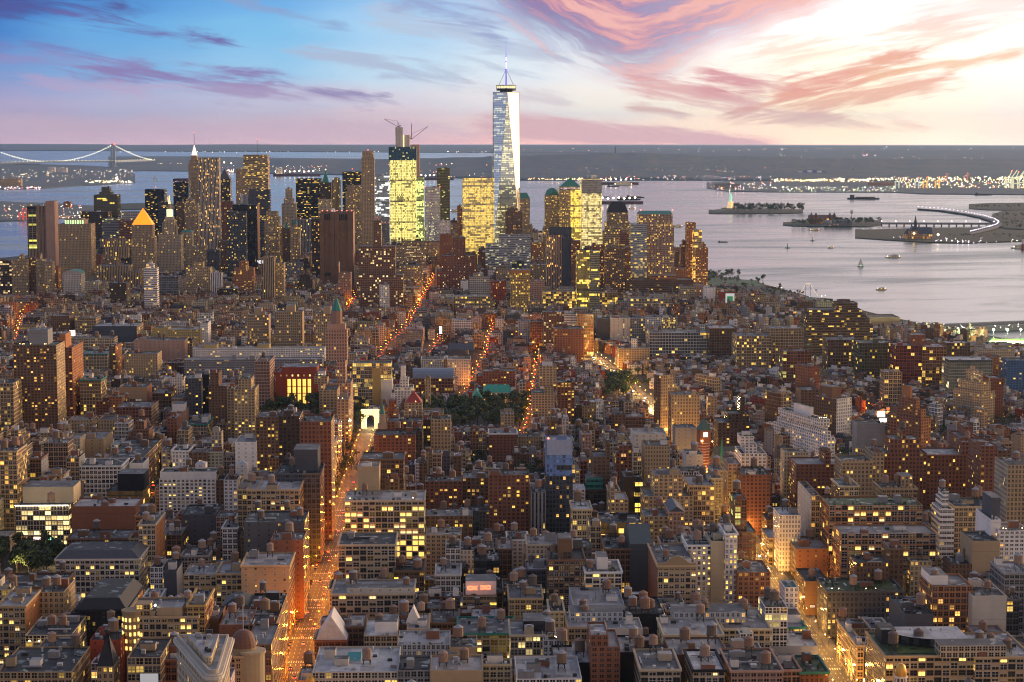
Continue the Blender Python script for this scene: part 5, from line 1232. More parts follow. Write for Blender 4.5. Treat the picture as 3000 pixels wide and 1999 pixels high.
b('J',1325,1700,1245,1400,'stone','big','stone loft with green cornice and bright arched yellow windows',Y=1130,d=40,lit=.75,lamp=(1,.84,.4),ls=1.8,cornice=True,trim=St(COL['green']),roof='grey',tanks=2,bulk=1,hvac=8,an='the loft with the green cornice',**LF)
b('J',1150,1330,1175,1290,'brown','loft','brown loft under a wide steel tank platform with two tanks',Y=1160,d=34,lit=.08,tanks=2,**LF)
b('J',1180,1345,860,965,'pale','loft','pale carved loft with a tall lattice tank tower in front',Y=1290,d=34,lit=.12,tanks=1,cornice=True,**LF)
b('J',1360,1580,1000,1065,'sand','ribbon','white rooftop terrace house with red zigzag neon',Y=1230,d=34,lit=.2,garden=8,bulk=0,extra=multi(topbox(.08,1.0,.2,.8,9,'white'),lambda s,P,L,z:neon(s,P)),an='the terrace house with the neon zigzag')
b('J',1040,1210,1085,1170,'dkbrown','loft','dark house with arched lit windows and planted roof',Y=1200,lit=.3,garden=10,**LF)
b('J',1110,1355,248,432,'brick','apt','wide brick apartment house with thin balcony bands',Y=1560,lit=.22,lamp=WARM,bulk=1,garden=3,an='the wide brick apartment house',**AP)
b('J',1355,1530,225,400,'brown','apt','brown brick apartment house right of the wide brick one',Y=1580,lit=.22,lamp=WARM,tanks=0,bulk=2,**AP)
b('J',1530,1796,205,570,'brick','apt','tall brick tower with red balcony stacks',Y=1500,d=26,lit=.3,garden=4,an='the tall brick balcony tower',**AP)
b('J',1115,1425,475,540,'brown','apt','long low roof with skylights behind the brown apartment row',Y=1440,roof='pale',bulk=2,hvac=9)
b('J',1115,1350,600,720,'tan','apt','tan apartment row with small square windows and roof domes',Y=1390,lit=.3,roof='pale',bulk=1,hvac=10,**AP)
b('J',1245,1342,690,790,'white','loft','white-grey house with dark upper windows',Y=1350,lit=.1,tanks=2,**LF)
b('J',1340,1485,700,790,'pale','row','pale stone house with paired windows',Y=1345,lit=.1)
b('J',1485,1562,690,790,'tan','loft','tan bay-windowed house right of the pale stone house',Y=1345,lit=.15)
b('J',1590,1682,690,880,'brown','loft','dark arched loft with lit side right of the tan bay-windowed house',Y=1340,d=36,lit=.1,scol='rust',**LF)
b('J',1430,1600,770,900,'black','big','black steel-framed roof plant building with lit windows below',Y=1300,d=34,lit=.4,lamp=WARM,tanks=2,roof='black',hvac=12)
# ---- tile K: centre foreground
b('K',225,398,-25,400,'blue','grid','blue glass condominium tower with pale upper half and dark lower half',Y=1500,d=24,lit=.06,lamp=WARM,bulk=1,roof='white',an='the blue glass tower',key='bluetower',**TW)
b('K',222,400,212,612,'slate','grid','dark glass lower half of the blue condominium tower',Y=1494,d=27,lit=.16,lamp=WARM,bulk=0,hvac=0,prot=True,**TW)
b('K',125,223,322,640,'grey','rib','grey concrete-finned wing left of the blue glass tower',Y=1480,d=26,lit=.05,bulk=1,tanks=1,**AP)
b('K',480,615,300,430,'dkbrown','loft','grey-brown building with teal glass attic',Y=1560,lit=.1,extra=topbox(.08,.9,.2,.9,9,'green','ribbon',lit=.1),bulk=0)
b('K',735,808,220,490,'dkbrown','none','dark windowless brown slab behind the low yellow houses',Y=1540,d=36,bulk=1,an='the dark windowless brown slab')
b('K',806,862,250,490,'black','big','dark lift shaft block with bright paired windows right of the brown slab',Y=1535,d=36,lit=.3)
b('K',868,1192,345,560,'sand','apt','sandy apartment house with stepped lit top beside the round-cornered building',Y=1480,d=36,lit=.35,lamp=WARM,tiers=((8,8,4,4,16),),bulk=2,tanks=1,an='the sandy stepped apartment house',**AP)
b('K',1165,1330,275,548,'tan','loft','tan round-cornered building with tall arched bays glowing at the avenue',Y=1490,d=44,lit=.5,lamp=WARM,cornice=True,**LF)
b('K',1095,1262,185,262,'white','big','white modern house with red-framed windows and roof garden',Y=1600,lit=.15,garden=10,bulk=0)
b('K',1145,1256,72,160,'pale','blank','pale windowless theatre-like block by the avenue',Y=1650,lit=0,bulk=1,roof='dark')
b('K',1415,1512,180,440,'tan','apt','tan north wing of the large brick slab by the avenue',Y=1590,d=44,lit=.12,**AP)
b('K',1510,1700,205,450,'brick','apt','large red-brown brick apartment slab with few lit windows',Y=1560,d=40,lit=.1,lamp=WARM,garden=8,an='the large brick slab',**AP)
b('K',648,765,365,480,'tan','apt','tan stepped house with small lit windows',Y=1440,lit=.3,tiers=((0,10,4,3,8),))
b('K',396,525,430,510,'cream','loft','cream house with green gutter and white roof',Y=1430,d=34,lit=.2,roof='white',bulk=0)
b('K',585,852,520,610,'black','glass','black glass house with teal panes and blue roof plant',Y=1370,d=36,lit=.18,lamp=WARM,bulk=1,hvac=8,tanks=0,roof='black',an='the black glass house')
b('K',868,1028,478,605,'sand','apt','sandy low apartment house with five rows of windows',Y=1400,lit=.25,tanks=1,**AP)
b('K',1033,1132,448,592,'pink','punch','bay-fronted red and white house with curved gable',Y=1395,d=36,lit=.25,bulk=0,crown=gabled(4,'slate','d'))
b('K',515,586,545,692,'tan','loft','narrow tan arched house left of the black glass house',Y=1330,d=34,lit=.2,tanks=0,**LF)
b('K',240,480,762,1060,'brown','loft','brown loft with gridded windows and bright yellow roof room',Y=1230,d=36,lit=.22,cornice=True,bulk=0,tanks=2,extra=multi(topbox(.28,.64,.1,.6,14,'brown'),litband(1.0,1.1,.40,.62,(1,.75,.2),1.8,'lit_roof_room')),an='the brown loft with the yellow roof room',**LF)
b('K',100,320,662,760,'stone','punch','carved stone-topped block behind the yellow roof room',Y=1300,d=34,lit=.05,cornice=True,tanks=1)
b('K',482,722,842,1060,'white','big','white cream loft with arched upper windows and small roof house',Y=1215,d=36,lit=.45,lamp=WARM,cornice=True,bulk=1,garden=10,roof='grey',extra=topbox(.35,.65,.3,.8,8,'white'),an='the white cream loft',key='creamloft',**LF)
b('K',612,778,690,1015,'brown','loft','orange-lit brown building rising behind the white cream loft',Y=1290,d=44,lit=.15,lamp=WARM,scol='rust',side='loft',roof='dark',hvac=8,**LF)
b('K',958,1212,800,1010,'sand','loft','sandy loft with curved gable top and long dark brick flank',Y=1210,d=66,lit=.1,lamp=WARM,scol='brick',side='blank',bulk=1,tanks=1,hvac=8,roof='grey',extra=lambda s,P,L,z:curved_gable(s,P),an='the curved gable loft',**LF)
b('K',1150,1312,665,1045,'white','punch','white hotel slab with greenish lit windows, left part',Y=1255,lit=.75,lamp=(.98,.9,.36),ls=1.5,bulk=0,an='the white hotel slab',**AP)
b('K',1308,1405,640,1045,'cream','none','blank cream middle of the white hotel slab',Y=1253,bulk=1,**AP)
b('K',1403,1482,590,1045,'white','punch','white hotel stair tower with column of bright windows',Y=1251,d=32,lit=.6,bulk=1,**AP)
b('K',1430,1605,580,835,'brick','big','dark red brick building with wide green-lit panes and green roof edge',Y=1330,d=36,lit=.3,lamp=GRN,cornice=False,tiers=((4,6,4,4,22),),roof='teal',an='the red building with green panes')
b('K',1485,1700,845,1040,'rust','apt','orange-brick block with square windows right of the white hotel slab',Y=1240,d=36,lit=.15,lamp=WARM)
b('K',775,925,660,860,'slate','none','dark church hall with steep grey-green roof',Y=1290,d=50,bulk=0,hvac=0,crown=gabled(9,(.07,.09,.09),'w'),name='church',cat='church')
b('K',370,620,1205,1330,'tan','loft','tan low loft with grey zinc penthouse',Y=1105,d=36,lit=.3,roof='pale',bulk=0,tanks=2,extra=topbox(.08,1.5,.45,.95,5.5,'silver','punch',lit=.35),cornice=True,**LF)
b('K',620,860,1215,1300,'pale','none','low pale shed with green gutter between roof tanks',Y=1100,d=26,tanks=0,bulk=1,roof='pale')
b('K',1000,1390,1255,1310,'cream','loft','cream fronted building with white roof, teal skylights and blue box',Y=1085,d=40,lit=.1,cornice=True,roof='white',bulk=2,hvac=6,tanks=1,**LF)
b('K',1390,1700,1215,1300,'cream','loft','cream pilastered front with long grey zinc attic',Y=1110,d=50,lit=.1,cornice=True,roof='pale',bulk=0,tanks=1,extra=topbox(-1.0,.55,.3,.7,7,'silver','punch',lit=.4),**LF)
b('K',740,1000,1120,1240,'black','blank','black roofed block crowded with rust-lidded water tanks',Y=1150,d=44,lit=.05,tanks=5,roof='black',bulk=1,hvac=8,an='the roof crowded with water tanks')
b('K',400,740,1060,1200,'silver','none','flat pale zinc roof block carrying two pale tanks',Y=1160,d=46,roof='pale',tanks=2,bulk=1,hvac=4)
b('K',-10,285,1255,1420,'stone','big','stone loft with bright arched yellow windows and black roof box',Y=1085,d=36,lit=.5,lamp=(1,.8,.3),ls=1.8,cornice=True,bulk=1,tanks=1,extra=topbox(.3,.95,.3,.85,6,'black','big',lit=.5,lamp=WARM),**LF)
b('K',205,345,1290,1420,'silver','grid','grey-green glass infill with lit terrace',Y=1075,d=24,lit=.2,bulk=0,lamps=3)
b('K',-20,202,1015,1170,'tan','loft','tan loft with arched attic and tank on the left',Y=1180,d=36,lit=.1,cornice=True,tanks=3,**LF)
b('K',247,343,1100,1310,'cream','punch','slender cream house with ornate top',Y=1150,lit=.02,cornice=True)
b('K',518,712,1335,1620,'brick','apt','brick balcony building stepping down with white edges',Y=1010,d=36,lit=.05,bulk=0,tiers=((0,6,5,3,5),),roof='pale',an='the brick balcony building',**AP)
b('K',30,460,1545,1640,'white','loft','white flat roofed building at the bottom with dark roof boxes',Y=985,d=44,lit=.1,roof='white',bulk=3,tanks=2,hvac=8,**LF)
b('K',845,1108,1482,1640,'stone','big','stone loft at the bottom with large dark windows and skylights',Y=985,d=40,lit=.06,cornice=True,roof='grey',tanks=1,bulk=1,hvac=6,**LF)
b('K',1190,1398,1485,1640,'stone','loft','stone loft at the bottom with black cornice',Y=985,d=40,lit=.12,lamp=WARM,cornice=True,roof='white',tanks=1,trim=St(COL['black']),**LF)
b('K',1440,1780,1490,1640,'pink','loft','pinkish ornate front with arched windows at the bottom',Y=985,d=44,lit=.05,cornice=True,roof='dark',bulk=2,tanks=2,hvac=6,**LF)
b('K',700,960,1370,1480,'black','none','dark recessed yard block with iron-legged tanks',Y=1030,d=36,roof='pale',tanks=3,bulk=1,hvac=6)
b('K',1040,1420,1385,1470,'brown','none','low brown block with pale roof and dark machine box',Y=1025,d=36,roof='pale',tanks=2,bulk=2,hvac=7)
b('K',275,520,1440,1530,'black','none','low dark block with iron platform and rust tank',Y=1020,d=36,roof='pale',tanks=2,bulk=1,hvac=7)
# ---- tile L: right foreground
b('L',185,490,135,270,'brick','apt','brick apartment house with planted roof and yellow lit windows left of the tan crenellated tower',Y=1600,d=36,lit=.25,garden=6,tiers=((30,14,6,6,9),),**AP)
b('L',488,690,118,385,'tan','punch','tan apartment tower with crenellated gothic top',Y=1560,d=34,lit=.18,bulk=0,extra=lambda s,P,L,z:crenels(s,P),an='the tan gothic topped tower',**AP)
b('L',688,764,60,385,'tan','punch','taller tan wing right of the gothic topped tower',Y=1564,lit=.15,**AP)
b('L',762,1045,62,320,'brick','punch','big red-brown brick apartment house with centre column of yellow windows',Y=1590,d=36,lit=.18,tiers=((6,5,4,4,11),(14,14,4,4,7)),bulk=0,an='the big red-brown apartment house',**AP)
b('L',1045,1402,72,300,'brick','punch','long brick apartment house with pale bands and lit top floor',Y=1600,d=36,lit=.22,roof='pale',tiers=((30,4,4,4,10),),**AP)
b('L',1400,1512,15,400,'brick','apt','dark brick apartment tower at the right, left wing',Y=1530,d=40,lit=.14,bulk=1,**AP)
b('L',1510,1600,45,400,'brown','apt','dark brown apartment tower at the right, right wing',Y=1535,d=40,lit=.14,**AP)
b('L',1575,1720,140,560,'tan','punch','tall pale tan apartment tower cut by the right edge',Y=1440,d=36,lit=.06,scol='stone',side='punch',tanks=1,an='the tall pale tower at the right edge',**AP)
b('L',470,598,278,390,'cream','loft','cream six-storey front with brown side and round tank',Y=1480,d=34,lit=.2,lamp=WARM,scol='brown',tanks=1,cornice=True)
b('L',750,982,295,395,'tan','loft','tan battlemented house with square roof pavilion',Y=1500,d=34,lit=.1,bulk=0,extra=multi(topbox(.62,.95,.3,.8,9,'tan','punch'),lambda s,P,L,z:crenels(s,P)))
b('L',285,342,340,535,'tan','loft','narrow house with lit tan front and pale long side',Y=1440,d=60,lit=.4,lamp=WARM,scol='pale',side='blank',an='the narrow pale-sided house')
b('L',400,1018,405,580,'rust','big','wide orange-brick gridded apartment block with garden roof',Y=1400,d=36,lit=.28,garden=26,roof='green',bulk=2,an='the wide orange-brick block',**AP)
b('L',480,1108,590,740,'rust','big','lower orange-brick apartment block with pale roof in front of the wide one',Y=1330,d=32,lit=.22,roof='pale',bulk=2,hvac=9,**AP)
b('L',1132,1226,430,600,'white','ribbon','white stacked townhouse tower with terraces and teal glass',Y=1385,d=26,lit=.2,garden=6,tiers=((2,4,3,3,7),(5,3,2,2,5)),bulk=0,an='the white stacked townhouse')
b('L',1225,1497,412,600,'sand','loft','ornate sandy loft with arched top windows and one bright pane',Y=1395,d=36,lit=.08,lamp=WARM,cornice=True,roof='dark',bulk=2,hvac=8,**LF)
b('L',1465,1530,500,680,'white','none','white blank flank with dark penthouse on the right',Y=1310,d=40,bulk=0,extra=topbox(.5,1.4,.3,.9,14,'dkgrey'))
b('L',1522,1720,572,790,'white','slab','white balcony apartment block with orange lit rows at the right edge',Y=1300,lit=.35,lamp=WARM,garden=5,tanks=0,lamps=3,an='the white balcony block',**AP)
b('L',1345,1525,640,760,'tan','none','low tan wedge shaped party wall',Y=1290,d=34,bulk=0,roof='dark')
b('L',5,352,618,760,'tan','loft','tan low block with two glowing arched windows at the side street',Y=1480,d=36,lit=.12,roof='pale',bulk=1,hvac=7,cornice=True)
b('L',75,215,470,560,'white','row','white and red small house row with fire escape',Y=1430,lit=.2,roof='white')
b('L',185,395,690,860,'rust','blank','orange-brick block with plain wall facing us',Y=1430,d=44,lit=.08,bulk=1,scol='brown',side='loft',roof='pale',an='the plain orange-brick block')
b('L',245,405,905,1090,'brown','none','brown blank wall with a small white sign by the side avenue',Y=1385,d=40,bulk=0,tanks=1,scol='brown',side='loft',extra=lambda s,P,L,z:billboard(s,P,.18,.42,.22,.32,(.6,.6,.6),(.4,.4,.4)))
b('L',390,892,968,1140,'dkgrey','punch','dark grey modern apartment block with wild roof garden and glass bay corner',Y=1240,d=36,lit=.2,lamp=WARM,garden=30,lamps=4,roof='green',bulk=1,an='the dark grey block with the roof garden',key='darkgrey',**AP)
b('L',585,632,1325,1560,'sand','loft','yellow-lit narrow front of a long loft on the side avenue',Y=1135,d=62,lit=.45,lamp=(1,.72,.2),side='loft',bulk=2,roof='pale',cornice=True,an='the long yellow-lit loft',**LF)
b('L',772,1360,1392,1620,'tan','big','tan loft with green lawn roof and curved white glasshouse on top',Y=1036,d=52,lit=.12,bulk=0,hvac=2,roof='green',cornice=True,side='big',extra=lambda s,P,L,z:lawnhouse(s,P,L,z),an='the loft with the lawn roof',key='lawn',**LF)
b('L',1360,1740,1400,1620,'sand','big','sandy loft at the right bottom with bright arched attic windows',Y=1034,d=52,lit=.4,bulk=1,tanks=3,hvac=14,roof='pale',cornice=True,extra=topbox(-.6,.55,.02,.3,7,'stone','loft',lit=.12),**LF)
b('L',110,202,945,1100,'white','punch','white stone tower with arched niche by the side avenue',Y=1205,d=20,lit=.0,bulk=0,roof='teal',an='the white stone tower')
b('L',-20,130,1075,1180,'white','big','glass-roofed white house with yellow lit windows and roof trees',Y=1130,d=26,lit=.9,lamp=(1,.85,.25),garden=10,bulk=0,hvac=2)
b('L',-20,247,1205,1310,'cream','loft','cream front with dark green cornice by the side avenue',Y=1175,d=36,lit=.12,cornice=True,trim=St(COL['green']),roof='pale',bulk=1,extra=topbox(.62,.98,.4,.9,5,'white'))
b('L',-20,215,1485,1560,'pink','big','pink-white arched front at the bottom left of the side avenue',Y=1085,d=36,lit=.05,cornice=True,roof='dark',bulk=2,tanks=1,**LF)
b('L',210,400,1500,1560,'brick','punch','dark red front with green cornice at the bottom by the side avenue',Y=1085,d=36,lit=.03,cornice=True,trim=St(COL['green']),roof='green',garden=10)
b('L',0,330,1330,1420,'silver','none','flat white roofed shed with a copper lidded tank by the side avenue',Y=1130,d=34,roof='white',bulk=1,tanks=1,hvac=6)
b('L',1080,1345,935,1060,'rust','loft','red-brown house with orange lit attic and white upper deck',Y=1180,d=34,lit=.5,lamp=WARM,bulk=1,extra=topbox(0,.45,.2,.9,6,'white'))
b('L',1345,1570,1000,1130,'pale','none','pale low block with white parapet right of the orange lit attic',Y=1170,d=34,bulk=1,roof='dark',hvac=8,tanks=1)
b('L',1555,1720,850,990,'grey','loft','grey five-storey loft at the right edge',Y=1220,d=34,lit=.03,roof='pale',**LF)
b('L',1205,1450,790,850,'brown','row','brown house row with wavy pale parapets',Y=1290,d=24,lit=.06,roof='dark')
b('L',800,892,690,790,'brown','punch','narrow white fronted house among dark low houses',Y=1290,d=26,lit=.0)
b('L',580,795,780,850,'brown','row','brown carved house row with arched windows',Y=1270,d=24,lit=.1)
b('L',900,1090,1120,1180,'dkgrey','none','dark roof with steel terraces behind the lawn roof loft',Y=1160,d=44,bulk=2,hvac=12,roof='dark')
# ------------------------------------------------------------------ particular features
def glow(c,ls):return St(c,lamp=c,ls=ls,mat='lamp')
def arch_top(s,P,col):
 n=8;w=s.w;st=s.st.blank();pts=[]
 for i in range(n+1):
  a=math.pi*i/n;pts.append((-w/2*math.cos(a),6.5*math.sin(a)))
 for i in range(n):
  (xa,za),(xb,zb)=pts[i],pts[i+1]
  A=[(*loc(s,xa,-s.d/2),s.z1+za),(*loc(s,xb,-s.d/2),s.z1+zb),(*loc(s,xb,s.d/2),s.z1+zb),(*loc(s,xa,s.d/2),s.z1+za)]
  P['vault'].face(A,St(COL[col],mat='plain'))
 P['gable_end'].face([(*loc(s,x,-s.d/2),s.z1+z) for x,z in reversed(pts)],st)
def barrel(s,P,L,col):
 x0,x1,y0,y1,z=L;n=7;st=St((.16,.2,.26),mat='plain');pts=[(y0+(y1-y0)*(1-math.cos(math.pi*i/n))/2,z+10*math.sin(math.pi*i/n)) for i in range(n+1)]
 for i in range(n):
  (ya,za),(yb,zb)=pts[i],pts[i+1]
  P['vaulted_roof'].face([(*loc(s,x0,ya),za),(*loc(s,x1,ya),za),(*loc(s,x1,yb),zb),(*loc(s,x0,yb),zb)],st)
 for x,rv in ((x0,True),(x1,False)):
  f=[(*loc(s,x,y),zz) for y,zz in pts];P['vaulted_roof'].face(f if rv else f[::-1],st)
def quad_front(s,fx0,fx1,za,zb,off=.15):
 a,b_=loc(s,-s.w/2+s.w*fx0,-s.d/2-off),loc(s,-s.w/2+s.w*fx1,-s.d/2-off)
 return [(*a,za),(*b_,za),(*b_,zb),(*a,zb)]
def slab_front(M,s,fx0,fx1,za,zb,st,off=.15,th=.3):
 a,b_=loc(s,-s.w/2+s.w*fx0,-s.d/2-off),loc(s,-s.w/2+s.w*fx1,-s.d/2-off)
 cx,cy=(a[0]+b_[0])/2,(a[1]+b_[1])/2;nx,ny=math.sin(s.rot),-math.cos(s.rot)
 M.box(cx+nx*th/2,cy+ny*th/2,za,zb,s.w*(fx1-fx0),th,st,s.rot,bottom=True)
def billboard(s,P,fx0,fx1,fz0,fz1,c,c2):
 hh=s.z1-s.z0;za,zb=s.z0+hh*(.0+fz0),s.z0+hh*fz1
 slab_front(P['billboard'],s,fx0,fx1,za,zb,St((.05,.05,.05),mat='plain'),.05,.35)
 slab_front(P['billboard_face'],s,fx0+.02,fx1-.02,za+.4,zb-.4,St(c,lamp=c,ls=.35,mat='lamp'),.40,.05)
 if c2!=c:slab_front(P['billboard_mark'],s,fx0+(fx1-fx0)*.2,fx0+(fx1-fx0)*.8,za+(zb-za)*.25,za+(zb-za)*.75,St(c2,lamp=c2,ls=.35,mat='lamp'),.46,.04)
def store_lamps(s,P):
 for i in range(9):
  x=-s.w/2+s.w*(i+.5)/9;X0,Y0=loc(s,x,-s.d/2-.9)
  P['cornice_lamp'].bar((X0-2.3,Y0,s.z1+.3),(X0+2.3,Y0,s.z1+.3),.5,glow((1,.9,.7),9))
 for (x0,c) in ((.06,(.95,.25,.1)),(.55,(.3,.9,.5)),(.33,(1,.6,.6))):
  slab_front(P['shop_sign'],s,x0,x0+.16,s.z0+6,s.z0+8.5,glow(c,1.6),.2)
def lib_windows(s,P):
 hh=s.z1-s.z0
 for i in range(5):
  f0=.25+i*.105;M=P.new('tall_window')
  for (a,b_) in ((.10,.38),(.405,.58),(.60,.80)):
   slab_front(M,s,f0,f0+.032,s.z0+hh*a,s.z0+hh*b_,glow((1,.62,.10),1.1),.1);slab_front(M,s,f0+.036,f0+.066,s.z0+hh*a,s.z0+hh*b_,glow((1,.66,.13),1.2),.1)
 for i in range(7):
  f0=.1+i*.12;slab_front(P['attic_window'],s,f0,f0+.03,s.z0+hh*.88,s.z0+hh*.93,glow((1,.72,.22),1.3 if i in (2,3,5) else .1),.1)
def cornice_lamps(s,P,n):
 for i in range(n):
  X0,Y0=loc(s,-s.w/2+s.w*(i+.5)/n,-s.d/2-.8)
  P.new('facade_lamp').blob((X0,Y0,s.z1-3.2),.55,glow((1,.72,.36),9))
def turret(s,P):
 X0,Y0=loc(s,-s.w/2+3.5,-s.d/2+2.5);P['turret'].cyl(X0,Y0,s.z0,s.z1+3.0,5.2,5.2,s.st.blank(),12);P['turret'].cyl(X0,Y0,s.z1+2.2,s.z1+3.3,5.7,5.7,s.st.blank(),12)
 for i in range(7):
  a=math.pi*(1.05+i*.15)
  for k in range(5):
   z=s.z1-2.5-k*4.0;X1,Y1=X0+5.25*math.cos(a),Y0+5.25*math.sin(a)
   P['turret_window'].box(X1,Y1,z,z+2.0,1.1,.5,glow((1,.66,.2),1.3 if (i*3+k*5) % 4 else .05),a+math.pi/2)
 bx0,by0=loc(s,-s.w/2+s.w*.24,-s.d/2+8);P['penthouse'].box(bx0,by0,s.z1-1,s.z1+6,s.w*.2,9,s.st,s.rot,base=1.0)
 bx0,by0=loc(s,s.w*.1,-s.d/2+10);P['penthouse'].box(bx0,by0,s.z1-1,s.z1+4,s.w*.34,12,s.st.blank(),s.rot,top=St(ROOFC['pale'],mat='roof'))
 P['roof_flood'].blob((*loc(s,-s.w*.1,-s.d/2+5),s.z1+5),.7,glow((1,.85,.5),25))
def corner_dome(s,P):
 cx,cy=loc(s,0,-s.d/2+7);P['drum'].cyl(cx,cy,s.z1-1,s.z1+3,6.4,6.4,s.st.blank(),16);P['dome'].dome(cx,cy,s.z1+3,6.2,8.5,St((.16,.075,.05),mat='plain'),16,6,.8)
 P['flagpole'].bar((cx,cy,s.z1+11),(cx,cy,s.z1+24),.35,ZINC)
 X0,Y0=loc(s,s.w/2+1,-s.d/2+4)
 P['corner_bow'].cyl(X0,Y0,s.z0,s.z1+1.5,6.0,6.0,style('cream','punch').blank(),16);P['corner_bow'].cyl(X0,Y0,s.z1+.6,s.z1+1.9,6.7,6.7,style('cream','none'),16)
def dormer(s,P):
 X0,Y0=loc(s,-s.w*.25,0);P['dormer'].gable(X0,Y0,s.z1-1,s.z1+9,9,10,St(COL['white'],mat='plain'),s.rot,'d')
def skylight(s,P,fx0,fx1,fy0,fy1,c):
 X0,Y0=loc(s,-s.w/2+s.w*(fx0+fx1)/2,-s.d/2+s.d*(fy0+fy1)/2);w,d=s.w*(fx1-fx0),s.d*(fy1-fy0)
 P['skylight'].gable(X0,Y0,s.z1-.4,s.z1+2.4,w,d,St(c,mat='plain'),s.rot,'w');P['skylight'].box(X0,Y0,s.z1-1.2,s.z1-.4,w+.4,d+.4,ZINC,s.rot)
def neon(s,P):
 st=glow((1,.30,.12),1.6);z=s.z1+2;y=-s.d/2+2
 for k,x0 in enumerate((-.38,.02)):
  pts=[(s.w*(x0+i*.035),z+(4.2 if i % 2 else 1.2)+k*.3) for i in range(10)]
  for (xa,za),(xb,zb) in zip(pts,pts[1:]):P['neon_zigzag'].bar((*loc(s,xa,y),za),(*loc(s,xb,y),zb),.2,st)
  for (xa,za),(xb,zb) in zip(pts,pts[1:]):P['neon_zigzag'].bar((*loc(s,xa,y-.3),2*z+5.4+k*.6-za),(*loc(s,xb,y-.3),2*z+5.4+k*.6-zb),.2,st)
def curved_gable(s,P):
 n=14;top=[]
 for i in range(n+1):
  t=i/n;x=-s.w/2+s.w*t;e=abs(t-.5)*2;hz=1.6 if e>.62 else 1.6+4.6*math.cos(e/.62*math.pi/2)
  top.append((x,s.z1+hz))
 for yy,rv in ((-s.d/2-.3,False),(-s.d/2+.6,True)):
  f=[(*loc(s,x,yy),z) for x,z in reversed(top)]+[(*loc(s,-s.w/2,yy),s.z1-2.5),(*loc(s,s.w/2,yy),s.z1-2.5)]
  P['curved_gable'].face(f[::-1] if not rv and False else f if not rv else f[::-1],s.st.blank())
 for (xa,za),(xb,zb) in zip(top,top[1:]):
  P['curved_gable'].face([(*loc(s,xa,-s.d/2-.3),za),(*loc(s,xb,-s.d/2-.3),zb),(*loc(s,xb,-s.d/2+.6),zb),(*loc(s,xa,-s.d/2+.6),za)],style('cream','none'))
def crenels(s,P):
 n=max(5,int(s.w/3));
 for i in range(n):
  X0,Y0=loc(s,-s.w/2+s.w*(i+.5)/n,-s.d/2+.3);P['battlement'].box(X0,Y0,s.z1-.2,s.z1+(2.2 if i % 2 else 1.2),s.w/n*.62,.9,s.st.blank(),s.rot)
def lawnhouse(s,P,L,zd):
 z=zd[-1];w,d=s.w,s.d
 cx,cy=loc(s,-w*.02,-d*.10);P['lawn'].box(cx,cy,z,z+.35,w*.62,d*.52,style((.075,.11,.02),'none',mat='roof'),s.rot)
 n=16;rr=[(-w*.27+w*.80*(1-math.cos(a)) ,-d*.08+0+d*.20-d*.34*math.sin(a)) for a in [math.pi/2*i/n for i in range(n+1)]]
 ring=[loc(s,x,y) for x,y in rr]+[loc(s,w*.53,d*.36),loc(s,-w*.27,d*.36)]
 P['glasshouse'].prism(ring,z+.36,z+5.4,style('black','big',lit=.08),top=St(ROOFC['white'],mat='roof'))
 cx,cy=loc(s,-w*.345,d*.18);P['stair_house'].box(cx,cy,z,z+8.2,w*.17,d*.3,pl('black'),s.rot,top=St(ROOFC['dark'],mat='roof'))
 for i in range(4):
  X0,Y0=loc(s,w*(-.05+.12*i),d*.22);P['roof_plant'].cyl(X0,Y0,z+5.4,z+6.4,.7,.7,ZINC,8)
def sign_number(s,P):
 slab_front(P['sign_board'],s,-.32,.0,s.z1-12,s.z1-3,pl('black'),.3)
 w=s.w;st=glow((.9,.9,.9),.9)
 def seg7(x,digit):
  on={'4':'bcfg','0':'abcdef','1':'bc'}[digit];hh,ww=5.4,2.2;z0=s.z1-10.2;M=P['sign_numeral']
  Q=dict(a=((0,hh),(ww,hh)),b=((ww,hh),(ww,hh/2)),c=((ww,hh/2),(ww,0)),d=((0,0),(ww,0)),e=((0,hh/2),(0,0)),f=((0,hh),(0,hh/2)),g=((0,hh/2),(ww,hh/2)))
  for k in on:
   (xa,za),(xb,zb)=Q[k];M.bar((*loc(s,x+xa,-s.d/2-.75),z0+za),(*loc(s,x+xb,-s.d/2-.75),z0+zb),.9,st)
 for i,dgt in enumerate('401'):seg7(-w*.5-w*.30+i*3.5,dgt)
SPECIAL['sign401'].extra=lambda s,P,L,z:sign_number(s,P)
def shafts(s,P):
 for f in (.04,.36,.50,.90):
  X0,Y0=loc(s,-s.w/2+s.w*f,-s.d/2-1.6);P['shaft'].box(X0,Y0,s.z0,s.z1-2,s.w*(.13 if f<.9 else .14),3.2,style('brown','none'),s.rot)
 for z in (s.z1-16,s.z0+(s.z1-s.z0)*.19):
  for f in (.15,.215,.28,.58,.645,.71,.78):slab_front(P['vent'],s,f-.025,f+.025,z,z+12 if z>s.z0+90 else z+7,pl('black'),.2)
 for i in range(7):
  X0,Y0=loc(s,-s.w*.45+s.w*.15*i,-s.d*.3);P.new('beacon').blob((X0,Y0,s.z1+2.5),1.0,RED)
 P['satellite_dome'].dome(*loc(s,-s.w*.14,0),s.z1-1,5,8,pl('white'))
SPECIAL['longlines'].extra=lambda s,P,L,z:shafts(s,P)
def slab_glow(s,P):
 slab_front(P['lit_window_column'],s,.06,.50,s.z0+(s.z1-s.z0)*.40,s.z1-8,St(COL['tan'],win=(.92,.8,1.0),lamp=(.85,.95,.12),ls=1.9,bay=18,st=5.2),.2)
 for i in range(9):
  X0,Y0=loc(s,s.w*(.03+.055*i),-s.d/2-.6);P['rib'].box(X0,Y0,s.z0,s.z1,.9,1.2,style('pink','none'),s.rot)
 slab_front(P['dark_attic'],s,.05,.52,s.z1-8,s.z1-1,pl('black'),.25)
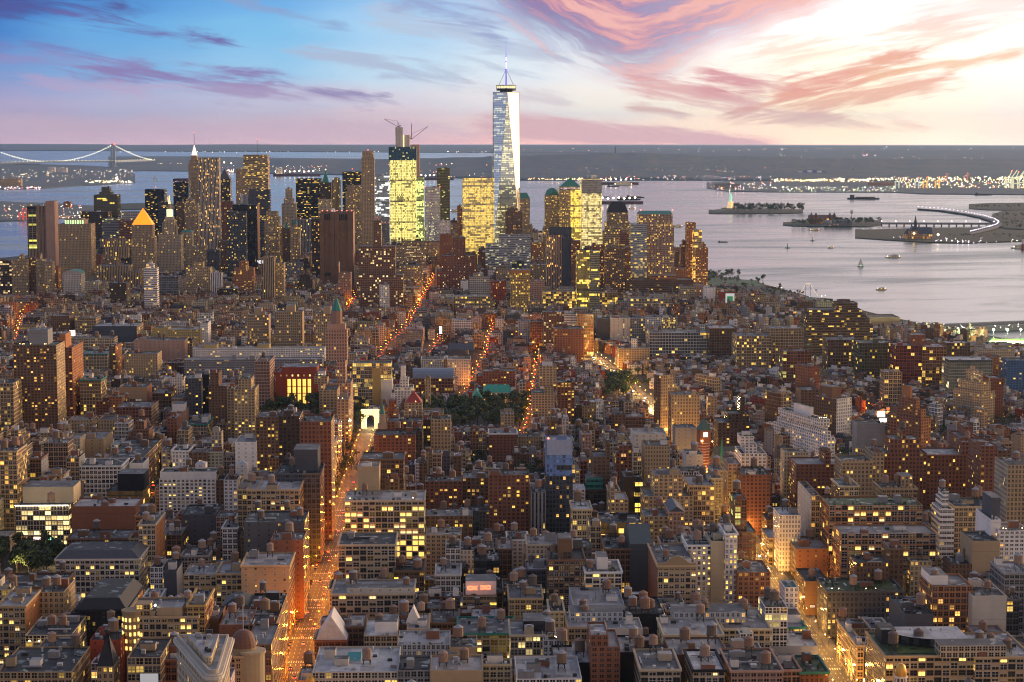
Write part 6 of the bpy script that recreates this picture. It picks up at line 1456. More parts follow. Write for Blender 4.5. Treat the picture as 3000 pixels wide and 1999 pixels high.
SPECIAL['slab'].extra=lambda s,P,L,z:slab_glow(s,P)
def gilt(s,P):
 cx,cy=loc(s,-s.w*.02,-s.d*.12);st=style('stone','punch',.2,YEL)
 P['turret'].box(cx,cy,s.z1-1,s.z1+34,22,20,st,s.rot,base=1.0);P['turret'].box(cx,cy,s.z1+33,s.z1+40,18,17,st.blank(),s.rot)
 P['colonnade'].cyl(cx,cy,s.z1+40,s.z1+56,6.5,6.5,glow((.95,.95,.45),1.0),12);P['colonnade'].cyl(cx,cy,s.z1+56,s.z1+68,4.5,3.4,st.blank(),10)
 P['colonnade'].cyl(cx,cy,s.z1+68,s.z1+76,2.6,1.6,glow((1,.8,.3),1.2),8)
 P['gilded_statue'].cyl(cx,cy,s.z1+76,s.z1+86,1.3,.5,glow((1,.62,.12),2.0),8)  # statue and colonnade emit in place of floodlighting
 for a in (-1,1):
  X0,Y0=loc(s,-s.w*.02+a*14,-s.d*.12);P.new('pinnacle').cyl(X0,Y0,s.z1-1,s.z1+18,3.2,3.0,st.blank(),8);P.new('pinnacle').cyl(X0,Y0,s.z1+18,s.z1+30,3.2,0,st.blank(),8)
SPECIAL['muni'].extra=lambda s,P,L,z:gilt(s,P)
def loggia(s,P,L):
 x0,x1,y0,y1,z=L
 for i in range(8):
  w=s.w;f=.2+.075*i;slab_front(P['green_loggia'],s,f,f+.045,s.z1-1,s.z1+8,glow((.62,.9,.42),1.0),-3.7,.3)
SPECIAL['moyn'].extra=(lambda old:lambda s,P,L,z:(old(s,P,L,z),loggia(s,P,L[-1])))(SPECIAL['moyn'].extra)
def wtc3(s,P):
 zc=s.z1;st=style((.50,.46,.42),'blank',.15,WHT)
 za,zb_,zd=at(1170,396,s.Y)[2],at(1170,373,s.Y)[2],at(1170,431,s.Y)[2]
 bx0,by0=loc(s,0,-s.d*.2);P['concrete_core'].box(bx0,by0,zc-4,za,s.w*.53,24,st,s.rot,base=1.0);P['concrete_core'].box(bx0-s.w*.13,by0,za,zb_,s.w*.28,22,st,s.rot,base=1.0)
 net=St((.03,.13,.22),win=(.8,.8,.12),bay=3,st=4,lamp=GRN)
 P['safety_netting'].box(s.cx,s.cy,zc-8,zd,s.w+3,s.d+3,net,s.rot)
 P['hoist_lights'].bar((bx0+3,by0-13,zc),(bx0+3,by0-13,za),2.2,glow((1,.75,.35),1.3))
 slab_front(P['dark_base'],s,0,1,s.z0,s.z0+34,style('black','grid',.02),.3)
SPECIAL['wtc3'].extra=lambda s,P,L,z:wtc3(s,P)
def redband(s,P):
 w=s.w
 st=St(COL['silver'],win=(.7,.6,.75),lamp=(1,.06,.05),ls=1.6,bay=3,st=4);a,b_=loc(s,-w/2,-s.d/2-.3),loc(s,w/2,-s.d/2-.3)
 z0=s.z1-(s.z1-s.z0)*.52;P['red_lights'].wall(a,b_,z0,z0+16,st,base=1.0)
 P['concrete_frame'].wall(loc(s,-w/2,-s.d/2-.25),loc(s,w/2,-s.d/2-.25),s.z0,z0,style('grey','grid',.10,WHT),base=1.0)
SPECIAL['redband'].extra=lambda s,P,L,z:redband(s,P)
def onefifth(s,P,L):
 x0,x1,y0,y1,z=L[-1];cx,cy=loc(s,-3,-4);st=style('pink','punch',.08)
 P['upper_tower'].box(cx,cy,z-1,z+32,23,20,st,s.rot,base=1.0);P['upper_tower'].box(cx,cy,z+31,z+38,19,17,st.blank(),s.rot)
 P['lantern'].cyl(cx,cy,z+38,z+52,6.2,6.0,st.blank(),8);P['lantern_roof'].cyl(cx,cy,z+52,z+66,6.2,.3,pl('green'),8)
SPECIAL['onefifth'].extra=lambda s,P,L,z:onefifth(s,P,L)
def citi(s,P):
 P['green_crown_light'].blob((*loc(s,-s.w*.45,-s.d/2),s.z1+30),1.3,RED);P['green_crown_light'].blob((*loc(s,s.w*.45,-s.d/2),s.z1+30),1.3,RED)
SPECIAL['citi'].extra=lambda s,P,L,z:citi(s,P)
def bluetower(s,P):
 for i in range(3):slab_front(P['dark_band'],s,[.4,.2,.12][i],.97,s.z1-24-11*i,s.z1-20-11*i,style('slate','grid',.0),.1)
 slab_front(P['pale_panel'],s,.03,.97,s.z1-12,s.z1,pl((.38,.42,.55)),.12)
 P['beacon'].blob((*loc(s,-s.w*.42,-s.d/2),s.z1+1.2),.9,RED)
SPECIAL['bluetower'].extra=lambda s,P,L,z:bluetower(s,P)
SPECIAL['bluetower'].st=SPECIAL['bluetower'].st.but(wall=(.16,.25,.48),glass=(.20,.32,.62),rough=.25);SPECIAL['bluetower'].side=SPECIAL['bluetower'].st
def tune(key,**k):
 s=SPECIAL[key];s.st=s.st.but(**k);s.side=s.st if s.side is None or True else s.side
tune('gehry',wall=(.42,.36,.30));tune('wtc7',dirt=.25,glass=(.2,.26,.32),rough=.2);tune('tribeca',glass=(.03,.04,.05),rough=.1)
# ------------------------------------------------------------------ landmarks
def world_tower():
 """tapering glass tower: square base, eight tall triangles, square top turned by 45 degrees, ring and spire"""
 Y=4600.0;c0=at(1483,600,Y);cx,cy=c0[0],Y+20;z0=gz(cx,cy)
 zt=at(1483,271,cy)[2];zb=z0+56;root=empty('tower',(cx,cy,z0),'tallest tapering glass tower with bright mirrored right flank and white-lit spire','tower')
 hb,ht=31.0,31.0;phi=R(5)
 B=[(cx+hb*1.4142*math.cos(phi+R(45+90*i)),cy+hb*1.4142*math.sin(phi+R(45+90*i)),zb) for i in range(4)]      # corners
 T=[(cx+ht*math.cos(phi+R(90*i)),cy+ht*math.sin(phi+R(90*i)),zt) for i in range(4)]
 gl=St((.16,.20,.22),win=(.94,.84,.42),lamp=(.95,.93,.55),ls=.5,glass=(.62,.72,.80),rough=.05,mat='glass',dirt=.95)
 M=MB();n=(zt-zb)/4.2
 def tri(p,q,r,name,st):
  m=MB()
  e=Vector((q[0]-p[0],q[1]-p[1],0)) if abs(p[2]-q[2])<1 else Vector((r[0]-p[0],r[1]-p[1],0));e.normalize();k=RND.randrange(9)*64.0
  uv=[(k+(Vector(x)-Vector(p)).dot(e)/3.2,1+(x[2]-zb)/4.2) for x in (p,q,r)]
  m.face([p,q,r],st,uv);m.build(name,root,(cx,cy,z0))
 for i in range(4):
  tri(B[i],T[(i+1) % 4],T[i],'glass_facet',gl if i!=3 else gl.but(win=(1.0,1.0,.02),glass=(.92,.92,.90)))  # right facet alone has paler glass: sky glare put into its colour
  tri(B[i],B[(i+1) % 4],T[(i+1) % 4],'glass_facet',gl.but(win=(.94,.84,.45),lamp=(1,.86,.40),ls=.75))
 m=MB()
 for i in range(4):
  m.bar(B[i],T[i],.9,pl('red'));m.bar(B[i],T[(i+1) % 4],.9,ZINC);m.bar(T[i],T[(i+1) % 4],1.4,ZINC)
 m.build('edge_trim',root,(cx,cy,z0))
 m=MB();m.prism([(p[0],p[1]) for p in B],z0-2,zb,style('silver','rib',.2));m.build('base',root,(cx,cy,z0))
 m=MB();m.face([tuple(t) for t in T],St(ROOFC['grey'],mat='roof'));m.build('roof',root,(cx,cy,z0))
 m=MB();m.cyl(cx,cy,zt+4,zt+9,23,23,pl('black'),20)
 for i in range(20):
  a=2*math.pi*i/20;m.bar((cx+23*math.cos(a),cy+23*math.sin(a),zt+8),(cx+23*math.cos(a),cy+23*math.sin(a),zt+17),.7,IRON)
 m.cyl(cx,cy,zt+15.5,zt+17,23.5,23.5,pl('grey'),20);m.cyl(cx,cy,zt-1,zt+5,15,15,IRON,12);m.build('antenna_ring',root,(cx,cy,z0))
 lit=MB();lit.cyl(cx,cy,zt+10,zt+15,22.6,22.6,glow((.9,.75,.4),.9),20,False);lit.build('ring_lights',root,(cx,cy,z0))
 sp=MB();zz=zt+8;c1=glow((.22,.20,.75),.7);c2=glow((.75,.70,.95),.9)
 for (dz,r0,r1,c) in ((44,2.3,1.9,c1),(3,3.6,3.6,c1),(16,1.5,1.4,c2),(2,2.3,2.3,c1),(10,1.3,1.2,c2),(2,2.1,2.1,c1),(10,1.1,1.0,c1),(14,.8,.7,c1),(22,.5,.4,c1)):
  sp.cyl(cx,cy,zz,zz+dz,r0,r1,c,8);zz+=dz
 spo=sp.build('spire',root,(cx,cy,z0))
 st=MB()
 for i in range(3):
  a=R(30+120*i);st.bar((cx+20*math.cos(a),cy+20*math.sin(a),zt+17),(cx+2*math.cos(a),cy+2*math.sin(a),zt+50),.6,IRON)
 st.build('stay_cables',root,(cx,cy,z0))
 PROT.append((1437,1518,790,Y))
def flatiron():
 """the triangular corner building with its prow toward the deck"""
 h=97.0
 pr=at(628,1984,842);lb=at(517,1872,908);rb=at(672,1872,908)
 z0=gz(pr[0],pr[1]);root=empty('building',(pr[0],pr[1],z0),'wedge-shaped limestone building with rounded prow and heavy cornice pointing at the viewer','building')
 def ring(off):
  A,Bk,Cc=Vector(pr[:2]),Vector(rb[:2]),Vector(lb[:2]);c=(A+Bk+Cc)/3
  out=[]
  for p in (A,Bk,Cc):pass
  d1,d2=(Bk-A).normalized(),(Cc-A).normalized();n1=Vector((d1.y,-d1.x));n2=Vector((-d2.y,d2.x));nb=Vector((0,1))
  r=2.6+off
  t=A+(d1+d2).normalized()*7
  a0=math.atan2(n2.y,n2.x);a1=math.atan2(n1.y,n1.x)
  while a1<a0:a1+=2*math.pi
  pts=[t+r*Vector((math.cos(a0+(a1-a0)*i/6),math.sin(a0+(a1-a0)*i/6))) for i in range(7)]
  pts+=[Bk+n1*off+nb*off,Cc+n2*off+nb*off]
  return [(p.x,p.y) for p in pts]
 st=style('stone','punch',.12,WARM,bay=3.2,st=3.9);o=(pr[0],pr[1],z0)
 m=MB();m.prism(ring(0),z0-2,h,st,top=False);m.build('wall',root,o)
 m=MB();c=style('pale','none');m.prism(ring(1.0),h-9.5,h-8.7,c,bottom=True);m.prism(ring(1.3),h-3.6,h-2.8,c,bottom=True);m.prism(ring(2.1),h-2.8,h-1.0,c,bottom=True);m.prism(ring(1.5),h-1.0,h-.2,c);m.build('cornice',root,o)
 m=MB();R0,R1=ring(-.2),ring(-1.1)
 for i in range(len(R0)):
  j=(i+1) % len(R0);m.face([(*R0[i],h+1.6),(*R0[j],h+1.6),(*R1[j],h+1.6),(*R1[i],h+1.6)],c);m.face([(*R1[j],h-.2),(*R1[i],h-.2),(*R1[i],h+1.6),(*R1[j],h+1.6)],c);m.face([(*R0[i],h-.3),(*R0[j],h-.3),(*R0[j],h+1.6),(*R0[i],h+1.6)],c)
 m.face([(*p,h+.1) for p in R1],St((.42,.42,.43),mat='roof'));m.build('roof',root,o)
 ins=[(pr[0]*.25+(lb[0]+rb[0])*.375+(v_[0]-pr[0]*.25-(lb[0]+rb[0])*.375)*.60,882+(v_[1]-882)*.64) for v_ in ring(0)];m=MB();m.prism(ins,h,h+4.2,style('cream','punch',.02),top=St((.40,.40,.42),mat='roof'),base=1.0);m.build('penthouse',root,o)
 q=random.Random(4)
 for i in range(9):
  t=q.uniform(.25,.9);x=pr[0]+((lb[0]+rb[0])/2-pr[0])*t+q.uniform(-4,4)*t;y=pr[1]+66*t
  m=MB();m.box(x,y,h+4.2,h+4.2+q.uniform(.8,3.4),q.uniform(1.2,3.5),q.uniform(1.2,3),q.choice([ZINC,IRON,METAL]),.1);m.build('roof_plant',root,o)
 PROT.append((500,690,1999,842))
 FOOT.append((pr[0]-2,pr[1]+33,26,72,0.0))
def arch():
 cx,cy,_=at(1085,1240,2125);z0=gz(cx,cy);root=empty('monument_arch',(cx,cy,z0),'floodlit white marble arch at the end of the glowing avenue','arch')
 w,d,hh=19.0,6.0,20.5;st=St((.6,.52,.4),mat='plain');o=(cx,cy,z0)
 lit=St((.75,.68,.5),lamp=(1,.86,.46),ls=.9,mat='lamp')  # marble glows by itself, standing in for floodlights
 for sgn in (-1,1):
  m=MB();m.box(cx+sgn*7.1,cy,z0,z0+hh-7,5.3,d,lit,GROT);m.build('pier',root,o)
 m=MB();m.box(cx,cy,z0+hh-5.2,z0+hh,w,d,lit,GROT,bottom=True)
 n=10;pts=[(-4.45*math.cos(math.pi*i/n),4.45*math.sin(math.pi*i/n)) for i in range(n+1)]
 for i in range(n):
  (xa,za),(xb,zb)=pts[i],pts[i+1];zz=z0+hh-9.2
  m.face([(cx+xa,cy-d/2,zz+za),(cx+xb,cy-d/2,zz+zb),(cx+xb,cy-d/2,z0+hh-5.2),(cx+xa,cy-d/2,z0+hh-5.2)],lit)
  m.face([(cx+xa,cy-d/2,zz+za),(cx+xa,cy+d/2,zz+za),(cx+xb,cy+d/2,zz+zb),(cx+xb,cy-d/2,zz+zb)],lit)
 for sgn in (-1,1):m.box(cx+sgn*7.1,cy,z0+hh-9.2+2.9,z0+hh-5.2,5.3,d,lit,GROT)
 m.build('attic',root,o)
 m=MB();m.box(cx,cy,z0+hh-.9,z0+hh+.3,w+1.6,d+1.6,lit,GROT,bottom=True);m.box(cx,cy,z0+hh-5.6,z0+hh-5.0,w+.9,d+.9,lit,GROT,bottom=True);m.build('cornice',root,o)
def church_steeple():
 cx,cy,_=at(1121,1290,1800);z0=gz(cx,cy);zt=at(1121,1180,1800)[2];root=empty('church_tower',(cx,cy,z0),'slender pale church steeple standing before the floodlit arch','church');o=(cx,cy,z0);st=style('stone','punch',0);hh=zt-z0
 for nm,a,b_,r0,r1,n in (('tower_base',0,.55,6.5,6.5,4),('belfry',.55,.74,4.8,4.6,8),('drum',.74,.86,3.2,3.0,8),('spire',.86,1.0,2.6,0,8)):
  m=MB();m.cyl(cx,cy,z0+hh*a,z0+hh*b_,r0,r1,st.blank() if nm!='spire' else pl('green'),n);m.build(nm,root,o)
def clock_tower():
 ax,ay=px_of('G',1762,1015);Y=1800;cx,cy,zt=at(ax,ay,Y);z0=gz(cx,cy);o=(cx,cy,z0)
 root=empty('clock_tower',(cx,cy,z0),'red and white banded brick clock tower with steep green roof','clock tower')
 zz=[at(ax,px_of('G',0,y)[1],Y)[2] for y in (1400,1310,1240,1200,1125)]
 m=MB();k=0
 for i in range(14):
  a,b_=z0+(zz[2]-z0)*i/14,z0+(zz[2]-z0)*(i+1)/14
  m.cyl(cx,cy,a,a+(b_-a)*.72,6.0,6.0,pl('red'),10);m.cyl(cx,cy,a+(b_-a)*.72,b_,6.1,6.1,pl('pale'),10)
 m.build('shaft',root,o)
 m=MB();m.box(cx,cy,zz[2],zz[4],10.5,10.5,style('brick','none'),.25);m.build('clock_stage',root,o)
 m=MB();m.bar((cx+1.2,cy-5.5,zz[4]-4),(cx+1.3,cy-5.9,zz[4]-4),4.2,glow((1,.95,.8),1.2));m.build('clock_face',root,o)
 m=MB();m.blob((cx-2,cy-6.6,zz[2]+2),1.1,glow((1,.55,.15),12));m.blob((cx+8,cy-3,zz[2]+1),.8,glow((1,.5,.15),8));m.build('floodlight',root,o)
 m=MB();A=rect(cx,cy,11.5,11.5,.25)
 for i in range(4):m.face([(*A[i],zz[4]),(*A[(i+1) % 4],zz[4]),(cx,cy,zt)],pl((.06,.12,.11)))
 m.build('spire_roof',root,o)
 m=MB();bx,by=cx+24,cy+6;m.box(bx,by,z0,z0+20,30,16,style('brick','row',.1),.3,top=False);m.build('library_wing',root,o)
 m=MB();m.gable(bx,by,z0+20,z0+33,30,16,pl((.10,.12,.12)),.3,'w');m.cyl(cx+17,cy-3,z0+20,z0+44,2.8,0,pl('green'),8);m.cyl(cx+40,cy-2,z0+18,z0+34,2.6,0,pl('red'),8);m.build('wing_roof',root,o)
 FOOT.append((cx+12,cy+4,60,26,0.0));PROT.append((2045,2110,1340,Y))
def gold_dome(px,py_top,py_base,Y,label,body='white'):
 cx,cy,zt=at(px,py_top,Y);zb=at(px,py_base,Y)[2];z0=gz(cx,cy);hh=zt-zb;o=(cx,cy,z0)
 root=empty('domed_cupola',(cx,cy,z0),label,'cupola');r=hh*.42;st=style(body,'none',mat='plain')
 m=MB();m.box(cx,cy,z0,zb-hh*.7,r*2.6,r*2.6,style('tan','loft'));m.build('corner_tower',root,o)
 m=MB()
 for i in range(10):
  a=2*math.pi*i/10;m.cyl(cx+r*.95*math.cos(a),cy+r*.95*math.sin(a),zb-hh*.7,zb-hh*.1,r*.11,r*.10,st,6)
 m.cyl(cx,cy,zb-hh*.7,zb-hh*.1,r*.7,r*.7,pl('dkgrey'),12);m.cyl(cx,cy,zb-hh*.12,zb,r*1.15,r*1.12,st,16);m.build('colonnade',root,o)
 m=MB();m.dome(cx,cy,zb,r,hh*.86,St((.60,.33,.08),mat='gilt'),18,8,.75);m.cyl(cx,cy,zb+hh*.82,zt+hh*.06,r*.10,r*.03,St((.60,.33,.08),mat='gilt'),8);m.build('dome',root,o)
def giltmat(g,bs):
 bs.inputs['Base Color'].default_value=(.75,.42,.10,1);bs.inputs['Metallic'].default_value=.8;bs.inputs['Roughness'].default_value=.42
MATS['gilt']=mat('gilding',giltmat)
FOOT=[]
# ------------------------------------------------------------------ what ground is taken
CELL=4.0;OX,OY=-900.0,600.0;NX,NY=700,1260
occ=np.zeros((NX,NY),dtype=bool)
def mark(cx,cy,w,d,rot,grow=1.0,test=False,val=True):
 w+=grow*2;d+=grow*2;r=math.hypot(w,d)/2
 i0,i1=max(0,int((cx-r-OX)/CELL)),min(NX,int((cx+r-OX)/CELL)+2);j0,j1=max(0,int((cy-r-OY)/CELL)),min(NY,int((cy+r-OY)/CELL)+2)
 if i1<=i0 or j1<=j0:return 1.0 if test else None
 X_,Y_=np.meshgrid(OX+(np.arange(i0,i1)+.5)*CELL-cx,OY+(np.arange(j0,j1)+.5)*CELL-cy,indexing='ij')
 c,s_=math.cos(rot),math.sin(rot);lx,ly=X_*c+Y_*s_,-X_*s_+Y_*c
 m=(np.abs(lx)<=w/2) & (np.abs(ly)<=d/2)
 if test:
  k=m.sum();return 0.0 if k==0 else (occ[i0:i1,j0:j1] & m).sum()/k
 occ[i0:i1,j0:j1] |= m
def mark_line(pts,half):
 for (xa,ya),(xb,yb) in zip(pts,pts[1:]):
  L=math.hypot(xb-xa,yb-ya);mark((xa+xb)/2,(ya+yb)/2,half*2,L+half,math.atan2(yb-ya,xb-xa)-math.pi/2,0)
def gp(*ps):return [ground(x,y,GZ)[:2] for x,y in ps]
def U5(v):return xy_of(-106.0,v)
def U6(v):return xy_of(222.0,v)
ST5=[U5(700),U5(2095)]
ST6=[U6(700),U6(2290)]+gp((1852,1150),(1782,1082),(1706,1030),(1650,1000))
OTHER=dict(
 macdougal=gp((1528,1285),(1545,1225),(1560,1130),(1570,1065),(1580,1010),(1584,960)),
 thompson=gp((1350,1172),(1385,1104),(1418,1045),(1430,990),(1444,955)),
 broadway_west=gp((1105,1052),(1145,1002),(1200,948),(1222,905),(1250,850),(1275,805)),
 greene=gp((1262,1030),(1300,972)),canal=gp((1020,905),(1042,868)),
 bowery=gp((42,1000),(56,955),(66,918)),corner=gp((1690,1066),(1770,1050)),eighth=gp((2515,1232),(2560,1195)),university=gp((428,1466),(462,1405)))
mark_line(ST5,15);mark_line(ST6,15)
for k,p in OTHER.items():mark_line(p,6.5)
for s in HAND:mark(s.cx,s.cy,s.w,s.d,s.rot,.5)
world_tower();flatiron();arch();church_steeple();clock_tower()
for f in FOOT:mark(*f)
GROVES=[
 (750,955,1180,1235,46,19,'leafy dark tree in the grove before the red library'),(1236,1545,1190,1265,120,20,'leafy dark tree in the broad grove before the green copper roofs'),
 (1032,1074,1190,1262,16,18,'tall leafy tree crowding the avenue beside the floodlit arch'),(-30,185,1618,1695,44,18,'dark leafy tree in the park before the bright department store'),
 (1768,1845,1120,1180,34,20,'big green tree in the village clump left of the bright avenue'),(1830,1900,1098,1150,18,15,'dark tree beside the tan tower with the dark flank'),
 (1660,1690,1030,1046,5,14,'tree by the glowing village crossing'),(2430,2520,1072,1086,12,13,'floodlit green tree around the bright ball court'),
 (2080,2150,1345,1372,12,16,'dark tree by the red and white clock tower'),(2600,2660,1150,1172,8,13,'dark village garden tree'),(2560,2640,1160,1180,8,12,'dark village yard tree'),
 (2728,2800,1120,1140,10,15,'dark tree below the brick warehouses'),(2460,2510,1265,1284,7,16,'dark tree at the foot of the white-fronted tower'),(2735,2770,1270,1284,5,14,'dark tree right of the rust-orange tower'),
 (2450,2520,1345,1370,10,15,'dark tree behind the crenellated tan tower'),(1500,1600,1375,1405,12,14,'backyard tree left of the blue glass tower'),(1380,1480,1340,1370,10,12,'backyard tree among the low rowhouses'),
 (1670,1770,1240,1262,8,11,'backyard tree among the village houses'),(2940,3010,1120,1140,8,15,'dark tree below the blue netted building'),(2740,2860,1590,1625,12,14,'dark yard tree behind the lower orange-brick block'),
 (130,250,858,872,12,15,'dark park tree at the foot of the courthouse tower'),(1565,1592,1070,1010,6,13,'street tree over the glowing narrow street'),(2000,2060,1290,1300,4,13,'tree beside the sandy tower above the avenue'),
 (2900,3000,1225,1260,10,12,'dark garden tree at the right edge of the village'),(1010,1060,1330,1400,10,12,'street tree along the avenue wall below the arch'),
]
for (a,b_,c,d_,n,h_,lab) in GROVES:
 if lab.startswith('street tree'):continue
 P4=[ground(x,y,GZ) for x,y in ((a,d_),(b_,d_),(b_,c),(a,c))]
 cx=sum(p[0] for p in P4)/4;cy=sum(p[1] for p in P4)/4
 mark(cx,cy,abs(P4[1][0]-P4[0][0]),abs(P4[2][1]-P4[1][1]),0.0,0)
 see(a,b_,d_-12,min(P4[0][1],P4[2][1]))
STREETSEE=[]
def see_line(pts,half,v0=0,v1=9e9):
 for x,y,a in walk_pts(pts,12.0):
  if v0<y<v1:X0,Y0=proj(x,y,GZ);STREETSEE.append((X0-half,X0+half,Y0,y))
def walk_pts(pts,step):
 """points every step along a line with the direction there"""
 out,carry=[],0.0
 for (xa,ya),(xb,yb) in zip(pts,pts[1:]):
  L=math.hypot(xb-xa,yb-ya);t=carry
  while t<L:out.append((xa+(xb-xa)*t/L,ya+(yb-ya)*t/L,math.atan2(yb-ya,xb-xa)));t+=step
  carry=t-L
 return out
for k,p in OTHER.items():see_line(p,6)
see_line(ST5,30,1000,2100);see_line(ST6,24,1000,1330);see_line(ST6,10,1480,1620);see_line(ST6,20,1950,2350);see_line(ST6,9,2350)
for q4 in ((2060,2160,838),(2160,2270,858),(2270,2360,868),(2360,2440,882),(2440,2520,905),(2520,2640,930),(2640,2760,948),(2760,2890,962),(2890,3050,1008)):see(*q4,1e6)
ss_=np.array(STREETSEE)
pr=np.array(PROT)
def cap(x0,x1,yf,yr):
 m=(pr[:,3]>yf) & (np.minimum(pr[:,1],x1)-np.maximum(pr[:,0],x0)>.10*np.minimum(x1-x0,pr[:,1]-pr[:,0]))
 m2=(ss_[:,3]>yf) & (np.minimum(ss_[:,1],x1)-np.maximum(ss_[:,0],x0)>.5*np.minimum(x1-x0,ss_[:,1]-ss_[:,0]))
 if not m.any() and not m2.any():return 1e9
 py=max(pr[m,2].max() if m.any() else 0,ss_[m2,2].max() if m2.any() else 0);return at((x0+x1)/2,py,yr)[2]
# ------------------------------------------------------------------ filling in the rest of the city
FR=random.Random(77)
FILL=[]
HU=['tan','tan','tan','brick','brown','brown','dkbrown','sand','cream','grey','pink','rust','white','stone','dkgrey','pale','stone']
HV=['brick','brick','brown','brown','dkbrown','red','tan','grey','white','pale','tan','pink','dkgrey','grey','dkbrown']
def nat(x,y):
 u,v=uv_of(x,y)
 if y>3700:return FR.gauss(22,8) if (u<-350 or u>350) else FR.choice([FR.gauss(30,9),FR.gauss(48,16)])
 if y>2900:return FR.gauss(22,5) if u<250 else FR.gauss(22,8)
 if y>2150:return FR.gauss(24,8) if u<-130 else FR.gauss(15,4) if u<180 else FR.gauss(13,3)
 if y>1570:
  if u<-106:return FR.gauss(34,13)
  if u<222:return FR.choice([FR.gauss(16,3),FR.gauss(18,4),FR.gauss(36,10)])
  return FR.choice([FR.gauss(14,2.5)]*5+[FR.gauss(30,8)])
 if u>222:return FR.choice([FR.gauss(16,3),FR.gauss(18,4),FR.gauss(32,10)])
 return FR.gauss(40,13)
def lot(cx,cy,w,d,rot,ave=False):
 if not on_island(cx,cy):return
 q=proj(cx,cy,20)
 if q[0]<-260 or q[0]>3260:return
 if mark(cx,cy,w,d,rot,-.6,test=True)>.06:return
 yf,yr=cy-d/2,cy+d/2;z0=gz(cx,cy)
 hh=max(7.5,nat(cx,cy)) ;z1=z0+hh
 xa,xb=proj(cx-w/2,yf,z1)[0],proj(cx+w/2,yf,z1)[0]
 zc=cap(xa,xb,yf,yr)
 if z1>zc:z1=zc-FR.uniform(0,1.5)
 if z1<z0+5.5:return
 hh=z1-z0;y=cy;vill=hh<21 and y>1500
 col=FR.choice(HV if vill else HU);win=FR.choice(['row','row','punch']) if vill else FR.choice(['loft','loft','punch','apt','apt','big']) if y<2900 else FR.choice(['loft','punch','apt','slab'])
 lit=min(.6,max(.02,FR.gauss(.17,.11)));lamp=FR.choice([WARM,YEL,YEL,WHT,WARM])
 st=style(col,win,lit,lamp,FR.uniform(1.0,1.7),FR)
 side=st if ave or FR.random()<.18 else style(col if FR.random()<.5 else FR.choice(['brick','tan','brown','pale','grey']),'blank',FR.uniform(.0,.12),lamp,1.2,FR)
 nt=0 if vill and hh<18 else FR.choice([0,0,1,1,2]) if hh>24 else FR.choice([0,0,0,1])
 s=spec(cx,cy,w,d,z0,z1,rot,st,side=side,roof=FR.choice(['grey','grey','grey','pale','dark','dark','dark','white','brown']),tanks=nt,bulk=FR.choice([0,1,1,2]) if y<3300 else FR.choice([0,1]),hvac=(FR.randrange(2,7) if y<1800 else FR.randrange(1,4) if y<2700 else FR.randrange(0,2)),par=FR.uniform(.6,1.3),cornice=(y<1900 and FR.random()<.4),rng=random.Random(FR.random()),garden=(FR.randrange(3,9) if FR.random()<.10 and y<2400 else 0))
 if hh>34 and FR.random()<.25:s.tiers=((FR.uniform(2,5),FR.uniform(2,5),FR.uniform(2,5),FR.uniform(2,5),FR.uniform(4,9)),) if w>14 and d>14 else ()
 s.px=(xa,xb,proj(cx,yr,z1)[1],proj(cx,yf,z0)[1]);s.Y=yf;s.an=None;s.colname=col;s.hh=hh
 mark(cx,cy,w,d,rot,0);FILL.append(s)
def rows_of_lots(u0,u1,vc,d,wmin,wmax,fx,rot):
 """lots side by side from u0 to u1 whose middle line is vc; fx maps (u, v) to the ground"""
 u=u0
 while u<u1-wmin*.6:
  w=min(FR.uniform(wmin,wmax),u1-u)
  if w<wmin*.6:break
  cx,cy=fx(u+w/2,vc);dd=d*FR.uniform(.78,1.0)
  lot(cx,cy,w-.15,dd,rot,ave=(u==u0 or u+w>=u1-wmin*.6));u+=w
AVE=[-1050,-880,-720,-560,-410,-256,-106,222,496,770,1044]
for k in range(-2,24):
 va=852+80.4*k+9;vb=va+62
 for u0,u1 in zip(AVE,AVE[1:]):
  half=15 if u1 in (-106,222) or u0 in (-106,222) else 11
  ua,ub=u0+(15 if u0 in (-106,222) else 11),u1-(15 if u1 in (-106,222) else 11)
  if va>2640:continue
  if u0>=222 and va>1720:continue
  big=va<1560;small=va>1560 and (u0>=-106)
  wm=(8,24) if big else (6.4,9.5) if small else (9,24)
  dep=29 if not small else 22
  for vc,sg in ((va+dep/2,0),(vb-dep/2,1)):rows_of_lots(ua,ub,vc,dep,*wm,xy_of,GROT)
ang=R(33);ca,sa=math.cos(ang),math.sin(ang);VO=(300.0,1700.0)
def vfx(u,v):return VO[0]+u*ca-v*sa,VO[1]+u*sa+v*ca
for bi in range(-10,30):
 for bj in range(-24,40):
  u0,v0=bi*96.0,bj*62.0
  cx,cy=vfx(u0+42,v0+25)
  uu,vv=uv_of(cx,cy)
  if cy<1690 or cy>3250 or uu<215 or uu>1500:continue
  for vc in (v0+9,v0+41):rows_of_lots(u0,u0+82,vc,15.5,6.2,9.5,vfx,ang)
for bi in range(-14,42):
 for bj in range(0,22):
  u0,v0=-1050+bi*76.0+14,2655+bj*128.0
  cx,cy=xy_of(u0+30,v0+50)
  if cy>5600:continue
  if u0>250 and cy<3200:continue
  small=cy<3500
  for side_ in (0,1):
   v=v0
   while v<v0+108:
    dv=FR.uniform(8,15) if small else FR.uniform(12,30);w=FR.uniform(22,29)
    cx,cy=xy_of(u0+(w/2 if side_==0 else 60-w/2),v+dv/2)
    lot(cx,cy,w,dv-.15,GROT,ave=True);v+=dv
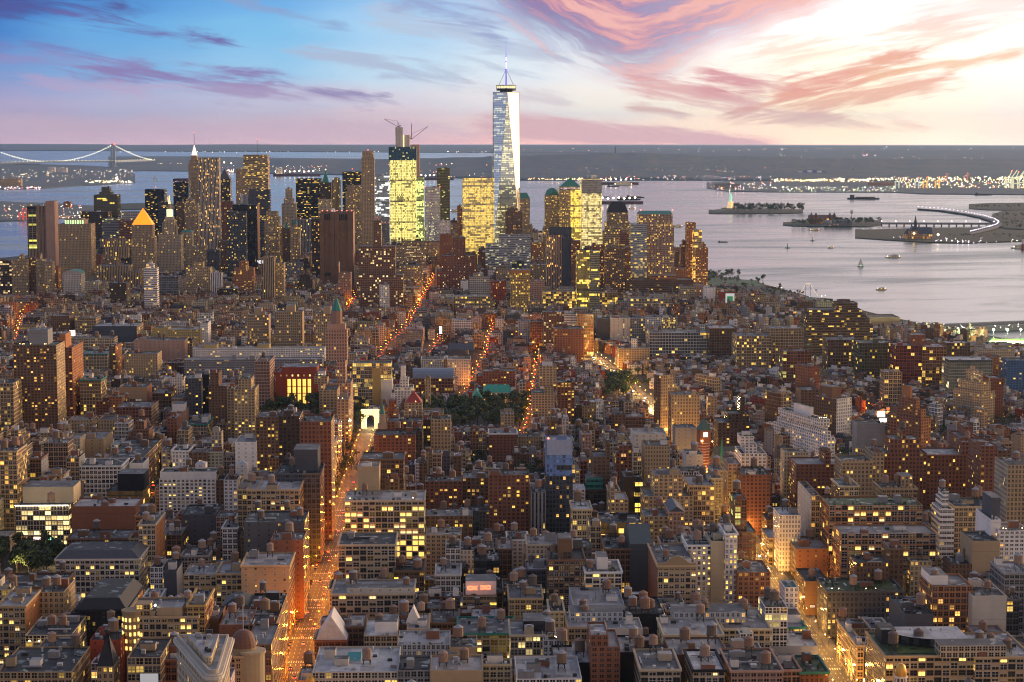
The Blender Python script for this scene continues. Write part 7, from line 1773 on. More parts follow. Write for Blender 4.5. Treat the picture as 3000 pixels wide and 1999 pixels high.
for k in range(26000):
 x,y=FR.uniform(-820,1450),FR.uniform(900,5300)
 if abs(x)>.30*y+60 or y<2550 and 1560<y and x>-150 and FR.random()<.6:continue
 w,d=FR.uniform(9,19),FR.uniform(10,18)
 if mark(x,y,w,d,GROT,0,test=True)<.012:lot(x,y,w,d,GROT,True)
# ------------------------------------------------------------------ which of the fillers show large: those become buildings of their own
VW,VH=1000,667
zb=np.zeros((VH,VW),dtype=np.int32);ALLB=HAND+FILL
order=sorted(range(len(ALLB)),key=lambda i:-ALLB[i].Y)
for i in order:
 s=ALLB[i];pts=[proj(*loc(s,x,y),z) for x in (-s.w/2,s.w/2) for y in (-s.d/2,s.d/2) for z in (s.z0,s.z1)]
 xs=[p[0]/3 for p in pts];ys=[p[1]/3 for p in pts]
 a,b_,c,d_=int(max(0,min(xs))),int(min(VW,max(xs)+1)),int(max(0,min(ys))),int(min(VH,max(ys)+1))
 if a<b_ and c<d_:zb[c:d_,a:b_]=i+1
cnt=np.bincount(zb.ravel(),minlength=len(ALLB)+1)[1:]
for i,s in enumerate(ALLB):s.vis=int(cnt[i])
nh=len(HAND)
cand=sorted([s for s in FILL if s.vis>90],key=lambda s:-s.vis)[:110]
ANCH=[s for s in HAND if s.an and s.vis>20]
USED=set(s.label for s in HAND)
def center(s):return (s.px[0]+s.px[1])/2,(s.px[2]+s.px[3])/2 if s.px[3]<1999 else (s.px[2]+1999)/2
NUMW={2:'two',3:'three',4:'four',5:'five',6:'six',7:'seven',8:'eight',9:'nine',10:'ten',11:'eleven',12:'twelve'}
def autolabel(s):
 x,y=center(s);near=sorted(ANCH,key=lambda a:(center(a)[0]-x) ** 2+(1.3*(center(a)[1]-y)) ** 2)
 wide='narrow' if s.px[1]-s.px[0]<45 else 'wide' if s.px[1]-s.px[0]>95 else ''
 roof=dict(grey='grey',pale='pale',dark='dark',white='white',brown='brown').get(s.roof,'grey')
 top=' and water tanks' if s.tanks>1 else ' and a water tank' if s.tanks==1 else ' and roof planting' if s.garden else ''
 for k in range(4):
  a=near[k];ax,ay=center(a);dx,dy=x-ax,y-ay
  rel=('left of ' if dx<0 else 'right of ') if abs(dx)>abs(dy) else ('below ' if dy>0 else 'above and behind ')
  for fmt in ('{w} {c} building with {r} roof{t} {rel}{an}','{w} {c} building, {r} roof{t}, next but one {rel}{an}'):
   L=' '.join(fmt.format(w=wide,c=CN[s.colname],r=roof,t=top,rel=rel,an=a.an).split())
   if L not in USED and len(L.split())<=16:USED.add(L);return L
 return None
IND=[]
for s in cand:
 s.label=autolabel(s)
 if s.label:s.name,s.cat,s.group='building','building','buildings filling the blocks';IND.append(s)
HERO=('large cream stone loft','stone corner loft with','long stone three','broad pale stone store','white cream loft','tan loft with green lawn','sandy loft at the right bottom','wide orange-brick','lower orange-brick','white hotel slab with','brown loft with gridded','grand tan beaux','sandy loft with curved','white loft with many','sandy loft with four','sandy loft with lit lower','ornate tan block','stone loft at the bottom','stone loft with green','wide white-brick','cream pilastered','tan corner loft with rust','big sandy blank side')
for s in HAND:
 s.wp=any(s.label.startswith(h) for h in HERO)
 if s.vis>0 or s.key or s.prot_keep if hasattr(s,'prot_keep') else (s.vis>0 or s.key):build_spec(s)
pool=MB()
inds=set(id(s) for s in IND)
for s in FILL:
 if id(s) in inds:build_spec(s)
 else:build_spec(s,pool)
o=pool.build('city_blocks');o['kind']='stuff';o['label']='mass of lower buildings filling the blocks between the larger ones';o['category']='city blocks'
print('HAND',len(HAND),'FILL',len(FILL),'IND',len(IND),'hidden hand',[s.label for s in HAND if s.vis==0][:12],'hmin',[(s.label[:30],round(s.z1-s.z0)) for s in HAND if s.z1-s.z0<9 or s.z1-s.z0>190])
gold_dome(2640,1938,1979,985,'gilded onion-like dome on a white columned cupola before the lawn roof loft')
gold_dome(910,1972,2012,985,'small floodlit golden dome with tall finial beside the orange avenue')
# ------------------------------------------------------------------ avenues, lamps and traffic
def roadmat(g,bs):
 P=pos(g);n=g.noise(P,.06,4,.6);n2=g.noise(P,.8,3,.6)
 g.put(bs.inputs['Base Color'],g.mix(n*.6+n2*.4,(.022,.021,.02),(.05,.047,.045)));g.put(bs.inputs['Roughness'],g.fmix(n,.5,.8))
MATS['road']=mat('road_surface',roadmat)
def walkmat(g,bs):
 P=pos(g);n=g.noise(P,.3,3,.6);g.put(bs.inputs['Base Color'],g.mix(n,(.10,.095,.09),(.17,.16,.15)));bs.inputs['Roughness'].default_value=.85
MATS['walk']=mat('pavement',walkmat)
def paintmat(g,bs):bs.inputs['Base Color'].default_value=(.72,.70,.62,1)
MATS['paint']=mat('road_paint',paintmat)
ROADST,WALKST,PAINTST=St((.08,.08,.08),mat='road'),St((.2,.2,.2),mat='walk'),St((.7,.7,.6),mat='paint')
def ribbon(mb,pts,o0,o1,dz,st):
 P=[]
 for i,(x,y) in enumerate(pts):
  a=pts[max(0,i-1)];b_=pts[min(len(pts)-1,i+1)];L=math.hypot(b_[0]-a[0],b_[1]-a[1]);nx,ny=(b_[1]-a[1])/L,-(b_[0]-a[0])/L
  P.append(((x+nx*o0,y+ny*o0,gz(x,y)+dz),(x+nx*o1,y+ny*o1,gz(x,y)+dz)))
 for (a,b_),(c,d_) in zip(P,P[1:]):mb.face([a,b_,d_,c],st)
def fine(pts,step=40.0):
 out=[]
 for (xa,ya),(xb,yb) in zip(pts,pts[1:]):
  n=max(1,int(math.hypot(xb-xa,yb-ya)/step));out+=[(xa+(xb-xa)*i/n,ya+(yb-ya)*i/n) for i in range(n)]
 return out+[pts[-1]]
for nm,pts in (('avenue_road',ST5),('side_avenue_road',ST6)):
 m=MB();ribbon(m,fine(pts),-8.6,8.6,.012,ROADST);o=m.build(nm);o['kind']='structure'
 m=MB();ribbon(m,fine(pts),-15.2,-8.6,.16,WALKST);ribbon(m,fine(pts),8.6,15.2,.16,WALKST)
 for sg in (-8.6,8.6):
  F_=fine(pts)
  for (xa,ya),(xb,yb) in zip(F_,F_[1:]):m.face([(xa+sg,ya,gz(xa,ya)),(xb+sg,yb,gz(xb,yb)),(xb+sg,yb,gz(xb,yb)+.16),(xa+sg,ya,gz(xa,ya)+.16)],WALKST)
 o=m.build(nm.replace('road','pavement'));o['kind']='structure'
 m=MB()
 for off in (-5.9,-2.9,0.1,3.1,5.9):
  for x,y,a in walk_pts(pts,9.0):
   if y>1750:break
   c,s_=math.cos(a),math.sin(a);p=[(x+s_*off,y-c*off),(x+c*3.2+s_*off,y+s_*3.2-c*off)];ribbon(m,p,-.1,.1,.018,PAINTST)
 for k in range(-2,12):
  for dv in (-11.5,11.5):
   v=852+80.4*k+dv;u0=-106 if nm=='avenue_road' else 222
   for i in range(11):
    xx,yy=xy_of(u0-7.8+i*1.5,v);m.face([(xx,yy-1.7,gz(xx,yy)+.018),(xx+.62,yy-1.7,gz(xx,yy)+.018),(xx+.62,yy+1.7,gz(xx,yy)+.018),(xx,yy+1.7,gz(xx,yy)+.018)],PAINTST)
 o=m.build(nm.replace('road','road_markings'));o['kind']='structure'
LR=random.Random(3)
def lamp_proto(label,group,col,ls):
 r=empty('street_lamp',(0,0,-100),label,'street lamp',group)
 m=MB();m.cyl(0,0,0,8.6,.14,.09,IRON,6);m.bar((0,0,8.5),(2.0,0,9.2),.12,IRON);p=m.build('pole',None);p.parent=r
 m=MB();m.box(2.2,0,9.0,9.3,1.1,.5,IRON);m.blob((2.2,0,8.95),.42,glow(col,ls));p=m.build('lamp_head',None);p.parent=r
 return r
def dup(root,loc_,rz=0.0,label=None):
 r=root.copy();C.objects.link(r);r.location=loc_;r.rotation_euler=(0,0,rz)
 if label:r['label']=label
 for ch in list(root.children):
  c=ch.copy();C.objects.link(c);c.parent=r
  for g_ in ch.children:d_=g_.copy();C.objects.link(d_);d_.parent=c
 return r
LIGHTS={}
def light(x,y,z,e,col,r=.5):
 key=(round(e),col)
 if key not in LIGHTS:
  l=bpy.data.lights.new('street_light','POINT');l.energy=e;l.color=col;l.shadow_soft_size=r;LIGHTS[key]=l
 o=bpy.data.objects.new('street_light',LIGHTS[key]);C.objects.link(o);o.location=(x,y,z);return o
ORG=(1.0,.295,.026);AMB=(1.0,.48,.10)
def line_lamps(pts,label,group,step,half,energy,col=ORG,ls=30,y1=9e9,both=True):
 pr_=None
 for i,(x,y,a) in enumerate(walk_pts(pts,step)):
  if y<860 or y>y1:continue
  for sg in ((-1,1) if both else ((-1,1)[i % 2],)):
   px_,py_=x+math.sin(a)*half*sg,y-math.cos(a)*half*sg;rz=a-math.pi/2+(0 if sg<0 else math.pi)
   p=(px_,py_,gz(px_,py_))
   if pr_ is None:pr_=lamp_proto(label,group,col,ls);pr_.location=p;pr_.rotation_euler=(0,0,rz);r=pr_
   else:r=dup(pr_,p,rz)
   l=light(0,0,8.4,energy*(.32 if 1500<y<2150 and half>9 and col is ORG else .6 if y<1700 and col is AMB else 1)*LR.uniform(.7,1.25),col);l.parent=r;l.location=(2.4,0,8.2)
line_lamps(ST5,'orange street lamp lining the broad glowing avenue','street lamps on the glowing avenue',34,9.4,5200)
line_lamps(ST6,'yellow street lamp lining the side avenue and its bright bend','street lamps on the side avenue',34,9.4,6500,AMB)
for k,p in OTHER.items():
 line_lamps(p,'orange street lamp in a narrow glowing street of the old quarter','street lamps in the old quarter',40,4.0,3200,ORG,50,both=False)
for x,y in ((2426,1068),(2460,1064),(2482,1066),(2501,1070)):
 p=ground(x,y+8,GZ);r=empty('floodlight_mast',p,'bright greenish-white floodlight mast around the village ball court','floodlight','ball court floodlights')
 m=MB();m.cyl(p[0],p[1],p[2],p[2]+14,.2,.15,IRON,6);m.build('pole',r,p);m=MB();m.blob((p[0],p[1],p[2]+14.5),1.7,glow((.85,1,.55),26));m.build('lamp_head',r,p)
 l=light(0,0,14,90000,(.75,1,.35));l.parent=r;l.location=(0,0,15.5)
def lit_sign(name,label,cat,px,py0,py1,Y,wpx,col,ls):
 cx,cy,z1=at(px,py0,Y);z0_=at(px,py1,Y)[2];w=wpx*Y/F;zg=gz(cx,cy);r=empty(name,(cx,cy,zg),label,cat);o=(cx,cy,zg)
 m=MB();m.box(cx,cy,z0_,z1,w,.6,glow(col,ls),GROT,bottom=True);m.build('sign_face',r,o)
 m=MB();m.bar((cx-w*.3,cy+.6,zg),(cx-w*.3,cy+.6,z1),.3,IRON);m.bar((cx+w*.3,cy+.6,zg),(cx+w*.3,cy+.6,z1),.3,IRON);m.build('post',r,o)
lit_sign('lit_billboard','upper glaring white billboard by the village filling station','billboard',2582,1206,1222,1850,22,(1,.80,.62),2.5)
lit_sign('lit_billboard','lower glaring white billboard by the village filling station','billboard',2587,1226,1237,1846,20,(1,.88,.74),2.5)
lit_sign('lit_billboard','tall bright white sign standing between soho houses','billboard',1291,957,978,2700,7,(1,.86,.62),4)
lit_sign('lit_billboard','glaring white lit sign above low roofs at the far left','billboard',212,968,984,2640,15,(1,.78,.58),5)
lit_sign('shop_sign','bright white and red shop front under the long yellow-lit loft','shop sign',2520,1988,2010,1130,26,(1,.62,.42),2.5)
lit_sign('shop_sign','white lit shop corner below the dark grey block','shop sign',2446,1876,1892,1237,14,(1,.8,.66),2.5)
for px_,py_,e,c in ((2590,1248,50000,(1,.6,.3)),(2560,1215,20000,(1,.15,.05)),(2430,1860,12000,(.8,.9,.4)),(2390,1800,9000,(.5,1,.25)),(2500,1985,14000,(1,.7,.25)),(60,1690,16000,(1,.7,.28)),(160,1660,9000,(1,.7,.28)),(1905,1195,60000,(1,.72,.32)),(1925,1215,60000,(1,.66,.26)),(1950,1250,40000,(1,.6,.22)),(1085,1255,25000,(1,.7,.3))):
 p=ground(px_,py_,GZ);light(p[0],p[1],p[2]+9,e,c,1.5)
# ---- cars
CARC=dict(yellow=(.62,.40,.03),black=(.015,.015,.018),white=(.6,.6,.6),silver=(.35,.36,.38),red=(.30,.03,.03),blue=(.05,.08,.2))
def carmat(g,bs):
 wc,_=attr(g,'wall');g.put(bs.inputs['Base Color'],wc);bs.inputs['Roughness'].default_value=.25;bs.inputs['Coat Weight'].default_value=.5
MATS['carpaint']=mat('car_paint',carmat)
def car_proto(colname,moving,label,group,sedan=True):
 r=empty('car',(0,0,-120),label,'car',group);st=St(CARC[colname],mat='carpaint');gls=St((.02,.025,.03),mat='carpaint');L,W=4.8,1.85
 def tb(m,x0,x1,y0,y1,z0,z1,ix,iy,st):
  A=[(x0,y0,z0),(x1,y0,z0),(x1,y1,z0),(x0,y1,z0)];B=[(x0+ix,y0+iy[0],z1),(x1-ix,y0+iy[0],z1),(x1-ix,y1-iy[1],z1),(x0+ix,y1-iy[1],z1)]
  for i in range(4):j=(i+1) % 4;m.face([A[i],A[j],B[j],B[i]],st)
  m.face(B,st)
 m=MB();tb(m,-W/2,W/2,-L/2,L/2,.28,.92,.08,(.1,.1),st);b_=m.build('body');b_.parent=r
 m=MB();tb(m,-W/2+.1,W/2-.1,-L/2+.55,L/2-1.25,.92,1.45,.18,(.5,.6),gls);m.face([(-.62,-L/2+1.06,1.462),(.62,-L/2+1.06,1.462),(.62,L/2-1.86,1.462),(-.62,L/2-1.86,1.462)],st);c=m.build('cabin');c.parent=r
 for sx in (-1,1):
  for sy in (-1,1):
   m=MB();X0=sx*(W/2-.08);n=8
   ring=[(X0,sy*1.45+.33*math.cos(2*math.pi*i/n),.33+.33*math.sin(2*math.pi*i/n)) for i in range(n)];m.face(ring,St((.012,.012,.012),mat='carpaint'));r2=[(p[0]+sx*.12,p[1],p[2]) for p in ring];m.face(r2,St((.03,.03,.03),mat='carpaint'))
   for i in range(n):m.face([ring[i],ring[(i+1) % n],r2[(i+1) % n],r2[i]],St((.012,.012,.012),mat='carpaint'))
   w=m.build('wheel');w.parent=r
 for nm,yy,col,ls in (('headlight',L/2,(1,.92,.75),40 if moving else .15),('taillight',-L/2,(1,.05,.02),30 if moving else .3)):
  for sx in (-1,1):
   m=MB();m.box(sx*.62,yy,.58,.80,.40,.14,glow(col,ls),bottom=True);k=m.build(nm);k.parent=r
 return r
CR=random.Random(8);protos={}
def car(x,y,a,colname,moving,label,group):
 k=(colname,moving,label)
 p=(x,y,gz(x,y)+.02)
 if k not in protos:protos[k]=car_proto(colname,moving,label,group);r=protos[k];r.location=p;r.rotation_euler=(0,0,a-math.pi/2)
 else:r=dup(protos[k],p,a-math.pi/2)
 return r
for x,y,a in walk_pts(ST5,6.6):
 if 1010<y<1500 and CR.random()<.72 and abs(((uv_of(x,y)[1]-852) % 80.4)-40)<27:
  cn=CR.choice(['black','black','silver','white','blue','black']);car(x+math.sin(a)*-7.4,y-math.cos(a)*-7.4,a,cn,False,f'{cn} car parked in the kerb row along the glowing avenue','cars parked along the avenue')
for t,off,mv in ((1075,2,1),(1088,4.6,1),(1245,-1,1),(1330,3.5,1),(1362,5,1),(1400,-1,1),(1540,4,1),(1580,1,1),(1700,4,1),(1760,-2,1),(1850,3,1),(1905,-1,1),(1110,5,1),(1150,2,1),(1170,-2,1),(1205,4,1),(1228,1,1),(1268,5,1),(1290,1,1),(1310,-3,1),(1345,0,1),(1385,3,1),(1430,4,1),(1470,1,1),(1500,-2,1),(1620,3,1),(1655,0,1),(1800,1,1)):
 x,y=U5(t);cn=CR.choice(['yellow','black','white']);car(x+off,y,math.pi/2+GROT,cn,True,f'{cn} car driving away with red tail lights on the glowing avenue','cars driving on the avenue')
for x,y,a in walk_pts(ST6,6.8):
 if 1010<y<1420 and CR.random()<.6 and abs(((uv_of(x,y)[1]-852) % 80.4)-40)<27:
  cn=CR.choice(['black','white','silver','yellow']);car(x+math.sin(a)*-6.9,y-math.cos(a)*-6.9,a,cn,False,f'{cn} car standing in the kerb row of the side avenue','cars parked along the side avenue')
for x,y,a in walk_pts(ST6,21.0):
 if y>1400 and CR.random()<.8:
  cn=CR.choice(['yellow','black','white']);off=CR.choice([-4,-1,2,5]);car(x+off,y,a+math.pi,cn,True,f'{cn} car coming with headlights on along the side avenue','cars coming up the side avenue')
for k,p in OTHER.items():
 for x,y,a in walk_pts(p,36.0):
  car(x+CR.uniform(-2,2),y,a,'black',True,'dark car with red tail lights in a narrow glowing street','cars in the narrow streets')
# ------------------------------------------------------------------ trees
TR=random.Random(21)
def crown_mesh(seed,rx,rz,n):
 q=random.Random(seed);m=MB();lobes=[(q.uniform(-.5,.5)*rx,q.uniform(-.5,.5)*rx,q.uniform(-.35,.5)*rz,q.uniform(.42,.7)) for _ in range(9)]
 for i in range(n):
  lx,ly,lz,lr=q.choice(lobes);a,b_=q.uniform(0,6.28),math.asin(q.uniform(-.8,1));rr=lr*rx*q.uniform(.75,1.05)
  c=Vector((lx+rr*math.cos(a)*math.cos(b_),ly+rr*math.sin(a)*math.cos(b_),lz+rr*.8*math.sin(b_)))
  nrm=Vector((math.cos(a)*math.cos(b_),math.sin(a)*math.cos(b_),math.sin(b_)))+Vector((q.uniform(-.6,.6),q.uniform(-.6,.6),q.uniform(-.3,.6)))
  t=nrm.cross(Vector((0,0,1)));t=t.normalized() if t.length>.05 else Vector((1,0,0));u_=nrm.cross(t).normalized();e=q.uniform(.35,.85)*rx/4.5;k=q.uniform(-.5,.5)
  m.face([tuple(c-t*e+u_*e*k),tuple(c-u_*e),tuple(c+t*e+u_*e*.3),tuple(c+u_*e)],LEAFST)
 return m
def tree_proto(i,rx,rz,h):
 r=empty('tree',(0,0,-200),'tree','tree');m=MB();bst=St((.06,.045,.035),mat='bark');m.cyl(0,0,0,h*.55,.35,.16,bst,6)
 for a in (0.3,2.2,4.3):m.bar((0,0,h*.32),(1.9*math.cos(a),1.9*math.sin(a),h*.62),.2,bst)
 t=m.build('trunk');t.parent=r
 c=crown_mesh(50+i,rx,rz,300).build('crown');c.parent=r;c.location=(0,0,h*.64)
 return r
TP=[tree_proto(0,4.6,5.5,16),tree_proto(1,5.4,5.0,16),tree_proto(2,4.0,6.0,16),tree_proto(3,5.0,5.2,16)]
first=set()
TREES=[]
def tree(x,y,z,h,label,group):TREES.append((x,y,z,h,label,group))
def plant_trees():
 TREES.sort(key=lambda t:-t[3]/t[1])
 for t in TREES[:290]:tree_one(*t)
 mm=MB();protos_=[crown_mesh(900+i,4.8,5.4,90) for i in range(4)];bst=St((.06,.045,.035),mat='bark')
 for x,y,z,h,_,_ in TREES[290:]:
  q=TR.choice(protos_);k=h/16*TR.uniform(.9,1.25);b0=len(mm.v);a=TR.uniform(0,6.28);c,s_=math.cos(a),math.sin(a)
  mm.v.extend([(x+(p[0]*c-p[1]*s_)*k,y+(p[0]*s_+p[1]*c)*k,z+h*.62+p[2]*k) for p in q.v]);mm.f.extend([tuple(i+b0 for i in f) for f in q.f]);mm.uv.extend(q.uv);mm.sty.extend(q.sty);mm.seed.extend(q.seed);mm.m.extend(q.m)
  mm.cyl(x,y,z,z+h*.5,.4,.2,bst,5)
 o=mm.build('distant_trees');o['kind']='stuff';o['label']='far-off trees of islands, parks and yards'
def tree_one(x,y,z,h,label,group):
 i=TR.randrange(4);sc=h/16*TR.uniform(.8,1.15)
 if i not in first:r=TP[i];first.add(i);r.location=(x,y,z);r['label']=label
 else:r=dup(TP[i],(x,y,z),TR.uniform(0,6.28),label)
 r.rotation_euler=(0,0,TR.uniform(0,6.28));r.scale=(sc*TR.uniform(.9,1.2),sc*TR.uniform(.9,1.2),sc);r['group']=group
for (a,b_,c,d_,n,h_,lab) in GROVES:
 for k in range(n):
  x,y,z=ground(TR.uniform(a,b_),TR.uniform(min(c,d_),max(c,d_)),GZ);tree(x,y,gz(x,y),h_,lab,'trees of that grove: '+lab.split(' ',1)[1][:60])
for x,y,a in walk_pts(ST5,12):
 if 1000<y<2080 and TR.random()<(.55 if y<1550 else .9):tree(x+math.sin(a)*-11.5*(1 if y<1550 or TR.random()<.6 else -1),y,gz(x,y),10 if y<1550 else 13,'small street tree on the pavement of the glowing avenue','street trees on the avenue')
for x,y,a in walk_pts(ST6,26):
 if 1000<y<1500 and TR.random()<.5:tree(x+math.sin(a)*-11.5,y,gz(x,y),8,'small street tree on the pavement of the side avenue','street trees on the side avenue')
mm=MB();nb=0
for k in range(9000):
 px_,py_=TR.uniform(1250,3050),TR.uniform(1010,1480);x,y,z=ground(px_,py_,GZ)
 if mark(x,y,5,5,0,0,test=True)>0 or nb>420:continue
 q=crown_mesh(TR.randrange(9999),TR.uniform(2.2,3.6),3.0,46);h_=TR.uniform(5,10);b0=len(mm.v)
 mm.v.extend([(p[0]+x,p[1]+y,p[2]+z+h_) for p in q.v]);mm.f.extend([tuple(i+b0 for i in f) for f in q.f]);mm.uv.extend(q.uv);mm.sty.extend(q.sty);mm.seed.extend(q.seed);mm.m.extend(q.m);nb+=1
o=mm.build('backyard_greenery');o['kind']='stuff';o['label']='backyard greenery between the low village houses'
# ------------------------------------------------------------------ harbor: bridge, islands, boats, port, lights
def bridge():
 zs=0.0
 A=at(332,490,17000);B_=at(-40,490,16050);E=ground(452,479,0)
 root=empty('suspension_bridge',(A[0],A[1],-drop(A[0],A[1])),'long suspension bridge with lit cables and one tall pale tower by the wooded shore','bridge');o=(A[0],A[1],-drop(A[0],A[1]))
 st=pl((.30,.36,.42))
 def tower(p,ztop,nm):
  base=-drop(p[0],p[1]);m=MB();d=Vector((B_[0]-A[0],B_[1]-A[1],0)).normalized();n=Vector((-d.y,d.x,0))
  for s_ in (-1,1):
   m.bar(Vector((p[0],p[1],base))+n*s_*19,Vector((p[0],p[1],ztop))+n*s_*16,17,st)
  for z in (base+64,base+196):m.bar(Vector((p[0],p[1],z))-n*17,Vector((p[0],p[1],z))+n*17,16,st)
  m.box(p[0],p[1],base-2,base+12,40,60,st,math.atan2(d.y,d.x));m.build(nm,root,o)
  m=MB()
  for s_ in (-1,1):m.blob(tuple(Vector((p[0],p[1],ztop+5))+n*s_*16),6,RED)
  m.build('beacon',root,o)
 za=at(332,424,A[1])[2];zb_=za-4;tower(A,za,'bridge_tower');tower(B_,zb_,'bridge_tower')
 dz=at(332,474,A[1])[2]
 def P(t):return Vector((A[0]+(B_[0]-A[0])*t,A[1]+(B_[1]-A[1])*t,0))
 m=MB();prev=None
 pts=[Vector((E[0]+(A[0]-E[0])*t,E[1]+(A[1]-E[1])*t,dz-22*(1-t))) for t in np.linspace(0,1,8)]+[P(t)+Vector((0,0,dz+6*math.sin(math.pi*t))) for t in np.linspace(0,1.4,24)[1:]]
 for a,b_ in zip(pts,pts[1:]):m.bar(a,b_,13,st)
 m.build('deck',root,o)
 m=MB();lt=MB();hg=MB()
 cab=[Vector((E[0]+(A[0]-E[0])*(t+.1)/1.1,E[1]+(A[1]-E[1])*(t+.1)/1.1,dz-10+(za-dz+10)*t ** 1.35)) for t in np.linspace(0,1,22)]+[P(t)+Vector((0,0,za-(za-dz-8)*(1-(2*t-1) ** 2))) for t in np.linspace(0,1,52)[1:]]
 for a,b_ in zip(cab,cab[1:]):m.bar(a,b_,3.0,st)
 for i,c in enumerate(cab):lt.blob(tuple(c),5.0,glow((1,.97,.72),3.2));hg.bar((c.x,c.y,dz),tuple(c),1.0,st)
 for p in pts:pass
 for i in range(60):
  k=i/59*(len(pts)-1);a=int(min(k,len(pts)-2));q=pts[a].lerp(pts[a+1],k-a);lt.blob((q.x,q.y,q.z+9),3.6,glow((1,.92,.5),2.5))
 m.build('main_cable',root,o);lt.build('cable_lights',root,o);hg.build('hangers',root,o)
bridge()
def statue():
 cx,cy,zb_=at(2140,622,8150);z0=2-drop(cx,cy);o=(cx,cy,z0);r=empty('statue',o,'green robed statue holding up a torch on a floodlit stone pedestal','statue')
 def Z(py):return at(2140,py,8150)[2]
 m=MB();m.cyl(cx,cy,z0,Z(612),42,38,pl('stone'),11);m.build('fort_base',r,o)
 ped=glow((1,.68,.30),.55);m=MB();m.cyl(cx,cy,Z(612),Z(606),17,14.5,ped,4);m.cyl(cx,cy,Z(606),Z(594),14,10.5,ped,4);m.cyl(cx,cy,Z(594),Z(591),12.5,12.5,ped,4);m.build('pedestal',r,o)  # pedestal stone emits in place of floodlights on it
 g_=glow((.40,.78,.55),.62);m=MB();f=Z(591);hh=Z(566)-f  # floodlight on the figure put in as its own glow
 prof=[(0,6.6),(.12,6.2),(.35,5.6),(.55,5.0),(.68,4.9),(.76,4.2),(.80,1.9)]
 for (a,ra),(b_,rb) in zip(prof,prof[1:]):m.cyl(cx,cy,f+hh*a,f+hh*b_,ra,rb,g_,10,False)
 m.dome(cx,cy,f+hh*.80,2.6,hh*.17,g_,10,4);m.bar((cx-3.2,cy,f+hh*.72),(cx-4.6,cy,f+hh*1.02),2.3,g_);m.bar((cx-4.6,cy,f+hh*1.0),(cx-4.4,cy,f+hh*1.22),1.7,g_);m.bar((cx+3.5,cy-2,f+hh*.70),(cx+5.0,cy-4,f+hh*.52),2.0,g_);m.box(cx+5.2,cy-4.2,f+hh*.42,f+hh*.62,2.6,1.6,g_,.2);m.build('figure',r,o)
 for i in range(7):a=math.pi*(i/6);m2=MB() if i==0 else m2;m2.bar((cx+2.2*math.cos(a),cy-.5,f+hh*.93),(cx+5.5*math.cos(a),cy-.8,f+hh*.95+4.2*math.sin(a)),.6,g_)
 m2.build('crown',r,o)
 m=MB();m.blob((cx-4.4,cy,f+hh*1.28),2.2,glow((1,.8,.4),4));m.build('torch_flame',r,o)
statue()
SEA=lambda px,py:ground(px,py,0.5)
def boat(px,py,L,kind,label,lit=1.0,ang=0.0):
 x,y,z=SEA(px,py);r=empty({'sail':'sailboat','barge':'barge','ship':'cargo_ship','ferry':'ferry','buoy':'buoy'}[kind],(x,y,z),label,{'sail':'sailboat','barge':'barge','ship':'ship','ferry':'ferry','buoy':'buoy'}[kind]);o=(x,y,z);c,s_=math.cos(ang),math.sin(ang)
 def T(a,b_,zz):return (x+a*c-b_*s_,y+a*s_+b_*c,z+zz)
 W=L*(.16 if kind in ('ship','barge') else .26);hz=max(1.2,L*.045);hst=style({'ship':(.10,.03,.03),'ferry':(.5,.5,.5),'sail':(.5,.5,.5),'barge':(.03,.03,.035),'buoy':(.05,.2,.1)}[kind],'none',mat='plain');m=MB()
 ring=[(-L/2,-W/2),(L*.32,-W/2),(L/2,0),(L*.32,W/2),(-L/2,W/2)]
 m.prism([T(a,b_,0)[:2] for a,b_ in ring],z-1,z+hz,hst);m.build('hull',r,o)
 if kind=='ferry':
  m=MB();m.box(*T(-L*.03,0,0)[:2],z+hz,z+hz+L*.10,L*.7,W*.8,style('white','big',.7,YEL,st=1.5,bay=2),ang);m.box(*T(.08*L,0,0)[:2],z+hz+L*.10,z+hz+L*.16,L*.35,W*.6,style('white','none'),ang);m.build('cabin',r,o)
  m=MB();m.blob(T(L*.4,0,hz+2),L*.028,glow((1,.4,.15),8*lit));m.blob(T(-L*.4,0,hz+2),L*.022,glow((1,.9,.6),8*lit));m.build('lamp',r,o)
 if kind=='ship':
  m=MB();m.box(*T(-L*.38,0,0)[:2],z+hz,z+hz+L*.14,L*.12,W*.9,style('white','big',.8,WHT,st=3,bay=3),ang);m.build('bridge_house',r,o);m=MB();m.bar(T(-L*.1,0,hz),T(-L*.1,0,hz+L*.12),1.2,IRON);m.bar(T(L*.25,0,hz),T(L*.25,0,hz+L*.10),1.2,IRON);m.build('mast',r,o)
  m=MB()
  for i in range(9):m.blob(T(L*(-.45+.1*i),0,hz+L*.05+(i % 3)*2),L*.016+1.2,glow((1,.75,.5),7*lit))
  m.build('deck_lights',r,o)
 if kind=='barge':m=MB();m.box(*T(-L*.36,0,0)[:2],z+hz,z+hz+L*.09,L*.12,W*.8,style('dkgrey','none'),ang);m.box(*T(L*.05,0,0)[:2],z+hz,z+hz+L*.03,L*.6,W*.8,style('brown','none'),ang);m.build('deck_house',r,o)
 if kind=='sail':
  m=MB();m.bar(T(0,0,hz),T(0,0,L*1.3),L*.02,ZINC);m.build('mast',r,o)
  m=MB();w_=pl((.8,.82,.78));m.face([T(-L*.02,0,hz+.8),T(-L*.45,L*.06,hz+.8),T(-L*.02,0,L*1.25)],w_);m.face([T(L*.04,0,hz+.6),T(L*.44,0,hz+.6),T(L*.01,0,L*1.1)],w_);m.build('sail',r,o)
  m=MB();m.blob(T(0,0,hz+1),L*.05,glow((.2,1,.6),3));m.build('lamp',r,o)
 if kind=='buoy':m=MB();m.cyl(*T(0,0,0)[:2],z+hz,z+hz+L*.9,L*.12,.2,hst,6);m.build('cage',r,o)
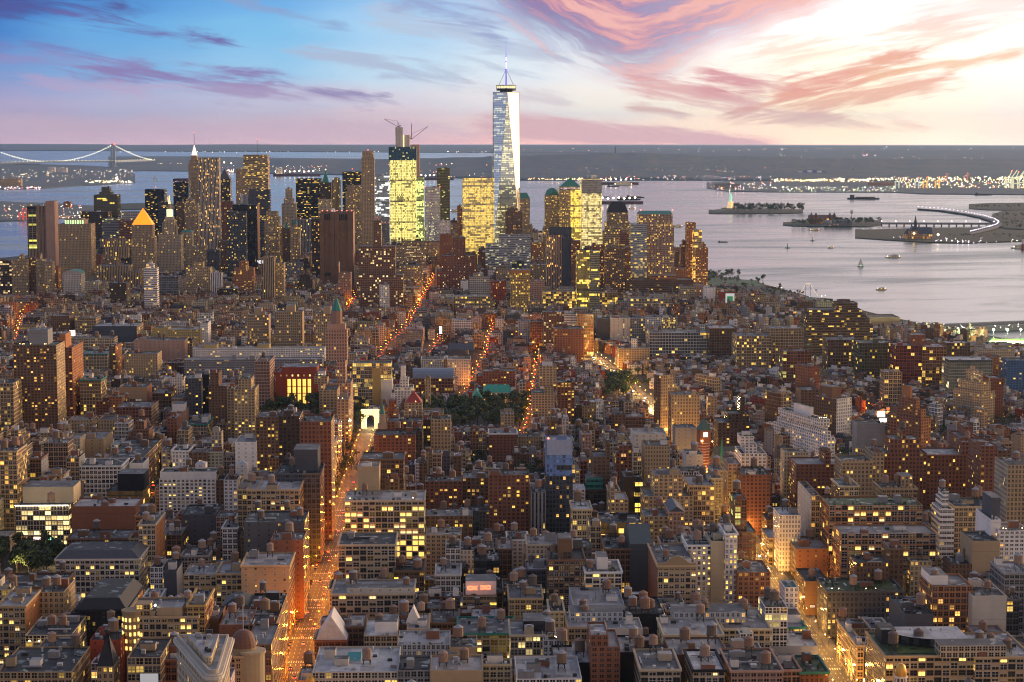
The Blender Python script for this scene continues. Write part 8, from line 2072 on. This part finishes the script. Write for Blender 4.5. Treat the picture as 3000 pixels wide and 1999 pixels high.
boat(1805,597,240,'ship','tanker with a row of bright deck lights behind the gold-lit bank tower');boat(1842,586,110,'barge','dark barge just beyond the bright tanker');boat(1860,580,90,'barge','smaller dark barge right beyond the dark barge');boat(1797,541,300,'ship','lit cargo ship anchored near the far hilly shore');boat(1797,547,70,'barge','dark tug under the lit cargo ship');boat(1773,578,45,'barge','small dark boat left of the tanker')
boat(870,516,330,'ship','red hulled ship with glaring lights before the hills left of the slender tower');boat(1266,527,280,'ship','red hulled ship with pink lights between two downtown glass towers');boat(1338,620,60,'ferry','orange-lit ferry seen between the glass towers');boat(1826,543,120,'ferry','white lit boat by the far wharf right of the bank tower')
boat(2387,675,34,'ferry','white ferry passing before the island with turreted halls');boat(2617,755,40,'ferry','red lit excursion boat out on the open river');boat(2522,781,17,'sail','white sailboat with pale sails in the middle of the river',ang=.3);boat(2582,849,22,'ferry','small white motorboat trailing a wake near the lower river');boat(2434,727,18,'ferry','small boat with green lamp below the turreted island');boat(2530,584,150,'barge','long flat dark barge alone on the upper bay')
boat(1984,665,40,'ferry','white-lit ferry beside the pinkish gabled tower');boat(1850,612,30,'ferry','tiny boat with a long pale wake by the stepped tan block');boat(2118,710,30,'barge','dark low launch in mid river left of the buoys');boat(2307,727,14,'buoy','thin buoy standing in the river below the islands');boat(2380,706,12,'buoy','green buoy below the ferry');boat(454,530,30,'sail','tiny white sail off the point with the bright lights');boat(2995,728,60,'ferry','boat beside the red lighthouse at the right edge');boat(2880,572,90,'barge','grey moored vessel under the container cranes')
for (a,b_,y0,y1,n,h_,lab) in ((2150,2352,612,625,110,30,'dark tree on the wooded island behind the statue'),(2320,2400,654,663,34,18,'tree around the turreted hall on its island'),(2440,2580,651,662,70,22,'tree at the back of the turreted island'),(2065,2165,806,834,44,17,'tree in the green river park below the riverside tower'),(2170,2232,826,834,6,13,'tree at the edge of the river park lawn'),(2232,2242,828,834,2,24,'tall pointed tree at the tip of the river park'),(2285,2420,862,870,12,11,'small tree on the river pier garden'),(2130,2300,842,868,60,12,'small tree along the river walk'),(2935,3010,640,672,40,12,'low tree on the far meadow'),(2780,3010,690,700,30,10,'low tree in the park behind the rail terminal'),(2840,3000,606,612,24,14,'dark tree on the far marsh point'),(2900,3000,628,640,14,14,'dark tree on the meadow inside the curved road')):
 for k in range(n):
  x,y,z=ground(TR.uniform(a,b_),TR.uniform(y0,y1),6);tree(x,y,z,h_,lab,'trees: '+lab.split(' ',1)[1])
def simple(name,label,cat,px,py,Y=None):
 x,y,z=ground(px,py,3.0);return x,y,z,empty(name,(x,y,z),label,cat)
x,y,z,r=simple('hall','brick immigration hall with four copper-domed turrets on the river island','hall',2408,655);o=(x,y,z)
m=MB();m.box(x,y,z,z+18,95,40,style('rust','big',.15,YEL));m.build('wall',r,o);m=MB();m.gable(x,y,z+18,z+30,95,40,pl('brown'),0,'w');m.build('roof',r,o)
for i,dx in enumerate((-40,-24,24,40)):m=MB();m.cyl(x+dx,y-18,z,z+32,4,4,style('brick','none'),8);m.dome(x+dx,y-18,z+32,4.2,5,pl('green'),8,4);m.cyl(x+dx,y-18,z+36,z+46,.8,.1,IRON,5);m.build('turret',r,o)
x,y,z,r=simple('ferry_building','white-grey long ferry building in front of the turreted hall','building',2455,662);o=(x,y,z);m=MB();m.box(x,y,z,z+15,92,26,style('silver','big',.12));m.build('wall',r,o);m=MB();m.gable(x,y,z+15,z+21,92,26,pl('grey'),0,'w');m.build('roof',r,o)
x,y,z,r=simple('water_tower','pale water tower rising over the turreted island','water tower',2495,652);o=(x,y,z);m=MB();m.cyl(x,y,z,z+34,1.5,1.2,ZINC,6);m.build('stem',r,o);m=MB();m.cyl(x,y,z+30,z+38,3,6,pl('white'),10);m.dome(x,y,z+38,6,6,pl('white'),10,4);m.build('tank',r,o)
x,y,z,r=simple('rail_terminal','golden floodlit rail terminal with steep roofs and clock steeple on the shore','terminal',2688,699);o=(x,y,z);fl=St((.5,.3,.15),win=(.6,.7,.5),lamp=(1,.5,.1),ls=2,st=7,bay=6)
m=MB();m.box(x,y,z,z+14,82,40,fl);m.box(x-16,y-6,z,z+24,26,34,fl);m.build('wall',r,o);m=MB();m.gable(x+14,y,z+14,z+34,54,40,pl('slate'),0,'w');m.gable(x-16,y-6,z+24,z+38,26,34,pl('slate'));m.cyl(x-30,y,z+14,z+30,12,2,pl('slate'),4);m.build('roof',r,o);m=MB();m.box(x-7,y,z+30,z+48,7,7,style('slate','none'));m.cyl(x-7,y,z+48,z+70,5,.2,pl('slate'),6);m.build('clock_steeple',r,o);m=MB();m.blob((x-16,y-25,z+17),4,glow((1,.75,.35),4));m.blob((x+60,y-10,z+12),4,glow((1,.7,.35),9));m.build('floodlight',r,o)
r0=ground(2583,661,2);r1=ground(2912,662,2);rr=empty('footbridge',r0,'low straight causeway bridge on piers joining the turreted island to the shore','bridge');m=MB();m.bar((r0[0],r0[1],r0[2]+7),(r1[0],r1[1],r1[2]+7),7,pl('grey'));m.build('deck',rr,r0)
m=MB()
for i in range(16):t=i/15;m.bar((r0[0]+(r1[0]-r0[0])*t,r0[1]+(r1[1]-r0[1])*t,r0[2]-4),(r0[0]+(r1[0]-r0[0])*t,r0[1]+(r1[1]-r0[1])*t,r0[2]+6),4,pl('dkgrey'))
m.build('piers',rr,r0);m=MB()
for i in range(9):t=i/8;m.blob((r0[0]+(r1[0]-r0[0])*t,r0[1]+(r1[1]-r0[1])*t,r0[2]+15),2.2,glow((.95,.85,1),4))
m.build('deck_lamps',rr,r0)
cur=[(2690,612),(2760,617),(2830,627),(2880,637),(2912,647),(2926,656),(2920,664),(2895,672),(2860,681),(2840,686)]
cg=[ground(px_,py_,5) for px_,py_ in cur]
m=MB();ribbon(m,[(p[0],p[1]) for p in cg],-14,14,-2.5,St((.2,.2,.2),mat='walk'))
for a,b_ in zip(cg,cg[1:]):m.bar((a[0],a[1],a[2]-3),(b_[0],b_[1],b_[2]-3),9,pl('dkgrey'))
o=m.build('sea_wall_road');tag(o,'curving sea wall road with a dense row of violet-white lamps','road',kind='structure')
def lights(name,label,items,seed=1):
 q=random.Random(seed);m=MB()
 for (x0,x1,y0,y1,n,cols,r,ls,h_) in items:
  for k in range(n):
   px_,py_=q.uniform(x0,x1),q.uniform(y0,y1);x,y,z=ground(px_,py_,h_);D=math.hypot(x,y);c=q.choice(cols);e=r*D/F*q.uniform(.6,1.5);m.blob((x,y,z+e),e,glow(c,ls*q.uniform(.5,1.6)))
 o=m.build(name);o['kind']='stuff';o['label']=label;return o
W1,O1,R1,V1,Y1,G1=(1,.92,.75),(1,.58,.25),(1,.22,.12),(.92,.78,1),(1,.80,.35),(.7,1,.6)
lights('promenade_lights','rows of violet-white lamps along the sea walls and park edge',[(2740+i*16,2742+i*16,700+1.1*i,708+.8*i,2,[V1],.9,5,4) for i in range(9)]+[(2740,3000,698,712,22,[V1,W1],.9,5,6),(2600,2660,692,698,8,[V1],.8,5,4),(2060,2300,836,846,34,[V1,O1,W1],.9,5,5),(2170,2260,845,868,30,[O1,V1,W1],1.0,5,5),(2270,2420,866,870,14,[V1,Y1],.9,5,6),(2700,3000,950,965,26,[W1,V1],1.0,5,12),(2660,2720,960,985,6,[W1],.9,5,9)],2)
m=MB()
for a,b_ in zip(cg,cg[1:]):
 for i in range(6):t=i/6;m.blob((a[0]+(b_[0]-a[0])*t,a[1]+(b_[1]-a[1])*t,a[2]+9),1.8,glow(V1,2.5))
o=m.build('road_lights');o['kind']='stuff';o['label']='dense row of violet-white lamps on the curving sea wall road'
lights('port_lights','thousands of gold and white lamps of the container port',[(2260,2560,524,533,200,[O1,W1,Y1,O1],1.1,8,8),(2440,2640,512,528,170,[O1,W1,Y1],1.0,6,12),(2560,3010,510,530,320,[O1,W1,Y1,O1,Y1],1.15,8,14),(2640,3010,528,552,190,[O1,Y1,W1,R1],1.0,6,12),(2260,2630,548,559,110,[W1,Y1,G1,V1],.8,5,9),(2080,2260,535,556,70,[W1,O1,R1,V1],.9,6,14),(2780,3010,452,476,180,[W1,Y1,O1],1.1,7,14),(2270,2630,560,562,40,[G1,Y1],.7,4,4)],3)
lights('shore_lights','scattered lamps on the wooded hills and far shores',[(330,1450,445,447,46,[Y1,W1,O1],.7,4,6),(560,960,484,508,90,[O1,W1,R1],.7,4,30),(1130,1440,480,486,16,[R1,O1],.9,5,60),(1130,1520,500,522,60,[W1,O1,R1],.7,4,30),(1540,1620,518,528,50,[O1,Y1,O1],1.0,6,10),(1620,1720,519,529,60,[O1,Y1],1.0,6,10),(1720,2260,508,529,150,[O1,W1,V1,R1],.8,5,22),(1560,2250,466,505,90,[O1,W1,R1],.7,4,60),(2250,3000,430,500,150,[W1,O1,R1,Y1],.7,4,30),(1500,2400,436,447,40,[W1,O1],.7,4,20),(2520,2580,452,460,5,[R1,V1],1.2,6,40),(0,390,498,534,120,[O1,Y1,W1],.8,5,28),(250,390,530,537,60,[Y1,O1,W1],1.0,6,8),(340,346,524,530,4,[R1,W1],2.0,8,12),(0,120,548,556,50,[V1,R1,W1],.9,5,8),(0,240,600,640,110,[O1,Y1,W1,R1],.9,5,14),(630,680,478,482,2,[O1],3.0,10,30),(650,690,500,506,12,[O1,V1],1.4,6,10),(440,640,479,480,20,[Y1],.7,4,20)],4)
def shore_blocks(name,label,cat,px0,px1,ytop,ybase,col,n=1,Y=None,win='apt',lit=.2):
 a=ground(px0,ybase,3);b_=ground(px1,ybase,3);zt=at(px0,ytop,a[1])[2];cx,cy=(a[0]+b_[0])/2,(a[1]+b_[1])/2+20
 r=empty(name,(cx,cy,a[2]),label,cat);m=MB();m.box(cx,cy,a[2]-4,zt,abs(b_[0]-a[0]),40,style(col,win,lit));m.build('wall',r,(cx,cy,a[2]));m=MB();m.box(cx,cy,zt,zt+(zt-a[2])*.12,abs(b_[0]-a[0])*.3,16,style(col,'none'));m.build('bulkhead',r,(cx,cy,a[2]))
for a in (('building','long sandy floodlit warehouse at the left shore','building',0,61,524,545,'sand'),('apartment_building','white block of the pair on the wooded left point','apartment building',141,160,491,505,'white'),('apartment_building','second paler block of the pair on the wooded left point','apartment building',166,195,492,506,'white'),('building','long grey pier warehouse before the far port','building',2094,2168,538,552,'grey'),('apartment_building','pinkish apartment tower on the far hilly shore','apartment building',1910,1934,491,513,'pink'),('building','long pale blank port shed at the flats','building',2545,2625,535,545,'pink'),('tower','tan grain silo tower above the port lamps','silo',2495,2508,497,516,'tan'),('tower','smaller silo left of the tan grain silo','silo',2441,2451,508,519,'tan'),('building','brick warehouse on the dock land at the left','building',186,206,592,608,'brick'),('building','white pier shed along the near left dock','building',160,234,633,638,'pale'),('building','pale domed hall among lamps on the far shore','building',1712,1732,511,519,'ochre'),('building','white terminal sheds on the wooded shore behind the turreted hall','building',1930,2010,505,511,'white'),('building','brown hall behind the far shore wharf','building',1576,1606,508,522,'pink')):shore_blocks(*a)
def crane(px,pyb,hh,label,col,red=False,L=.9):
 x,y,z=ground(px,pyb,3);r=empty('container_crane',(x,y,z),label,'crane','container cranes');o=(x,y,z);st=St(col,lamp=col,ls=.5,mat='lamp');m=MB();w=hh*.16  # steel glows: port floodlighting put into the frame
 for a in (-1,1):
  for b_ in (-1,1):m.bar((x+a*w,y+b_*w,z),(x+a*w,y+b_*w,z+hh*.62),hh*.045,st)
  m.bar((x-w,y+a*w,z+hh*.3),(x+w,y+a*w,z+hh*.3),hh*.04,st)
 m.build('legs',r,o);m=MB();m.bar((x-hh*.25,y,z+hh*.6),(x+hh*.3,y,z+hh*.6),hh*.055,st);m.bar((x+w,y,z+hh*.6),(x+hh*L*.5,y,z+hh*1.0),hh*.045,st);m.bar((x,y,z+hh*.6),(x+w,y,z+hh*.95),hh*.045,st);m.build('boom',r,o);m=MB();m.blob((x,y,z+hh*.62),hh*.05,glow((1,.8,.4),6));m.blob((x+w,y,z+hh*.97),hh*.03,RED);m.build('lamp',r,o)
for i,(px_,pyb,hh,c) in enumerate(((2628,552,62,(.55,.6,.5)),(2660,552,50,(.7,.6,.3)),(2686,552,62,(.5,.6,.55)),(2710,552,64,(.9,.6,.15)),(2746,552,66,(.95,.6,.12)),(2955,552,100,(.75,.75,.5)),(2975,553,96,(.75,.78,.5)),(2992,552,104,(.75,.75,.5)),(2770,532,50,(.6,.2,.12)),(2830,530,50,(.6,.2,.12)))):
 crane(px_,pyb,hh,('%s gantry crane in the lit container port, number %d counted along the quay' % (['pale','dim yellow','thin pale','golden','brighter golden','tall pale','tall greenish','tallest pale','red','second red'][i],i+1)).replace(', number %d counted along the quay' % (i+1),', '+['at the quay end','next to the end one','before the golden pair','left of its twin','right of its twin','left of three at the right','middle of three at the right','at the very right','behind the golden pair','behind the meadow'][i]),c)
for i,dx in enumerate((0,12)):crane(62+dx,645,42,['left red container crane on the near left dock beside the slab tower','right red container crane on the near left dock beside the slab tower'][i],(.65,.08,.05))
def tower_crane(px,py,tipx,tipy,Y,label):
 x,y,z=at(px,py,Y);tx,_,tz=at(tipx,tipy,Y);s3=SPECIAL['wtc3'];zb_=s3.z1+80;r=empty('tower_crane',(x,y,zb_),label,'crane');o=(x,y,zb_);st=pl((.35,.10,.06))
 m=MB();m.bar((x,y,zb_),(x,y,z),1.5,st);m.build('mast',r,o);m=MB();m.bar((x,y,z),(tx,y,tz),1.1,st);m.bar((x,y,z),(x-(tx-x)*.22,y,z+3),2.0,st);m.bar((x-(tx-x)*.12,y,z+2),(x+(tx-x)*.05,y,z+14),1.0,st);m.bar((x+(tx-x)*.05,y,z+14),(tx,y,tz),.5,IRON);m.build('jib',r,o)
tower_crane(1166,372,1126,349,4725,'left luffing tower crane on top of the unfinished yellow-lit tower');tower_crane(1206,408,1254,371,4730,'right luffing tower crane with raised jib beside the unfinished tower')
x,y,z,r=simple('radio_mast','thin radio mast on the crest of the far wooded hill','mast',1802,466);m=MB();zz=at(1802,430,y)[2];m.bar((x,y,z),(x,y,zz),9,IRON);m.build('mast',r,(x,y,z))
for (a,b_,dz,lab) in ((ground(2668,968,0),ground(3080,951,0),4,'long low dark pier with lamps running out over the river'),(ground(2700,979,0),ground(3080,962,0),4,'second long low pier nearer than the first')):
 r=empty('pier',a,lab,'pier');m=MB();m.bar((a[0],a[1],a[2]+dz),(b_[0],b_[1],b_[2]+dz),9,pl('grey'));m.build('deck',r,a);m=MB()
 for i in range(40):t=i/39;m.bar((a[0]+(b_[0]-a[0])*t,a[1]+(b_[1]-a[1])*t,a[2]-3),(a[0]+(b_[0]-a[0])*t,a[1]+(b_[1]-a[1])*t,a[2]+dz),4,pl('dkbrown'))
 m.build('piles',r,a)
p0,p1,p2,p3=[ground(a,b_,GZ+6) for a,b_ in ((2890,1008),(3060,1013),(3060,992),(2905,993))]
m=MB();m.face([p0,p1,p2,p3],pl((.06,.16,.02)));o=m.build('playing_field');o['kind']='structure'
for px_,py_ in ((2910,1000),(2950,1000),(2990,1000)):
 p=ground(px_,py_,GZ+6);r=empty('floodlight_mast',p,'white floodlight mast over the bright green riverside playing field','floodlight','playing field floodlights');m=MB();m.cyl(*p[:2],p[2],p[2]+18,.3,.2,IRON,6);m.build('pole',r,p);m=MB();m.blob((p[0],p[1],p[2]+18),1.8,glow((.9,1,.7),20));m.build('lamp_head',r,p);l=light(0,0,17,400000,(.8,1,.55),2);l.parent=r;l.location=(0,0,17)
for (a,b_,c,d_,lab) in ((2050,2240,812,838,'lawn'),(2270,2440,864,876,'pier_lawn')):
 q=[ground(x,y,GZ+.1) for x,y in ((a+10,d_),(b_,d_),(b_-20,c+10),(a+5,c))];m=MB();m.prism([v_[:2] for v_ in q],-4,GZ-drop(*q[0][:2])+.2,pl((.04,.09,.02)));o=m.build(lab);o['kind']='structure'
pq=ground(2367,868,GZ+1);r=empty('tent_frame',pq,'pair of lit masts with drooping strings of lights on the river pier','masts');m=MB()
for dx in (-1,1):x0=pq[0]+dx*5;m.bar((x0,pq[1],pq[2]),(x0,pq[1],pq[2]+24),.7,ZINC)
m.build('mast',r,pq);m=MB();Y0=glow((1,.75,.35),1.2)
for dx in (-1,1):
 pts=[(pq[0]+dx*(5+15*t),pq[1],pq[2]+24-24*t ** .8) for t in np.linspace(0,1,7)]
 for a,b_ in zip(pts,pts[1:]):m.bar(a,b_,.25,Y0)
m.bar((pq[0]-5,pq[1],pq[2]+24),(pq[0]+5,pq[1],pq[2]+24),.6,Y0);m.build('light_string',r,pq)
x,y,z,r=simple('lighthouse','red and white shore light at the right edge of the river','lighthouse',2996,730);o=(x,y,z);m=MB();m.cyl(x,y,z-3,z+14,4,3.4,pl('red'),10);m.cyl(x,y,z+14,z+28,3.4,3,pl('white'),10);m.build('shaft',r,o);m=MB();m.cyl(x,y,z+28,z+31,2,1,pl('black'),8);m.build('lantern',r,o)
x,y,z,r=simple('storage_dome','blue and white striped long storage shed among port lamps','shed',2378,520);o=(x,y,z)
for i in range(12):
 m=MB() if i==0 else m;x0=x-190+i*32;hh=48*math.sin(math.pi*(i+1)/13);m.gable(x0+16,y,z,z+hh,32,90,style('white' if i % 2 else (.12,.14,.3),'none',mat='plain'),0,'w')
m.build('roof',r,o)
plant_trees()
# ------------------------------------------------------------------ the air
def add_haze(dens):
 me=bpy.data.meshes.new('haze')
 x0,x1,y0,y1,z0,z1=-40000,40000,-3000,52000,-420,640
 v=[(x0,y0,z0),(x1,y0,z0),(x1,y1,z0),(x0,y1,z0),(x0,y0,z1),(x1,y0,z1),(x1,y1,z1),(x0,y1,z1)]
 me.from_pydata(v,[],[(0,3,2,1),(4,5,6,7),(0,1,5,4),(1,2,6,5),(2,3,7,6),(3,0,4,7)])
 m=bpy.data.materials.new('air');m.use_nodes=True;nt=m.node_tree;nt.nodes.clear()
 o_=nt.nodes.new('ShaderNodeOutputMaterial');pv=nt.nodes.new('ShaderNodeVolumePrincipled')
 pv.inputs['Color'].default_value=(.40,.65,1.0,1);pv.inputs['Density'].default_value=dens;pv.inputs['Anisotropy'].default_value=.6
 nt.links.new(pv.outputs[0],o_.inputs['Volume'])
 me.materials.append(m)
 o=bpy.data.objects.new('haze',me);C.objects.link(o);o['kind']='stuff'
add_haze(1.0e-5)
